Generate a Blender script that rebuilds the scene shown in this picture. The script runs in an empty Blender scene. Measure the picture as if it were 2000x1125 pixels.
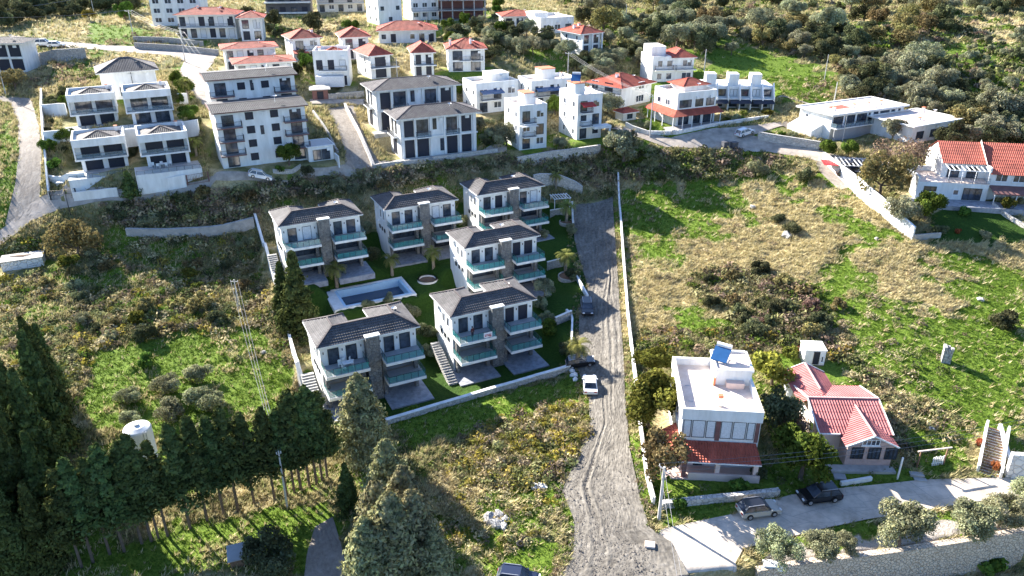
import bpy, math, random
import numpy as np
from mathutils import Vector
C = bpy.context.scene.collection
R = math.radians
rnd = random.Random(7)
rng = np.random.default_rng(7)

# ---------------------------------------------------------------- camera, sky, sun, exposure
FPX, PITCH, CAMZ = 1500.0, R(25.4), 60.0          # focal length in pixels of the 2000 px wide photo
cam_d = bpy.data.cameras.new('camera')
cam_d.sensor_width = 36.0
cam_d.lens = 36.0*FPX/2000.0
cam_d.clip_start, cam_d.clip_end = 0.5, 4000
cam = bpy.data.objects.new('camera', cam_d)
C.objects.link(cam)
cam.location = (0, 0, CAMZ)
cam.rotation_euler = (math.pi/2-PITCH, 0, 0)
bpy.context.scene.camera = cam

SUN_AZ, SUN_EL = R(-46), R(26.5)
world = bpy.data.worlds.new('World')
bpy.context.scene.world = world
world.use_nodes = True
_nt = world.node_tree
_nt.nodes.clear()
_sky = _nt.nodes.new('ShaderNodeTexSky')
_sky.sky_type = 'NISHITA'
_sky.sun_disc = False
_sky.ozone_density = 3.0
_sky.sun_elevation = SUN_EL
_sky.sun_rotation = SUN_AZ % (2*math.pi)
_bg = _nt.nodes.new('ShaderNodeBackground')
_bg.inputs['Strength'].default_value = 0.066
_wo = _nt.nodes.new('ShaderNodeOutputWorld')
_tint = _nt.nodes.new('ShaderNodeMix')          # the photo's skylight is distinctly blue
_tint.data_type = 'RGBA'; _tint.blend_type = 'MULTIPLY'; _tint.inputs[0].default_value = 1.0
_tint.inputs[7].default_value = (0.86, 0.98, 1.17, 1)
_nt.links.new(_sky.outputs[0], _tint.inputs[6])
_nt.links.new(_tint.outputs[2], _bg.inputs[0])
_nt.links.new(_bg.outputs[0], _wo.inputs[0])
sun_d = bpy.data.lights.new('sun', 'SUN')
sun_d.energy = 5.0
sun_d.angle = R(0.5)
sun_d.color = (1.0, 0.945, 0.86)
sun = bpy.data.objects.new('sun', sun_d)
C.objects.link(sun)
_sv = Vector((math.sin(SUN_AZ)*math.cos(SUN_EL), math.cos(SUN_AZ)*math.cos(SUN_EL), math.sin(SUN_EL)))
sun.rotation_euler = _sv.to_track_quat('Z', 'Y').to_euler()
vs = bpy.context.scene.view_settings
vs.view_transform = 'Standard'
vs.look = 'None'
vs.exposure = 2.1
vs.gamma = 1.0
vs.use_curve_mapping = False

# ---------------------------------------------------------------- helpers
def tag(o, label=None, cat=None, group=None, kind=None):
    if label: o['label'] = label
    if cat: o['category'] = cat
    if group: o['group'] = group
    if kind: o['kind'] = kind
    return o

def empty(name, loc, rz=0.0, label=None, cat=None, group=None):
    o = bpy.data.objects.new(name, None)
    C.objects.link(o)
    o.empty_display_size = 0.3
    o.location = loc
    o.rotation_euler = (0, 0, rz)
    return tag(o, label, cat, group)

def copy_tree(o, parent=None):
    c = o.copy()
    C.objects.link(c)
    if parent: c.parent = parent
    for ch in list(o.children):
        copy_tree(ch, c)
    return c

class MB:
    """collects polygons with materials and UVs; build() links them as one mesh object"""
    def __init__(s):
        s.v, s.f, s.m, s.uv = [], [], [], []
    def poly(s, pts, m=0, uv=None):
        n = len(s.v)
        s.v += [tuple(p) for p in pts]
        s.f.append(tuple(range(n, n+len(pts))))
        s.m.append(m)
        s.uv.append(uv or [(0, 0)]*len(pts))
    def box(s, x0, x1, y0, y1, z0, z1, m=0):
        a = [(x0,y0,z0),(x1,y0,z0),(x1,y1,z0),(x0,y1,z0),(x0,y0,z1),(x1,y0,z1),(x1,y1,z1),(x0,y1,z1)]
        for q in ((3,2,1,0),(4,5,6,7),(0,1,5,4),(1,2,6,5),(2,3,7,6),(3,0,4,7)):
            s.poly([a[i] for i in q], m)
    def prism(s, pts, z0, z1, m=0, mtop=None):
        n = len(pts)
        s.poly([(p[0],p[1],z1) for p in pts], m if mtop is None else mtop)
        s.poly([(p[0],p[1],z0) for p in reversed(pts)], m)
        for i in range(n):
            a, b = pts[i], pts[(i+1) % n]
            s.poly([(a[0],a[1],z0),(b[0],b[1],z0),(b[0],b[1],z1),(a[0],a[1],z1)], m)
    def bar(s, a, b, w, h=None, m=0):
        a, b = Vector(a), Vector(b)
        d = (b-a).normalized()
        up = Vector((0,0,1)) if abs(d.z) < .95 else Vector((0,1,0))
        x = d.cross(up).normalized()*(w/2)
        y = x.cross(d).normalized()*((h or w)/2)
        q = [a-x-y, a+x-y, a+x+y, a-x+y, b-x-y, b+x-y, b+x+y, b-x+y]
        for f in ((0,1,2,3),(7,6,5,4),(1,0,4,5),(2,1,5,6),(3,2,6,7),(0,3,7,4)):
            s.poly([q[i] for i in f], m)
    def tube(s, pts, r, n=8, m=0, cap=True):
        """pts with a radius each (r list or number)"""
        pts = [Vector(p) for p in pts]
        rs = r if isinstance(r, (list, tuple)) else [r]*len(pts)
        rings = []
        for i, p in enumerate(pts):
            d = (pts[min(i+1, len(pts)-1)]-pts[max(i-1, 0)]).normalized()
            up = Vector((0,0,1)) if abs(d.z) < .9 else Vector((1,0,0))
            x = d.cross(up).normalized(); y = d.cross(x).normalized()
            rings.append([p+(x*math.cos(2*math.pi*k/n)+y*math.sin(2*math.pi*k/n))*rs[i] for k in range(n)])
        for a, b in zip(rings, rings[1:]):
            for k in range(n):
                s.poly([a[k], b[k], b[(k+1) % n], a[(k+1) % n]], m)
        if cap:
            s.poly(rings[0], m); s.poly(rings[-1][::-1], m)
    def lathe(s, prof, n=16, c=(0,0,0), m=0):
        for (r0,z0),(r1,z1) in zip(prof, prof[1:]):
            for k in range(n):
                a, b = 2*math.pi*k/n, 2*math.pi*(k+1)/n
                q = [(c[0]+r*math.cos(t), c[1]+r*math.sin(t), c[2]+z) for r,z,t in ((r0,z0,a),(r0,z0,b),(r1,z1,b),(r1,z1,a))]
                if r1 < 1e-6: q = q[:3]
                elif r0 < 1e-6: q = [q[0], q[2], q[3]]
                s.poly(q, m)
    def build(s, name, mats, parent=None, smooth=False):
        me = bpy.data.meshes.new(name)
        me.from_pydata(s.v, [], s.f)
        for mt in (mats if isinstance(mats, (list, tuple)) else [mats]):
            me.materials.append(mt)
        me.polygons.foreach_set('material_index', s.m)
        ul = me.uv_layers.new(name='uv')
        ul.data.foreach_set('uv', np.array([c for u in s.uv for p in u for c in p], dtype=np.float32))
        if smooth:
            me.polygons.foreach_set('use_smooth', [True]*len(me.polygons))
        me.update()
        o = bpy.data.objects.new(name, me)
        C.objects.link(o)
        if parent: o.parent = parent
        return o

def np_mesh(name, verts, faces, mat, tint=None, parent=None, link=True):
    """verts (n,3), faces (m,k) numpy; tint (n,3) goes to a point colour attribute"""
    me = bpy.data.meshes.new(name)
    n, (m, k) = len(verts), faces.shape
    me.vertices.add(n)
    me.vertices.foreach_set('co', np.ascontiguousarray(verts, dtype=np.float32).ravel())
    me.loops.add(m*k)
    me.loops.foreach_set('vertex_index', np.ascontiguousarray(faces, dtype=np.int32).ravel())
    me.polygons.add(m)
    me.polygons.foreach_set('loop_start', np.arange(0, m*k, k, dtype=np.int32))
    me.polygons.foreach_set('loop_total', np.full(m, k, dtype=np.int32))
    if tint is not None:
        at = me.attributes.new('tint', 'FLOAT_COLOR', 'POINT')
        at.data.foreach_set('color', np.concatenate([tint, np.ones((n, 1))], 1).astype(np.float32).ravel())
    me.materials.append(mat)
    me.update(calc_edges=True)
    if not link: return me
    o = bpy.data.objects.new(name, me)
    C.objects.link(o)
    if parent: o.parent = parent
    return o

# ---------------------------------------------------------------- materials
def mat(name, col, rough=0.8, var=0.12, scale=1.5, bump=0.0, bscale=None, metal=0.0, spec=0.3, coord='Object', stretch=None, obj_var=0.0, hue2=None, shift=False):
    m = bpy.data.materials.new(name)
    m.use_nodes = True
    nt = m.node_tree
    b = nt.nodes['Principled BSDF']
    b.inputs['Roughness'].default_value = rough
    b.inputs['Metallic'].default_value = metal
    b.inputs['Specular IOR Level'].default_value = spec
    b.inputs['Base Color'].default_value = (*col, 1)
    if var or bump:
        tc = nt.nodes.new('ShaderNodeTexCoord')
        src = tc.outputs[coord]
        if stretch:
            mp = nt.nodes.new('ShaderNodeMapping')
            mp.inputs['Scale'].default_value = stretch
            nt.links.new(src, mp.inputs[0]); src = mp.outputs[0]
    if var:
        nz = nt.nodes.new('ShaderNodeTexNoise')
        nz.inputs['Scale'].default_value = scale
        nz.inputs['Detail'].default_value = 6
        nz.inputs['Roughness'].default_value = 0.65
        nt.links.new(src, nz.inputs['Vector'])
        if shift:
            oi0 = nt.nodes.new('ShaderNodeObjectInfo'); vm = nt.nodes.new('ShaderNodeVectorMath'); vm.operation = 'SCALE'; vm.inputs['Scale'].default_value = 60
            va = nt.nodes.new('ShaderNodeVectorMath'); va.operation = 'ADD'; vm.inputs[0].default_value = (1, .7, .4)
            nt.links.new(oi0.outputs['Random'], vm.inputs['Scale']); vm.inputs[0].default_value = (60, 43, 27)
            nt.links.new(src, va.inputs[0]); nt.links.new(vm.outputs[0], va.inputs[1]); nt.links.new(va.outputs[0], nz.inputs['Vector'])
        cr = nt.nodes.new('ShaderNodeValToRGB')
        h2 = hue2 or col
        cr.color_ramp.elements[0].position = 0.3
        cr.color_ramp.elements[1].position = 0.72
        cr.color_ramp.elements[0].color = (*[max(0, c*(1-var*1.4)) for c in h2], 1)
        cr.color_ramp.elements[1].color = (*[min(1, c*(1+var)) for c in col], 1)
        nt.links.new(nz.outputs[0], cr.inputs[0])
        out = cr.outputs[0]
        if obj_var:
            oi = nt.nodes.new('ShaderNodeObjectInfo')
            hs = nt.nodes.new('ShaderNodeHueSaturation')
            mr = nt.nodes.new('ShaderNodeMapRange')
            mr.inputs[3].default_value = 1-obj_var; mr.inputs[4].default_value = 1+obj_var
            nt.links.new(oi.outputs['Random'], mr.inputs[0])
            nt.links.new(mr.outputs[0], hs.inputs['Value'])
            nt.links.new(out, hs.inputs['Color']); out = hs.outputs[0]
        nt.links.new(out, b.inputs['Base Color'])
    if bump:
        n2 = nt.nodes.new('ShaderNodeTexNoise')
        n2.inputs['Scale'].default_value = bscale or scale*4
        n2.inputs['Detail'].default_value = 5
        nt.links.new(src, n2.inputs['Vector'])
        bp = nt.nodes.new('ShaderNodeBump')
        bp.inputs['Strength'].default_value = bump
        bp.inputs['Distance'].default_value = 0.15
        nt.links.new(n2.outputs[0], bp.inputs['Height'])
        nt.links.new(bp.outputs[0], b.inputs['Normal'])
    return m

def mat_roof(name, col, col2, rough=0.75):
    """clay tiles: columns as bump along the slope, each tile its own tone"""
    m = mat(name, col, rough, var=0)
    nt = m.node_tree; b = nt.nodes['Principled BSDF']
    uv = nt.nodes.new('ShaderNodeUVMap')
    br = nt.nodes.new('ShaderNodeTexBrick')
    br.inputs['Scale'].default_value = 1.0
    br.inputs['Brick Width'].default_value = 0.33
    br.inputs['Row Height'].default_value = 0.42
    br.inputs['Mortar Size'].default_value = 0.0
    br.offset = 0.0
    br.inputs['Color1'].default_value = (*col, 1); br.inputs['Color2'].default_value = (*col2, 1)
    nt.links.new(uv.outputs[0], br.inputs['Vector'])
    nz = nt.nodes.new('ShaderNodeTexNoise'); nz.inputs['Scale'].default_value = 0.5; nz.inputs['Detail'].default_value = 5
    tc = nt.nodes.new('ShaderNodeTexCoord'); nt.links.new(tc.outputs['Object'], nz.inputs['Vector'])
    hs = nt.nodes.new('ShaderNodeHueSaturation')
    mr = nt.nodes.new('ShaderNodeMapRange'); mr.inputs[1].default_value = .3; mr.inputs[2].default_value = .7
    mr.inputs[3].default_value = .72; mr.inputs[4].default_value = 1.22
    nt.links.new(nz.outputs[0], mr.inputs[0]); nt.links.new(mr.outputs[0], hs.inputs['Value'])
    nt.links.new(br.outputs['Color'], hs.inputs['Color']); nt.links.new(hs.outputs[0], b.inputs['Base Color'])
    wv = nt.nodes.new('ShaderNodeTexWave'); wv.wave_type = 'BANDS'; wv.bands_direction = 'X'
    wv.inputs['Scale'].default_value = 2*math.pi/0.33/20.0
    nt.links.new(uv.outputs[0], wv.inputs['Vector'])
    bp = nt.nodes.new('ShaderNodeBump'); bp.inputs['Strength'].default_value = .9; bp.inputs['Distance'].default_value = .16
    nt.links.new(wv.outputs['Fac'], bp.inputs['Height']); nt.links.new(bp.outputs[0], b.inputs['Normal'])
    return m

def mat_stone(name, c1, c2, mortar, size=0.55):
    """rubble stone: voronoi blocks with raised faces"""
    m = mat(name, c1, 0.9, var=0)
    nt = m.node_tree; b = nt.nodes['Principled BSDF']
    tc = nt.nodes.new('ShaderNodeTexCoord')
    v = nt.nodes.new('ShaderNodeTexVoronoi'); v.inputs['Scale'].default_value = 1/size
    e = nt.nodes.new('ShaderNodeTexVoronoi'); e.feature = 'DISTANCE_TO_EDGE'; e.inputs['Scale'].default_value = 1/size
    nt.links.new(tc.outputs['Object'], v.inputs['Vector']); nt.links.new(tc.outputs['Object'], e.inputs['Vector'])
    sx = nt.nodes.new('ShaderNodeSeparateColor'); nt.links.new(v.outputs['Color'], sx.inputs[0])
    mx = nt.nodes.new('ShaderNodeMix'); mx.data_type = 'RGBA'
    mx.inputs[6].default_value = (*c1, 1); mx.inputs[7].default_value = (*c2, 1)
    nt.links.new(sx.outputs[0], mx.inputs[0])
    rp = nt.nodes.new('ShaderNodeMapRange'); rp.inputs[2].default_value = 0.08
    nt.links.new(e.outputs['Distance'], rp.inputs[0])
    mm = nt.nodes.new('ShaderNodeMix'); mm.data_type = 'RGBA'
    mm.inputs[6].default_value = (*mortar, 1)
    nt.links.new(rp.outputs[0], mm.inputs[0]); nt.links.new(mx.outputs[2], mm.inputs[7])
    nt.links.new(mm.outputs[2], b.inputs['Base Color'])
    bp = nt.nodes.new('ShaderNodeBump'); bp.inputs['Strength'].default_value = .8; bp.inputs['Distance'].default_value = .12
    nt.links.new(rp.outputs[0], bp.inputs['Height']); nt.links.new(bp.outputs[0], b.inputs['Normal'])
    return m

def mat_leaf(name, col, obj_var=0.25, rough=0.6, trans=0.25):
    """foliage: tint attribute times colour, varied per object, some light through the leaf"""
    m = bpy.data.materials.new(name); m.use_nodes = True
    nt = m.node_tree; nt.nodes.clear()
    at = nt.nodes.new('ShaderNodeAttribute'); at.attribute_name = 'tint'
    mx = nt.nodes.new('ShaderNodeMix'); mx.data_type = 'RGBA'; mx.blend_type = 'MULTIPLY'; mx.inputs[0].default_value = 1
    mx.inputs[7].default_value = (*col, 1)
    nt.links.new(at.outputs['Color'], mx.inputs[6])
    oi = nt.nodes.new('ShaderNodeObjectInfo')
    hs = nt.nodes.new('ShaderNodeHueSaturation')
    mr = nt.nodes.new('ShaderNodeMapRange'); mr.inputs[3].default_value = 1-obj_var; mr.inputs[4].default_value = 1+obj_var
    nt.links.new(oi.outputs['Random'], mr.inputs[0]); nt.links.new(mr.outputs[0], hs.inputs['Value'])
    ma = nt.nodes.new('ShaderNodeMath'); ma.operation = 'MULTIPLY_ADD'; ma.inputs[1].default_value = 0.05; ma.inputs[2].default_value = 0.475
    nt.links.new(oi.outputs['Random'], ma.inputs[0]); nt.links.new(ma.outputs[0], hs.inputs['Hue'])
    nt.links.new(mx.outputs[2], hs.inputs['Color'])
    d = nt.nodes.new('ShaderNodeBsdfDiffuse'); t = nt.nodes.new('ShaderNodeBsdfTranslucent')
    nt.links.new(hs.outputs[0], d.inputs[0]); nt.links.new(hs.outputs[0], t.inputs[0])
    ms = nt.nodes.new('ShaderNodeMixShader'); ms.inputs[0].default_value = trans
    nt.links.new(d.outputs[0], ms.inputs[1]); nt.links.new(t.outputs[0], ms.inputs[2])
    o = nt.nodes.new('ShaderNodeOutputMaterial'); nt.links.new(ms.outputs[0], o.inputs[0])
    return m

def mat_glass(name, col, alpha=0.5, rough=0.08):
    m = mat(name, col, rough, var=0, spec=0.6)
    m.node_tree.nodes['Principled BSDF'].inputs['Alpha'].default_value = alpha
    return m

M = dict(
    white=mat('white_render', (.80,.80,.78), .85, var=.09, scale=.9, hue2=(.74,.73,.69), stretch=(1,1,.22)),
    cream=mat('cream_render', (.72,.67,.58), .85, var=.08, scale=.6),
    pink=mat('pink_render', (.72,.55,.47), .85, var=.08, scale=.6),
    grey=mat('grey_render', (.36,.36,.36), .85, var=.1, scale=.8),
    dkgrey=mat('dark_grey_render', (.09,.09,.10), .7, var=.1),
    brown=mat('brown_render', (.20,.10,.09), .8, var=.15),
    conc=mat('concrete', (.42,.40,.37), .9, var=.2, scale=.8, bump=.3),
    terr=mat('terrace_screed', (.74,.64,.56), .9, var=.1, scale=.7, hue2=(.70,.56,.47)),
    deck=mat('slate_paving', (.30,.31,.34), .6, var=.3, scale=1.2),
    tile=mat('balcony_tiles', (.36,.37,.38), .5, var=.1),
    roofb=mat_roof('brown_roof_tiles', (.138,.129,.128), (.102,.097,.097)),
    roofg=mat_roof('grey_roof_tiles', (.16,.145,.14), (.115,.105,.105)),
    roofr=mat_roof('red_roof_tiles', (.52,.125,.078), (.43,.10,.062)),
    roofp=mat_roof('pink_red_roof_sheets', (.47,.155,.145), (.42,.135,.13)),
    capb=mat('ridge_tiles_brown', (.10,.082,.08), .8, var=.2),
    capr=mat('ridge_tiles_red', (.36,.09,.06), .8, var=.2),
    capp=mat('ridge_tiles_pale', (.60,.36,.33), .8, var=.2),
    glass=mat('window_glass', (.075,.09,.115), .06, var=.4, scale=.7, spec=.6, hue2=(.010,.015,.026), shift=True),
    shut=mat('navy_shutter', (.022,.026,.042), .45, var=.1),
    frame=mat('dark_frame', (.03,.032,.036), .5, var=0),
    wframe=mat('white_frame', (.78,.78,.78), .5, var=0),
    curtain=mat('pale_curtain', (.66,.68,.69), .8, var=.15, scale=6),
    rail=mat('railing_metal', (.045,.045,.05), .4, var=0, metal=.6),
    gglass=mat_glass('green_glass', (.03,.26,.25), .50),
    pglass=mat_glass('clear_glass', (.25,.36,.42), .35),
    stone=mat_stone('stone_cladding', (.17,.165,.155), (.25,.24,.225), (.12,.118,.112), .40),
    wallst=mat_stone('pale_stone_wall', (.50,.47,.42), (.64,.60,.55), (.36,.33,.30), .5),
    greyst=mat_stone('grey_stone_wall', (.34,.33,.31), (.46,.44,.41), (.22,.21,.20), .45),
    whitest=mat_stone('whitewashed_wall', (.74,.72,.69), (.80,.78,.75), (.66,.63,.60), .8),
    tanst=mat_stone('tan_block_wall', (.54,.45,.355), (.64,.55,.45), (.36,.30,.24), .36),
    metal=mat('galvanised_steel', (.5,.5,.52), .4, var=.1, metal=.7),
    panel=mat('blue_panel', (.03,.10,.24), .12, var=.1, spec=.6),
    wood=mat('timber', (.22,.13,.08), .8, var=.25, scale=3),
    redp=mat('red_paint', (.45,.03,.03), .5, var=.1),
    bluep=mat('blue_plastic', (.12,.32,.50), .5, var=.1),
    orange=mat('terracotta_paint', (.58,.2,.1), .8, var=.15),
    pole=mat('pole_concrete', (.55,.53,.50), .9, var=.15),
    wire=mat('wire', (.16,.16,.17), .6, var=0),
    rubber=mat('rubber', (.02,.02,.02), .9, var=0),
    bark=mat('bark', (.14,.105,.08), .95, var=.3, scale=4),
    palmbark=mat('palm_bark', (.33,.26,.19), .95, var=.3, scale=4),
    pool=mat('blue_pool_tiles', (.46,.67,.82), .4, var=.06),
    poolwater=mat('pool_water', (.030,.055,.10), .05, var=0, spec=.6),
)

# ---------------------------------------------------------------- photo geometry: pixel -> ray -> ground
_s, _c = math.sin(PITCH), math.cos(PITCH)
def ray(px, py):
    u, v = (px-1000)/FPX, (py-562.5)/FPX
    return np.array([u, _c-v*_s, -(_s+v*_c)])
def at_h(px, py, h):
    r = ray(px, py); k = h/-r[2]
    return np.array([r[0]*k, r[1]*k, CAMZ-h])
def project(x, y, z):
    x, y, z = np.asarray(x, float), np.asarray(y, float), np.asarray(z, float)-CAMZ
    d = np.maximum(y*_c-z*_s, 1e-3)
    return 1000+FPX*x/d, 562.5+FPX*(-(y*_s+z*_c))/d, d

# terrain: metres below the camera read off at places of the photo, smoothed into one hillside
CTRL = [
 (1150,1125,57.6),(1150,990,57.4),(1160,860,57.5),(1160,770,57.6),(1165,690,57.2),(1165,600,56.4),(1165,500,55),(1160,440,53.6),(1160,395,52.2),(1180,345,48.5),
 (1100,320,46),(1170,285,43.2),(1000,300,43.6),(1000,240,41.2),(1100,190,38.5),(900,140,33.5),(1100,90,30.5),(900,50,28.8),(1000,20,27.6),(1000,0,27),
 (300,1125,57.8),(100,1050,57.5),(350,950,57.4),(600,960,57.6),(100,800,56.5),(300,700,56.2),(480,700,56.8),(300,580,54.8),(60,600,55),(450,560,55),(300,500,53),(100,510,53.4),(480,480,53),(330,448,50.8),(460,440,50.6),
 (330,384,46),(160,395,46.4),(100,400,46.6),(30,450,50.2),(510,347,43),(640,338,43),(760,325,43.2),(880,310,43.4),
 (60,300,41),(40,230,38.8),(30,200,37.8),(30,120,32.5),(30,80,30.2),(250,95,31.4),(380,130,33.4),(250,180,34),(400,210,37.2),(490,190,36.6),(650,215,38.6),(690,280,41.2),(800,230,39.6),
 (200,340,41.8),(330,335,41.8),(480,332,42.2),(620,150,34.5),(750,150,34.2),(690,60,29.6),(300,50,28.9),(100,40,28.4),(300,0,27),(0,0,27),
 (760,818,58.9),(1100,722,58.6),(650,560,56.8),(900,545,56.8),(800,500,55.4),(1080,560,56.8),(850,440,53),(620,440,51.5),(1000,400,50.5),(560,415,50.4),(700,370,47.6),(850,352,47.2),
 (900,900,58.2),(1000,820,58.4),(800,1000,57.8),(950,1080,57.8),
 (1500,1125,57.6),(2000,1060,57.2),(1480,1080,57.4),(1700,1050,57.3),(2000,1000,57.0),(1480,1000,57.3),(1700,960,57.1),(2000,940,56.8),(1400,915,56.4),(1640,890,56.4),(1900,880,56.0),
 (1350,760,56),(1700,720,54.4),(1950,720,54),(1400,620,55),(1700,600,52.4),(1950,600,52),(1300,520,54),(1500,480,51.6),(1700,500,50.4),(1950,500,49.8),
 (1280,430,52),(1450,400,49.6),(1600,420,48.6),(1300,350,48.4),(1450,330,46),(1300,305,44),(1270,276,42.6),(1400,284,42.6),(1550,297,43),(1650,330,44),(1800,465,48.6),(1950,470,48.6),
 (1850,392,45.2),(1990,392,45.2),(1455,262,41.2),(1660,280,41.4),(1600,240,40),(1850,262,40),(1980,280,41),(1560,190,37.4),(1720,180,37),(1950,180,37),(1350,180,37.6),(1500,110,32.6),(1300,100,31.6),(1900,100,32.2),(1700,50,28.8),(1950,40,28.4),(1400,40,28.4),(1600,0,27),(2000,0,27),
]
_P = np.array([at_h(*q) for q in CTRL])
_P = np.concatenate([_P, np.array([[-60,42,1.5],[0,40,1.8],[60,42,1],[-260,420,33.5],[0,420,34],[260,420,34.5],[-300,560,40],[0,560,41],[300,560,42],[-300,240,30],[320,240,30.5],[-200,120,8],[200,120,10]])])
_S = 50.0
def _tps_k(a, b):
    d2 = ((a[:, None, :]-b[None, :, :])**2).sum(-1)
    return 0.5*d2*np.log(d2+1e-12)
_A = _P[:, :2]/_S
_n = len(_A)
_K = _tps_k(_A, _A)+np.eye(_n)*0.02
_L = np.zeros((_n+3, _n+3)); _L[:_n, :_n] = _K; _L[:_n, _n] = 1; _L[:_n, _n+1:] = _A; _L[_n, :_n] = 1; _L[_n+1:, :_n] = _A.T
_W = np.linalg.solve(_L, np.concatenate([_P[:, 2], np.zeros(3)]))
PADS = []      # (cx, cy, ux, uy, half length, half depth, level, blend): levelled ground
def T(x, y):
    x = np.atleast_1d(np.asarray(x, float)); y = np.atleast_1d(np.asarray(y, float))
    q = np.stack([x, y], -1).reshape(-1, 2)/_S
    out = np.empty(len(q))
    for i in range(0, len(q), 20000):
        k = q[i:i+20000]
        out[i:i+20000] = _tps_k(k, _A) @ _W[:_n]+_W[_n]+k @ _W[_n+1:]
    out = out.reshape(x.shape)
    for cx, cy, ux, uy, hl, hd, lv, bl in PADS:
        a = np.abs((x-cx)*ux+(y-cy)*uy)-hl
        b = np.abs(-(x-cx)*uy+(y-cy)*ux)-hd
        d = np.maximum(np.maximum(a, b), 0)
        w = np.clip(1-d/bl, 0, 1); w = w*w*(3-2*w)
        out = out*(1-w)+lv*w
    return out
_KZ = np.concatenate([np.arange(45, 320, 0.4), np.arange(320, 900, 3)])
def G(px, py):
    """the place on the hillside that the photo shows at this pixel"""
    r = ray(px, py)
    p = _KZ[:, None]*r[None, :]
    g = p[:, 2]+CAMZ-T(p[:, 0], p[:, 1])
    i = int(np.argmax(g < 0)) or len(g)-1
    k = _KZ[i-1]+(_KZ[i]-_KZ[i-1])*g[i-1]/(g[i-1]-g[i]) if i else _KZ[0]
    x, y = r[0]*k, r[1]*k
    return Vector((x, y, float(T(x, y)[0])))
_fr = np.random.default_rng(5)
_FB = [(a*math.cos(t), a*math.sin(t), p, w) for a, w, n in ((.10, 1.0, 4), (.26, .8, 5), (.62, .55, 6), (1.5, .4, 6)) for t, p in zip(_fr.uniform(0, 6.3, n), _fr.uniform(0, 6.3, n))]
def patchy(x, y):
    """smooth irregular patches, about -1..1"""
    return sum(w*np.sin(kx*x+ky*y+p+.7*np.sin(ky*x*.6-kx*y*.6+p)) for kx, ky, p, w in _FB)/3.1
BUMPY = []
def ground_z(x, y):
    """the hillside with the hummocks of rough grass; roads, lawns and house plots stay smooth"""
    z = T(x, y); px, py, d = project(x, y, z)
    b = .22*patchy(x*1.9+3, y*1.9)+.16*patchy(x*4.1, y*4.1+7)
    flat_ = np.zeros(np.shape(x), bool)
    for q in ROADS: flat_ |= in_poly(px, py, grow(q))
    w = cover_weights(x, y, z)
    flat_ |= (w[..., 4] > .5) | (w[..., 5] > .5) | (w[..., 0] > .9)
    for cx, cy, ux, uy, hl, hd, lv, bl in PADS:
        a = np.abs((x-cx)*ux+(y-cy)*uy)-hl; c = np.abs(-(x-cx)*uy+(y-cy)*ux)-hd
        flat_ |= (a < 1) & (c < 1)
    return z+np.where(flat_, 0, b), w
def grow(q):
    c = np.mean(np.array(q), 0); out = []
    n = len(q)
    for i, (x, y) in enumerate(q):
        e = 9 if i < n//2 else 9
        p, r = q[i-1] if i not in (0, n//2) else q[i], q[(i+1) % n] if i not in (n//2-1, n-1) else q[i]
        dx, dy = r[0]-p[0], r[1]-p[1]; l = math.hypot(dx, dy) or 1
        for sg in (1, -1):
            cand = (x+sg*dy/l*e, y-sg*dx/l*e)
            if not in_poly(np.array([cand[0]]), np.array([cand[1]]), q)[0]: break
        out.append(cand)
    return out
def in_poly(px, py, poly):
    px, py = np.asarray(px), np.asarray(py)
    c = np.zeros(px.shape, bool)
    n = len(poly)
    for i in range(n):
        x0, y0 = poly[i]; x1, y1 = poly[(i+1) % n]
        if y0 == y1: continue
        c ^= ((y0 > py) != (y1 > py)) & (px < (x1-x0)*(py-y0)/(y1-y0)+x0)
    return c
# ---------------------------------------------------------------- villa sites (levelled ground), from the eaves measured in the photo
def eave_line(A, B, W):
    a, b = ray(*A), ray(*B)
    k = a[2]/b[2]
    z = W/np.linalg.norm(a-b*k)
    return z*a+[0, 0, CAMZ], z*k*b+[0, 0, CAMZ]
VAZ = R(64.2)
VD = np.array([math.sin(VAZ), math.cos(VAZ)]); VN = np.array([-VD[1], VD[0]])
VH = 9.3
VILLAS = []
for A, B, W in [((618,681),(820,637),14.1),((879.7,620.4),(1048.8,584.2),13.75),((543,443.5),(708.8,418.5),14.0),((750.8,411),(896,389.8),13.9),((932.5,382),(1063.8,362),13.9),((907.5,486),(1055.5,459),13.9)]:
    a, b = eave_line(A, B, W)
    VILLAS.append((a, W))
    base = a[2]-VH
    c = a[:2]+VD*W/2+VN*0.2
    PADS.append((c[0], c[1], VD[0], VD[1], W/2+1.5, 4.6, base-.14, 3.5))
    c = a[:2]+VD*W/2+VN*9.0
    PADS.append((c[0], c[1], VD[0], VD[1], W/2+1.0, 1.2, base+2.6, 2.5))
    del c

# swimming pool and the low ground below the tan retaining wall are cut into the slope
_h = CAMZ-(G(715,576).z+.25)
_pa, _pb, _pc = (Vector(at_h(*q, _h)) for q in ((672,600),(806,573),(634,572)))
POOL_AZ = math.atan2(_pb.x-_pa.x, _pb.y-_pa.y)
POOL_L = math.hypot(_pb.x-_pa.x, _pb.y-_pa.y)
_u = (math.sin(POOL_AZ), math.cos(POOL_AZ))
POOL_D = abs((_pc.x-_pa.x)*-_u[1]+(_pc.y-_pa.y)*_u[0])
POOL_Z = CAMZ-_h
POOL_O = Vector((_pa.x, _pa.y, POOL_Z))
_cx, _cy = _pa.x+_u[0]*POOL_L/2-_u[1]*POOL_D/2, _pa.y+_u[1]*POOL_L/2+_u[0]*POOL_D/2
_pooldeck = (_cx+_u[0]*2, _cy+_u[1]*2, _u[0], _u[1], POOL_L/2+3, POOL_D/2+.7, POOL_Z-.05, 2.2)
_poolpad = (_cx, _cy, _u[0], _u[1], POOL_L/2, POOL_D/2, POOL_Z-3.0, .5)
RW = [G(1478,1113), G(1600,1094), G(1750,1076), G(1880,1056), G(2010,1034)]
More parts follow.
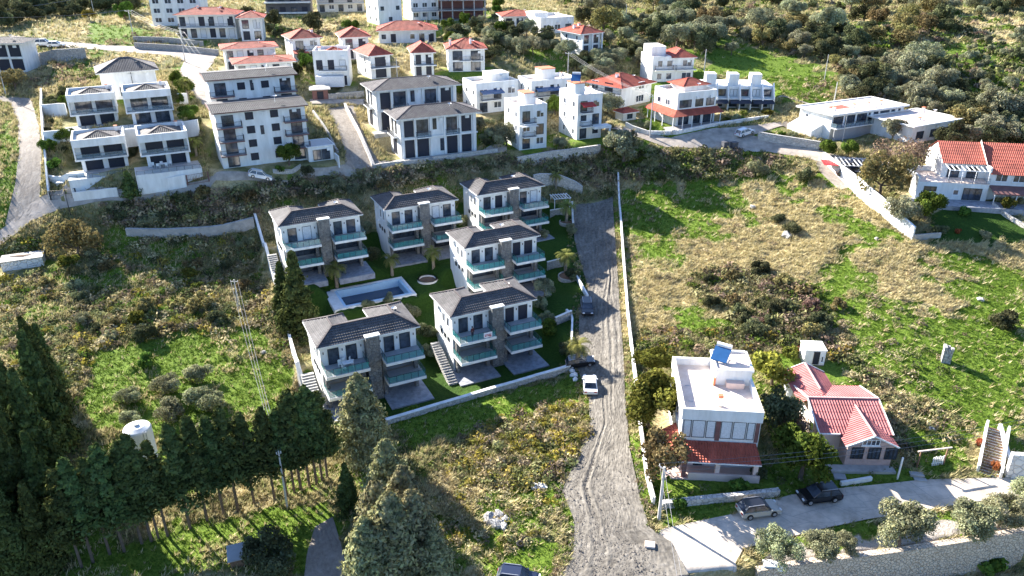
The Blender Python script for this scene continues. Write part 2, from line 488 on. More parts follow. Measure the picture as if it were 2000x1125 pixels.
_d = (RW[-1]-RW[0]); _d.z = 0; RW_L = _d.length; _d.normalize()
_m = (RW[0]+RW[-1])/2
_rwpad = (_m.x+_d.y*9.6, _m.y-_d.x*9.6, _d.x, _d.y, RW_L/2+14, 9.2, RW[2].z-4.6, .7)
_u0 = G(835,548)
PADS += [_pooldeck, _poolpad, _rwpad]

# ---------------------------------------------------------------- ground
GREEN, DRY, SOIL, SCRUB, LAWN, GRAVEL = range(6)
ROADS = []
COVER = [   # painted in this order over the default; polygons are places named by where the photo shows them
 (SCRUB, [(1080,0),(2000,0),(2000,290),(1880,260),(1650,190),(1600,130),(1400,85),(1180,110)]),
 (SCRUB, [(0,440),(520,420),(560,700),(600,800),(420,1125),(0,1125)]),
 (GREEN, [(380,640),(520,640),(590,760),(600,850),(420,880),(150,820),(180,690)]),
 (GREEN, [(120,1125),(640,1125),(650,980),(540,985),(380,1010),(170,1075)]),
 (GREEN, [(0,240),(28,240),(35,420),(0,460)]),
 (GREEN, [(620,640),(600,560),(560,480),(900,410),(1100,400),(1130,600),(1110,720),(760,830),(620,830)]),
 (LAWN, [(625,700),(560,500),(900,400),(1120,400),(1150,560),(1110,722),(756,830),(600,790)]),
 (GREEN, [(770,800),(1130,740),(1150,800),(980,890),(760,870)]),
 (SCRUB, [(830,880),(1080,790),(1150,800),(1150,900),(1100,1000),(1010,1080),(900,1000)]),
 (DRY, [(870,960),(1090,930),(1090,1010),(1010,1060),(930,1030)]),
 (GREEN, [(830,1010),(960,1040),(1100,1060),(1060,1125),(830,1125)]),
 (DRY, [(1210,340),(1480,330),(1600,330),(1800,470),(2000,480),(2000,820),(1900,900),(1740,860),(1640,740),(1560,680),(1330,680),(1240,650)]),
 (GREEN, [(1222,400),(1310,395),(1330,430),(1335,530),(1250,530),(1225,470)]),
 (GREEN, [(1360,360),(1430,360),(1420,385),(1300,385)]),
 (GREEN, [(1310,600),(1440,610),(1450,650),(1300,650)]),
 (GREEN, [(1620,420),(1760,450),(1780,480),(1690,470)]),
 (GREEN, [(1640,480),(1680,480),(1640,620),(1590,600)]),
 (GREEN, [(1780,560),(1830,700),(1830,820),(1960,800),(2000,770),(2000,520),(1950,540),(1850,620)]),
 (GREEN, [(1750,700),(1850,690),(1960,810),(1880,830),(1760,760)]),
 (GREEN, [(1530,590),(1640,560),(1660,610),(1560,680)]),
 (GREEN, [(1780,800),(1900,840),(1880,940),(1790,940)]),
 (GREEN, [(1900,815),(2000,815),(2000,900),(1950,880)]),
 (GREEN, [(1235,820),(1258,960),(1290,1035),(1440,1000),(1520,970),(1520,950),(1290,970),(1250,820)]),
 (GREEN, [(1204,400),(1224,400),(1250,760),(1262,900),(1240,880),(1228,700)]),
 (GREEN, [(1490,690),(1570,690),(1580,740),(1500,740)]),
 (GREEN, [(1290,910),(1520,910),(1800,900),(1860,945),(1500,968),(1290,975)]),
 (LAWN, [(1810,470),(1830,400),(2000,400),(2000,480)]),
 (GREEN, [(1480,1090),(1480,1060),(2000,965),(2000,1010),(1750,1040)]),
 (GRAVEL, [(1470,1100),(1560,1072),(1650,1052),(1830,1018),(2000,1000),(2000,1040),(1500,1112)]),
 (GREEN, [(1400,60),(1640,150),(1620,200),(1500,195),(1380,120)]),
 (GREEN, [(1540,200),(1640,190),(1600,230)]),
 (GREEN, [(1750,80),(2000,60),(2000,220),(1900,200)]),
 (DRY, [(1760,25),(2000,25),(2000,80),(1780,90)]),
 (DRY, [(1640,30),(1800,40),(1700,80)]),
 (GREEN, [(1250,130),(1400,130),(1400,280),(1250,280)]),
 (DRY, [(40,120),(190,100),(190,170),(60,180)]),
 (GREEN, [(110,130),(190,130),(190,160),(80,175)]),
 (GREEN, [(170,45),(290,55),(290,85),(180,80)]),
 (GREEN, [(880,250),(1180,260),(1180,300),(880,310)]),
 (SCRUB, [(200,390),(520,350),(1000,300),(1170,290),(1200,395),(1080,400),(900,340),(520,400),(480,440),(220,440)]),
 (SCRUB, [(1180,285),(1500,295),(1560,330),(1400,350),(1210,350)]),
 (SCRUB, [(1340,540),(1480,520),(1620,580),(1560,640),(1460,640),(1360,590)]),
 (SCRUB, [(1240,650),(1560,640),(1560,690),(1240,700)]),
]
def cover_weights(x, y, z):
    px, py, d = project(x, y, z)
    j = np.clip(600/d, 1, 8)
    px = px+j*2.2*(np.sin(x*.9+y*.37)+np.sin(x*.41-y*.83+1)+.8*np.sin(x*2.1+y*1.7))+rng.normal(0, 1, x.shape)*j*1.2
    py = py+j*1.0*(np.sin(y*.8-x*.33)+np.sin(y*.39+x*.71+2)+.8*np.sin(y*1.9-x*2.3))+rng.normal(0, 1, x.shape)*j*.6
    w = np.zeros(x.shape+(6,))
    w[..., DRY] = 0.35; w[..., SCRUB] = 0.65
    for k, poly in COVER:
        m = in_poly(px, py, poly)
        w[m] = 0; w[m, k] = 1.0
    q = patchy(x, y)
    def blend(a, b, lo, hi, top):
        t = np.clip((q-lo)/(hi-lo), 0, 1)*top*(w[..., a] > .5)
        w[..., b] = np.where(w[..., a] > .5, np.maximum(w[..., b], t), w[..., b]); w[..., a] = np.where(w[..., a] > .5, w[..., a]*(1-t), w[..., a])
    blend(DRY, GREEN, .08, .5, .95); blend(SCRUB, GREEN, .30, .8, .7)
    q = -q; blend(GREEN, DRY, .55, .95, .5); blend(SCRUB, DRY, .25, .6, .8)
    return w

def mat_ground():
    m = bpy.data.materials.new('hillside_ground'); m.use_nodes = True
    nt = m.node_tree; b = nt.nodes['Principled BSDF']
    b.inputs['Roughness'].default_value = .95; b.inputs['Specular IOR Level'].default_value = .1
    tc = nt.nodes.new('ShaderNodeTexCoord')
    def noise(scale, detail=6, rough=.6):
        n = nt.nodes.new('ShaderNodeTexNoise'); n.inputs['Scale'].default_value = scale
        n.inputs['Detail'].default_value = detail; n.inputs['Roughness'].default_value = rough
        nt.links.new(tc.outputs['Object'], n.inputs['Vector']); return n.outputs[0]
    def ramp(f, *st):
        r = nt.nodes.new('ShaderNodeValToRGB'); e = r.color_ramp.elements
        while len(e) < len(st): e.new(.5)
        for el, (p, c) in zip(e, st): el.position = p; el.color = (*c, 1)
        nt.links.new(f, r.inputs[0]); return r.outputs[0]
    n_big, n_mid, n_fine = noise(.09), noise(.55, 8, .7), noise(2.6, 6, .7)
    cols = [
     ramp(n_fine, (.30,(.060,.105,.014)), (.5,(.125,.195,.024)), (.7,(.22,.27,.05))),       # green grass
     ramp(n_fine, (.28,(.24,.185,.09)), (.5,(.42,.34,.18)), (.72,(.58,.49,.29))),          # dry straw
     ramp(n_fine, (.3,(.20,.16,.12)), (.7,(.36,.30,.23))),                                 # bare soil
     ramp(n_mid, (.32,(.085,.10,.03)), (.46,(.17,.165,.065)), (.58,(.30,.26,.13)), (.72,(.15,.19,.045))),  # scrub
     ramp(n_fine, (.3,(.028,.060,.010)), (.7,(.050,.10,.016))),                           # lawn
     ramp(n_fine, (.3,(.36,.31,.26)), (.7,(.50,.45,.39))),                                 # gravel
    ]
    at = [nt.nodes.new('ShaderNodeAttribute') for _ in range(2)]
    at[0].attribute_name = 'cover_a'; at[1].attribute_name = 'cover_b'
    sep = []
    for a in at:
        s = nt.nodes.new('ShaderNodeSeparateColor'); nt.links.new(a.outputs['Color'], s.inputs[0]); sep += list(s.outputs)[:3]
    cur = cols[SCRUB]
    for k in (DRY, SOIL, GREEN, LAWN, GRAVEL):
        amp = {DRY: 1.5, SOIL: 1.2, GREEN: 1.6, LAWN: .3, GRAVEL: .5}[k]
        sub = nt.nodes.new('ShaderNodeMath'); sub.operation = 'SUBTRACT'; sub.inputs[1].default_value = .5
        ad = nt.nodes.new('ShaderNodeMath'); ad.operation = 'ADD'
        nt.links.new(n_mid if k != GREEN else n_mid, ad.inputs[0]); nt.links.new(n_big, ad.inputs[1])
        hl = nt.nodes.new('ShaderNodeMath'); hl.operation = 'MULTIPLY'; hl.inputs[1].default_value = .5
        nt.links.new(ad.outputs[0], hl.inputs[0]); nt.links.new(hl.outputs[0], sub.inputs[0])
        mu = nt.nodes.new('ShaderNodeMath'); mu.operation = 'MULTIPLY_ADD'; mu.inputs[1].default_value = amp * (1 if k != DRY else -1)
        nt.links.new(sub.outputs[0], mu.inputs[0]); nt.links.new(sep[k], mu.inputs[2])
        mr = nt.nodes.new('ShaderNodeMapRange'); mr.interpolation_type = 'SMOOTHSTEP'
        mr.inputs[1].default_value = .38; mr.inputs[2].default_value = .66
        nt.links.new(mu.outputs[0], mr.inputs[0])
        mx = nt.nodes.new('ShaderNodeMix'); mx.data_type = 'RGBA'
        nt.links.new(mr.outputs[0], mx.inputs[0]); nt.links.new(cur, mx.inputs[6]); nt.links.new(cols[k], mx.inputs[7])
        cur = mx.outputs[2]
    nt.links.new(cur, b.inputs['Base Color'])
    bp = nt.nodes.new('ShaderNodeBump'); bp.inputs['Strength'].default_value = .9; bp.inputs['Distance'].default_value = .35
    nt.links.new(n_fine, bp.inputs['Height']); nt.links.new(bp.outputs[0], b.inputs['Normal'])
    return m

def make_ground():
    ys = [38.0]
    while ys[-1] < 900: ys.append(ys[-1]+max(.55, .0052*ys[-1]))
    ys = np.array(ys); us = np.linspace(-1.05, 1.05, 420)
    Y, U = np.meshgrid(ys, us, indexing='ij')
    X = U*(Y*.95+28)
    Z, w = ground_z(X, Y)
    near = np.clip((260-Y)/100, 0, 1)
    Z = Z+near*(rng.random(Z.shape)-.5)*.06
    for _ in range(1):
        w[1:-1, 1:-1] = (w[1:-1, 1:-1]*2+w[:-2, 1:-1]+w[2:, 1:-1]+w[1:-1, :-2]+w[1:-1, 2:])/6
    n, m = Y.shape
    idx = np.arange(n*m).reshape(n, m)
    f = np.stack([idx[:-1, :-1], idx[:-1, 1:], idx[1:, 1:], idx[1:, :-1]], -1).reshape(-1, 4)
    o = np_mesh('hillside', np.stack([X, Y, Z], -1).reshape(-1, 3), f, mat_ground())
    for nm, sl in (('cover_a', w[..., :3]), ('cover_b', w[..., 3:])):
        at = o.data.attributes.new(nm, 'FLOAT_COLOR', 'POINT')
        at.data.foreach_set('color', np.concatenate([sl.reshape(-1, 3), np.ones((n*m, 1))], 1).astype(np.float32).ravel())
    o.data.polygons.foreach_set('use_smooth', [True]*len(o.data.polygons))
    tag(o, kind='structure')
# ---------------------------------------------------------------- roofs
def course_face(mb, pts, m=0, course=.42, step=.06):
    """one roof slope laid in tile courses; pts[0]->pts[1] is the eave"""
    P = [Vector(p) for p in pts]
    u = (P[1]-P[0]).normalized()
    n = u.cross(P[2]-P[0]).normalized()
    if n.z < 0: n = -n
    w = n.cross(u).normalized()
    if w.dot(P[2]-P[0]) < 0: w = -w
    ab = [((p-P[0]).dot(u), (p-P[0]).dot(w)) for p in P]
    top = max(b for a, b in ab)
    k = max(1, round(top/course)); h = top/k
    def clip(poly, lim, keep_above):
        out = []
        for i, q in enumerate(poly):
            r = poly[(i+1) % len(poly)]
            iq = q[1] >= lim-1e-9 if keep_above else q[1] <= lim+1e-9
            ir = r[1] >= lim-1e-9 if keep_above else r[1] <= lim+1e-9
            if iq: out.append(q)
            if iq != ir:
                t = (lim-q[1])/(r[1]-q[1]); out.append((q[0]+t*(r[0]-q[0]), lim))
        return out
    for i in range(k):
        b0, b1 = i*h, (i+1)*h
        q = clip(clip(ab, b0, True), b1, False)
        if len(q) < 3: continue
        def at(a, b, off): return P[0]+u*a+w*b+n*off
        pp = [at(a, b, step*(1-(b-b0)/h)) for a, b in q]
        mb.poly(pp, m, uv=q)
        lo = [a for a, b in q if abs(b-b0) < 1e-6]
        if len(lo) >= 2:
            a0, a1 = min(lo), max(lo)
            mb.poly([at(a0, b0, -.02), at(a1, b0, -.02), at(a1, b0, step), at(a0, b0, step)], m, uv=[(a0, b0), (a1, b0), (a1, b0), (a0, b0)])

def hip_faces(x0, x1, y0, y1, z, rise, gable=None):
    """(faces, hips) of a hip roof; gable='x' keeps the ridge full length along x"""
    W, D = x1-x0, y1-y0
    if W >= D:
        i = D/2 if gable is None else 0
        a, b = (x0+i, (y0+y1)/2, z+rise), (x1-i, (y0+y1)/2, z+rise)
        if gable is None and W-D < .05: b = a
        f = [[(x0,y0,z),(x1,y0,z),b,a],[(x1,y1,z),(x0,y1,z),a,b]]
        if gable is None: f += [[(x0,y1,z),(x0,y0,z),a],[(x1,y0,z),(x1,y1,z),b]]
        hips = [(a, b)]+([((x0,y0,z),a),((x0,y1,z),a),((x1,y0,z),b),((x1,y1,z),b)] if gable is None else [])
    else:
        i = W/2 if gable is None else 0
        a, b = ((x0+x1)/2, y0+i, z+rise), ((x0+x1)/2, y1-i, z+rise)
        f = [[(x0,y1,z),(x0,y0,z),a,b],[(x1,y0,z),(x1,y1,z),b,a]]
        if gable is None: f += [[(x0,y0,z),(x1,y0,z),a],[(x1,y1,z),(x0,y1,z),b]]
        hips = [(a, b)]+([((x0,y0,z),a),((x1,y0,z),a),((x0,y1,z),b),((x1,y1,z),b)] if gable is None else [])
    return [[p for i, p in enumerate(q) if i == 0 or p != q[i-1]] for q in f], [h for h in hips if h[0] != h[1]]

def roof_mesh(name, parent, faces, hips, m, mcap, course=.42, step=.06, cap=.16, fascia=None):
    mb = MB()
    for f in faces: course_face(mb, f, 0, course, step)
    for a, b in hips:
        up = Vector((0, 0, step*.6))
        mb.bar(Vector(a)+up, Vector(b)+up, cap, cap*.7, 1)
    mats = [m, mcap]
    if fascia:
        x0, x1, y0, y1, z, fm, t = fascia
        mb.box(x0+.03, x1-.03, y0+.03, y1-.03, z-t, z-.005, 2); mats.append(fm)
    return mb.build(name, mats, parent)

# ---------------------------------------------------------------- houses
def ldir(az): return np.array([math.sin(az), math.cos(az)])
def width_to(A, az, frx, z):
    """length along az from A at which the photo column frx is reached"""
    d = ldir(az); best = None
    lo, hi = .2, 80
    f = lambda w: project(A[0]+d[0]*w, A[1]+d[1]*w, z)[0]-frx
    if f(lo)*f(hi) > 0: return 8.0
    for _ in range(50):
        mid = (lo+hi)/2
        if f(lo)*f(mid) <= 0: hi = mid
        else: lo = mid
    return lo
def height_to(A, topy):
    lo, hi = .1, 40
    f = lambda h: float(project(A[0], A[1], A[2]+h)[1])-topy
    for _ in range(50):
        mid = (lo+hi)/2
        if f(mid) > 0: lo = mid
        else: hi = mid
    return lo

HOUSES = []
class House:
    """front-left base corner at the origin, x along the front, y into the depth, z up"""
    def __init__(s, name, label, base, az, frx=None, topy=None, D=8, W=None, H=None, cat='house', group=None, lift=0, backy=None, pad=True):
        A = G(*base) if len(base) == 2 else Vector(base)
        A.z += lift
        az = R(az)
        s.W = W or width_to(A, az, frx, A.z)
        s.H = H or height_to(A, topy)
        s.D = D
        s.A, s.az = A, az
        if backy:
            n = np.array([-math.cos(az), math.sin(az)]); best = (1e9, D)
            for q in np.arange(2, 25, .05):
                e = abs(float(project(A.x+n[0]*q, A.y+n[1]*q, A.z+s.H)[1])-backy)
                if e < best[0]: best = (e, q)
            s.D = float(best[1])
        s.root = empty(name, A, math.pi/2-az, label, cat, group)
        HOUSES.append(s)
        if pad:
            d = ldir(az); n = np.array([-d[1], d[0]]); c = np.array([A.x, A.y])+d*s.W/2+n*(s.D/2-.4)
            PADS.append((c[0], c[1], d[0], d[1], s.W/2+.8, s.D/2+1.0, A.z-.08, 3.0))
    def pt(s, f, u, v, o=0.0):
        if f == 'F': return (u, -o, v)
        if f == 'L': return (-o, s.D-u, v)
        if f == 'R': return (s.W+o, u, v)
        return (s.W-u, s.D+o, v)
    def fl(s, f): return s.W if f in 'FB' else s.D
    def fbox(s, mb, f, u0, u1, v0, v1, o0, o1, m=0):
        a, b = s.pt(f, u0, v0, o0), s.pt(f, u1, v1, o1)
        mb.box(min(a[0],b[0]), max(a[0],b[0]), min(a[1],b[1]), max(a[1],b[1]), v0, v1, m)
    def wall(s, m='white', x0=0, x1=None, y0=0, y1=None, z0=-3.0, z1=None, name='wall'):
        mb = MB(); mb.box(x0, s.W if x1 is None else x1, y0, s.D if y1 is None else y1, z0, s.H if z1 is None else z1)
        return mb.build(name, M[m], s.root)
    def hip(s, rise=1.5, ov=.6, m='roofr', cap='capr', z=None, box=None, gable=None, fas='white', name='roof', course=.42):
        z = s.H if z is None else z
        x0, x1, y0, y1 = box or (0, s.W, 0, s.D)
        x0, x1, y0, y1 = x0-ov, x1+ov, y0-ov, y1+ov
        f, h = hip_faces(x0, x1, y0, y1, z+.16, rise, gable)
        o = roof_mesh(name, s.root, f, h, M[m], M[cap], course=course, fascia=(x0, x1, y0, y1, z+.16, M[fas], .2))
        if gable:
            if x1-x0 >= y1-y0: ends = [[(x, y0+.1, z+.1), (x, y1-.1, z+.1), (x, (y0+y1)/2, z+rise+.06)] for x in (x0+ov, x1-ov)]
            else: ends = [[(x0+.1, y, z+.1), (x1-.1, y, z+.1), ((x0+x1)/2, y, z+rise+.06)] for y in (y0+ov, y1-ov)]
            for e in ends:
                mb = MB(); mb.poly(e); mb.build('gable', M[fas], s.root)
        return o
    def flat(s, ph=.7, t=.22, m='white', top='terr', z=None, box=None, ov=0.0, name='parapet'):
        z = s.H if z is None else z
        x0, x1, y0, y1 = box or (0, s.W, 0, s.D)
        x0, x1, y0, y1 = x0-ov-.015, x1+ov+.015, y0-ov-.015, y1+ov+.015
        mb = MB()
        zb = z-ph*.3
        mb.box(x0, x1, y0, y0+t, zb, z+ph); mb.box(x0, x1, y1-t, y1, zb, z+ph)
        mb.box(x0, x0+t, y0+t, y1-t, zb, z+ph); mb.box(x1-t, x1, y0+t, y1-t, zb, z+ph)
        mb.build(name, M[m], s.root)
        mb = MB(); mb.box(x0+t, x1-t, y0+t, y1-t, z-.1, z+.03)
        return mb.build('roof_terrace', M[top], s.root)
    def win(s, f, u0, u1, v0, v1, kind='win', sub=False, n=None, out=0.0, name=None):
        """frame with panes; kind: win, dark (rolled-down shutter), door, curtain"""
        t = .05 if kind == 'curtain' else .09
        fm = {'win':'wframe','dark':'frame','door':'frame','curtain':'frame','wdoor':'wframe'}[kind]
        gm = {'win':'glass','dark':'shut','door':'glass','curtain':'curtain','wdoor':'glass'}[kind]
        fr, gl = MB(), MB()
        o1 = out+.08
        s.fbox(fr, f, u0, u1, v1-t, v1, out, o1); s.fbox(fr, f, u0, u1, v0, v0+t, out, o1)
        s.fbox(fr, f, u0, u0+t, v0+t, v1-t, out, o1); s.fbox(fr, f, u1-t, u1, v0+t, v1-t, out, o1)
        n = n if n is not None else (0 if kind == 'dark' else max(0, round((u1-u0)/1.1)-1))
        for i in range(n):
            c = u0+(u1-u0)*(i+1)/(n+1); s.fbox(fr, f, c-.045, c+.045, v0+t, v1-t, out, o1-.01)
        if kind == 'win': s.fbox(fr, f, u0-.1, u1+.1, v0-.09, v0-.003, out, out+.16)
        s.fbox(gl, f, u0+t, u1-t, v0+t, v1-t, out, out+.03)
        nm = name or {'win':'window','dark':'shuttered_window','door':'glass_door','curtain':'window','wdoor':'glass_door'}[kind]
        if sub:
            o = fr.build(nm, M[fm], s.root)
            gl.build('pane', M[gm], o)
        else:
            for q, mm in zip(gl.f, gl.m): pass
            k = len(fr.v); fr.v += gl.v; fr.f += [tuple(i+k for i in q) for q in gl.f]; fr.m += [1]*len(gl.f); fr.uv += gl.uv
            o = fr.build(nm, [M[fm], M[gm]], s.root)
        return o
    def rail(s, f, u0, u1, v, o, h=1.0, kind='bars', parent=None, sides=True, back=0.0):
        """railing round a balcony's outer edge"""
        mb = MB(); gl = MB()
        segs = [(s.pt(f, u0, v, o), s.pt(f, u1, v, o))]
        if sides: segs += [(s.pt(f, u0, v, back), s.pt(f, u0, v, o)), (s.pt(f, u1, v, o), s.pt(f, u1, v, back))]
        for a, b in segs:
            a, b = Vector(a), Vector(b); L = (b-a).length
            if L < .05: continue
            z = Vector((0, 0, h))
            mb.bar(a+z, b+z, .06, .05)
            if kind == 'bars':
                mb.bar(a+z*.12, b+z*.12, .04)
                k = max(2, int(L/.22))
                for i in range(k+1): p = a+(b-a)*i/k; mb.bar(p, p+z, .03)
            else:
                k = max(1, round(L/1.3))
                for i in range(k+1): p = a+(b-a)*i/k; mb.bar(p, p+z, .05)
                e = (b-a).normalized()*.05; nn = (b-a).normalized().cross(Vector((0,0,1)))*.012
                q0, q1 = a+e+z*.06, b-e+z*.06
                for sg in (1,):
                    gl.poly([q0+nn, q1+nn, q1+nn+z*.88, q0+nn+z*.88])
        r = mb.build('railing', M['rail'], parent or s.root)
        if gl.f: gl.build('glass_panel', M['gglass' if kind == 'green' else 'pglass'], r if not (parent and parent is not s.root and parent.parent is not None and parent.parent is not s.root) else s.root)
        return r
    def balcony(s, f, u0, u1, v, o, kind='bars', slab=.22, m='white', h=1.0, sides=True, top='tile'):
        mb = MB(); s.fbox(mb, f, u0, u1, v-slab, v-.012, 0.012, o)
        s.fbox(mb, f, u0+.04, u1-.04, v-.012, v, 0.012, o-.04, 1)
        b = mb.build('balcony', [M[m], M[top]], s.root)
        s.rail(f, u0+.06, u1-.06, v, o-.06, h, kind, b, sides)
        return b
    def chimney(s, x, y, z0, h=1.2, w=.6, m='white', name='chimney', parent=None):
        mb = MB(); mb.box(x, x+w, y, y+w, z0, z0+h); mb.box(x-.08, x+w+.08, y-.08, y+w+.08, z0+h, z0+h+.12, 1)
        return mb.build(name, [M[m], M['orange']], parent or s.root)
    def block(s, name, m, x0, x1, y0, y1, z0, z1, mats=None):
        mb = MB(); mb.box(x0, x1, y0, y1, z0, z1); return mb.build(name, M[m], s.root)

def solar(house, x, y, z, rz=0.0, tilt=.6):
    """roof water heater: tilted panel, tank and stand - a thing standing on the roof"""
    w = Vector((x, y, z)); w.rotate(house.root.rotation_euler); w += house.root.location
    return w

# ---------------------------------------------------------------- the six duplex villas
def villa(i, label, shut=('door',)*4, extras=None):
    a, W = VILLAS[i]
    s = House('duplex_villa', label, (a[0], a[1], a[2]-VH), math.degrees(VAZ), W=W, H=VH, D=8.4, group='brown roofed duplex villas round the pool', pad=False)
    r = s.root
    W, D, H = s.W, s.D, s.H
    o1 = .45                                 # eave overhang: the eave rectangle was measured
    x0, x1, y0, y1 = o1, W-o1, o1+.15, D-o1
    z1, z2 = 3.05, 6.15
    c = 5.6; q = c/2
    mb = MB(); mb.box(x0, x1, y0, c-.4, z2-.1, H-.12); mb.box(x0, c-.4, c-.4, y1, z2-.1, H-.12); mb.box(W-c+.4, x1, c-.4, y1, z2-.1, H-.12)
    mb.box(c-.4, W-c+.4, c-.4, y1, z1+.6, z2+.0)
    mb.box(x0+.02, x0+.32, y0+.1, y1, 0-1.5, z2-.1); mb.box(x1-.32, x1-.02, y0+.1, y1, -1.5, z2-.1)
    mb.box(x0+.3, x1-.3, y1-.3, y1-.02, -1.5, z2-.1)
    mb.build('wall', M['white'], r)
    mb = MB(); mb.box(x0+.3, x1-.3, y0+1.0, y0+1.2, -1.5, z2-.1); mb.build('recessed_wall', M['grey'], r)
    # U-shaped hip roof with a notch at the back
    Z = H; rs = 1.3
    A, B = (q, q, Z+rs), (W-q, q, Z+rs); E, Fp = (q, D-q+.0, Z+rs), (W-q, D-q, Z+rs)
    faces = [[(0,0,Z),(W,0,Z),B,A], [(0,D,Z),(0,0,Z),A,E], [(c,D,Z),(0,D,Z),E], [(c,c,Z),(c,D,Z),E,A],
             [(W-c,c,Z),(c,c,Z),A,B], [(W-c,D,Z),(W-c,c,Z),B,Fp], [(W,D,Z),(W-c,D,Z),Fp], [(W,0,Z),(W,D,Z),Fp,B]]
    hips = [(A,B),((0,0,Z),A),((W,0,Z),B),(A,E),(B,Fp),((0,D,Z),E),((c,D,Z),E),((W,D,Z),Fp),((W-c,D,Z),Fp)]
    rf = roof_mesh('roof', r, faces, hips, M['roofb'], M['capb'], cap=.22, step=.10)
    mb = MB()
    for p0, p1 in (((0,0),(W,0)),((W,0),(W,D)),((W,D),(W-c,D)),((W-c,D),(W-c,c)),((c,c),(c,D)),((c,D),(0,D)),((0,D),(0,0))):
        mb.bar((p0[0],p0[1],Z-.09), (p1[0],p1[1],Z-.09), .12, .16)
    mb.box(.06, W-.06, .06, c, Z-.14, Z-.06); mb.box(.06, c, c, D-.06, Z-.14, Z-.06); mb.box(W-c, W-.06, c, D-.06, Z-.14, Z-.06)
    mb.build('eaves', M['white'], r)
    # stone wall between the two halves
    xm = W*.515; sw = .92
    mb = MB(); mb.box(xm-sw, xm+sw, -.75, y0+1.2, -.5, H-.2); mb.box(xm-sw, xm+sw, -.75, -.1, H-.2, H+.36); mb.build('stone_party_wall', M['stone'], r)
    mb = MB(); mb.box(xm-sw-.1, xm+sw+.1, -.85, .0, H+.365, H+.52); mb.build('wall_cap', M['white'], r)
    halves = [(x0, xm-sw-.02, -.35, 0), (xm+sw+.02, x1, 0, .35)]
    for k, (h0, h1, e0, e1) in enumerate(halves):
        for lv, z in ((2, z2), (1, z1)):
            b0, b1 = h0+(-.1 if k == 0 else .15), h1+(-.15 if k == 0 else .1)
            if lv == 1 and k == 1: b0 += .1
            out = 2.55 if lv == 2 else 2.75
            mb = MB(); mb.box(b0, b1, -out, y0+.12, z-.42, z-.012); mb.box(b0+.05, b1-.05, -out+.05, y0+.12, z-.012, z, 1)
            bal = mb.build('balcony', [M['white'], M['tile']], r)
            a0, a1 = b0+.1, b1-.1
            rl, gl = MB(), MB()
            segs = [((a0,-out+.1),(a1,-out+.1)), ((a0,y0-.1),(a0,-out+.1)), ((a1,-out+.1),(a1,y0-.1))]
            for p, p2 in segs:
                p, p2 = Vector((*p, z)), Vector((*p2, z)); L = (p2-p).length; up = Vector((0,0,1.02))
                rl.bar(p+up, p2+up, .05, .04)
                n = max(2, round(L/.95))
                for j in range(n+1): e = p+(p2-p)*j/n; rl.bar(e, e+up, .04)
                nn = (p2-p).normalized()*.03
                gl.poly([p+nn+up*.05, p2-nn+up*.05, p2-nn+up*.94, p+nn+up*.94])
            ro = rl.build('railing', M['rail'], bal); gl.build('glass_panel', M['gglass'], bal)
        # upper doors
        hw = h1-h0
        for j, (f0, f1) in enumerate(((.17, .42), (.58, .83)) if k == 0 else ((.16, .42), (.56, .84))):
            kind = shut[k*2+j]
            s.win('F', h0+hw*f0, h0+hw*f1, z2+.03, z2+2.35, kind, sub=True, out=-y0+.001)
        # wall lamps
        for f in (.07, .5, .93):
            mb = MB(); mb.box(h0+hw*f-.06, h0+hw*f+.06, y0-.1, y0-.002, z2+1.75, z2+2.05); mb.build('wall_lamp', M['rail'], r)
        # recessed glazing on the two lower floors, stone pillars in front
        for z in (0, z1):
            s.win('F', h0+.5, h1-.5, z+.05, z+2.5, shut[k*2] if shut[k*2] == 'dark' else 'door', sub=True, n=4, out=-(y0+1.0)+.001)
            for xx in (h0+.2, h1-.75):
                mb = MB(); mb.box(xx, xx+.5, y0-.9, y0-.4, z-.3, z+z1-.43); mb.build('pillar', M['stone'], r)
        mb = MB(); mb.box(h0-.6*(1-k), h1+.6*k, -3.6-.5*k, y0+1.0, -.9, .06); mb.build('patio', M['deck'], r)
    for yy, zz in ((5.6, z2+1.9), (5.2, z1+2.0))[:1+i % 2]:
        mb = MB(); s.fbox(mb, 'L', D-yy-.85, D-yy, zz, zz+.55, -x0+.002, -x0+.32); mb.build('air_conditioner', M['white'], r)
    mb = MB(); mb.lathe([(.0,.0),(.22,.04),(.38,.14)], 14, (W-2.2-i*.6, 4.4, H+1.15)); mb.bar((W-2.2-i*.6,4.4,H+.4),(W-2.2-i*.6,4.4,H+1.15),.05); mb.build('satellite_dish', M['wframe'], r)
    # small side windows
    for yy in (1.9, 3.6):
        s.win('L', D-yy-.8, D-yy, z2+.5, z2+2.1, 'win', out=-x0+.002)
        s.win('R', yy, yy+.8, z2+.5, z2+2.1, 'win', out=-o1+.002)
    for yy in (2.0, 3.4, 4.8):
        s.win('L', D-yy-.6, D-yy, z1+1.2, z1+1.9, 'door', n=0, out=-x0-.02+.002+.02)
    return s
VS = [
 villa(0, 'brown roofed duplex villa nearest the drone, front balcony partly hidden by a conifer', ('door','door','door','door')),
 villa(1, 'brown roofed duplex villa with a person on its left balcony', ('door','door','dark','dark')),
 villa(2, 'brown roofed duplex villa behind the dark conifer at the left end of the back row', ('door','curtain','door','door')),
 villa(3, 'brown roofed duplex villa in the middle of the back row, two palms before it', ('door','door','curtain','door')),
 villa(4, 'brown roofed duplex villa at the back beside the striped pergola', ('door','dark','door','curtain')),
 villa(5, 'brown roofed duplex villa with dark shutters all down its right half', ('door','door','dark','dark')),
]
def vpt(i, x, y, z=0.0):
    """a place in villa i's own axes"""
    p = Vector((x, y, z)); p.rotate(VS[i].root.rotation_euler); return p+VS[i].root.location
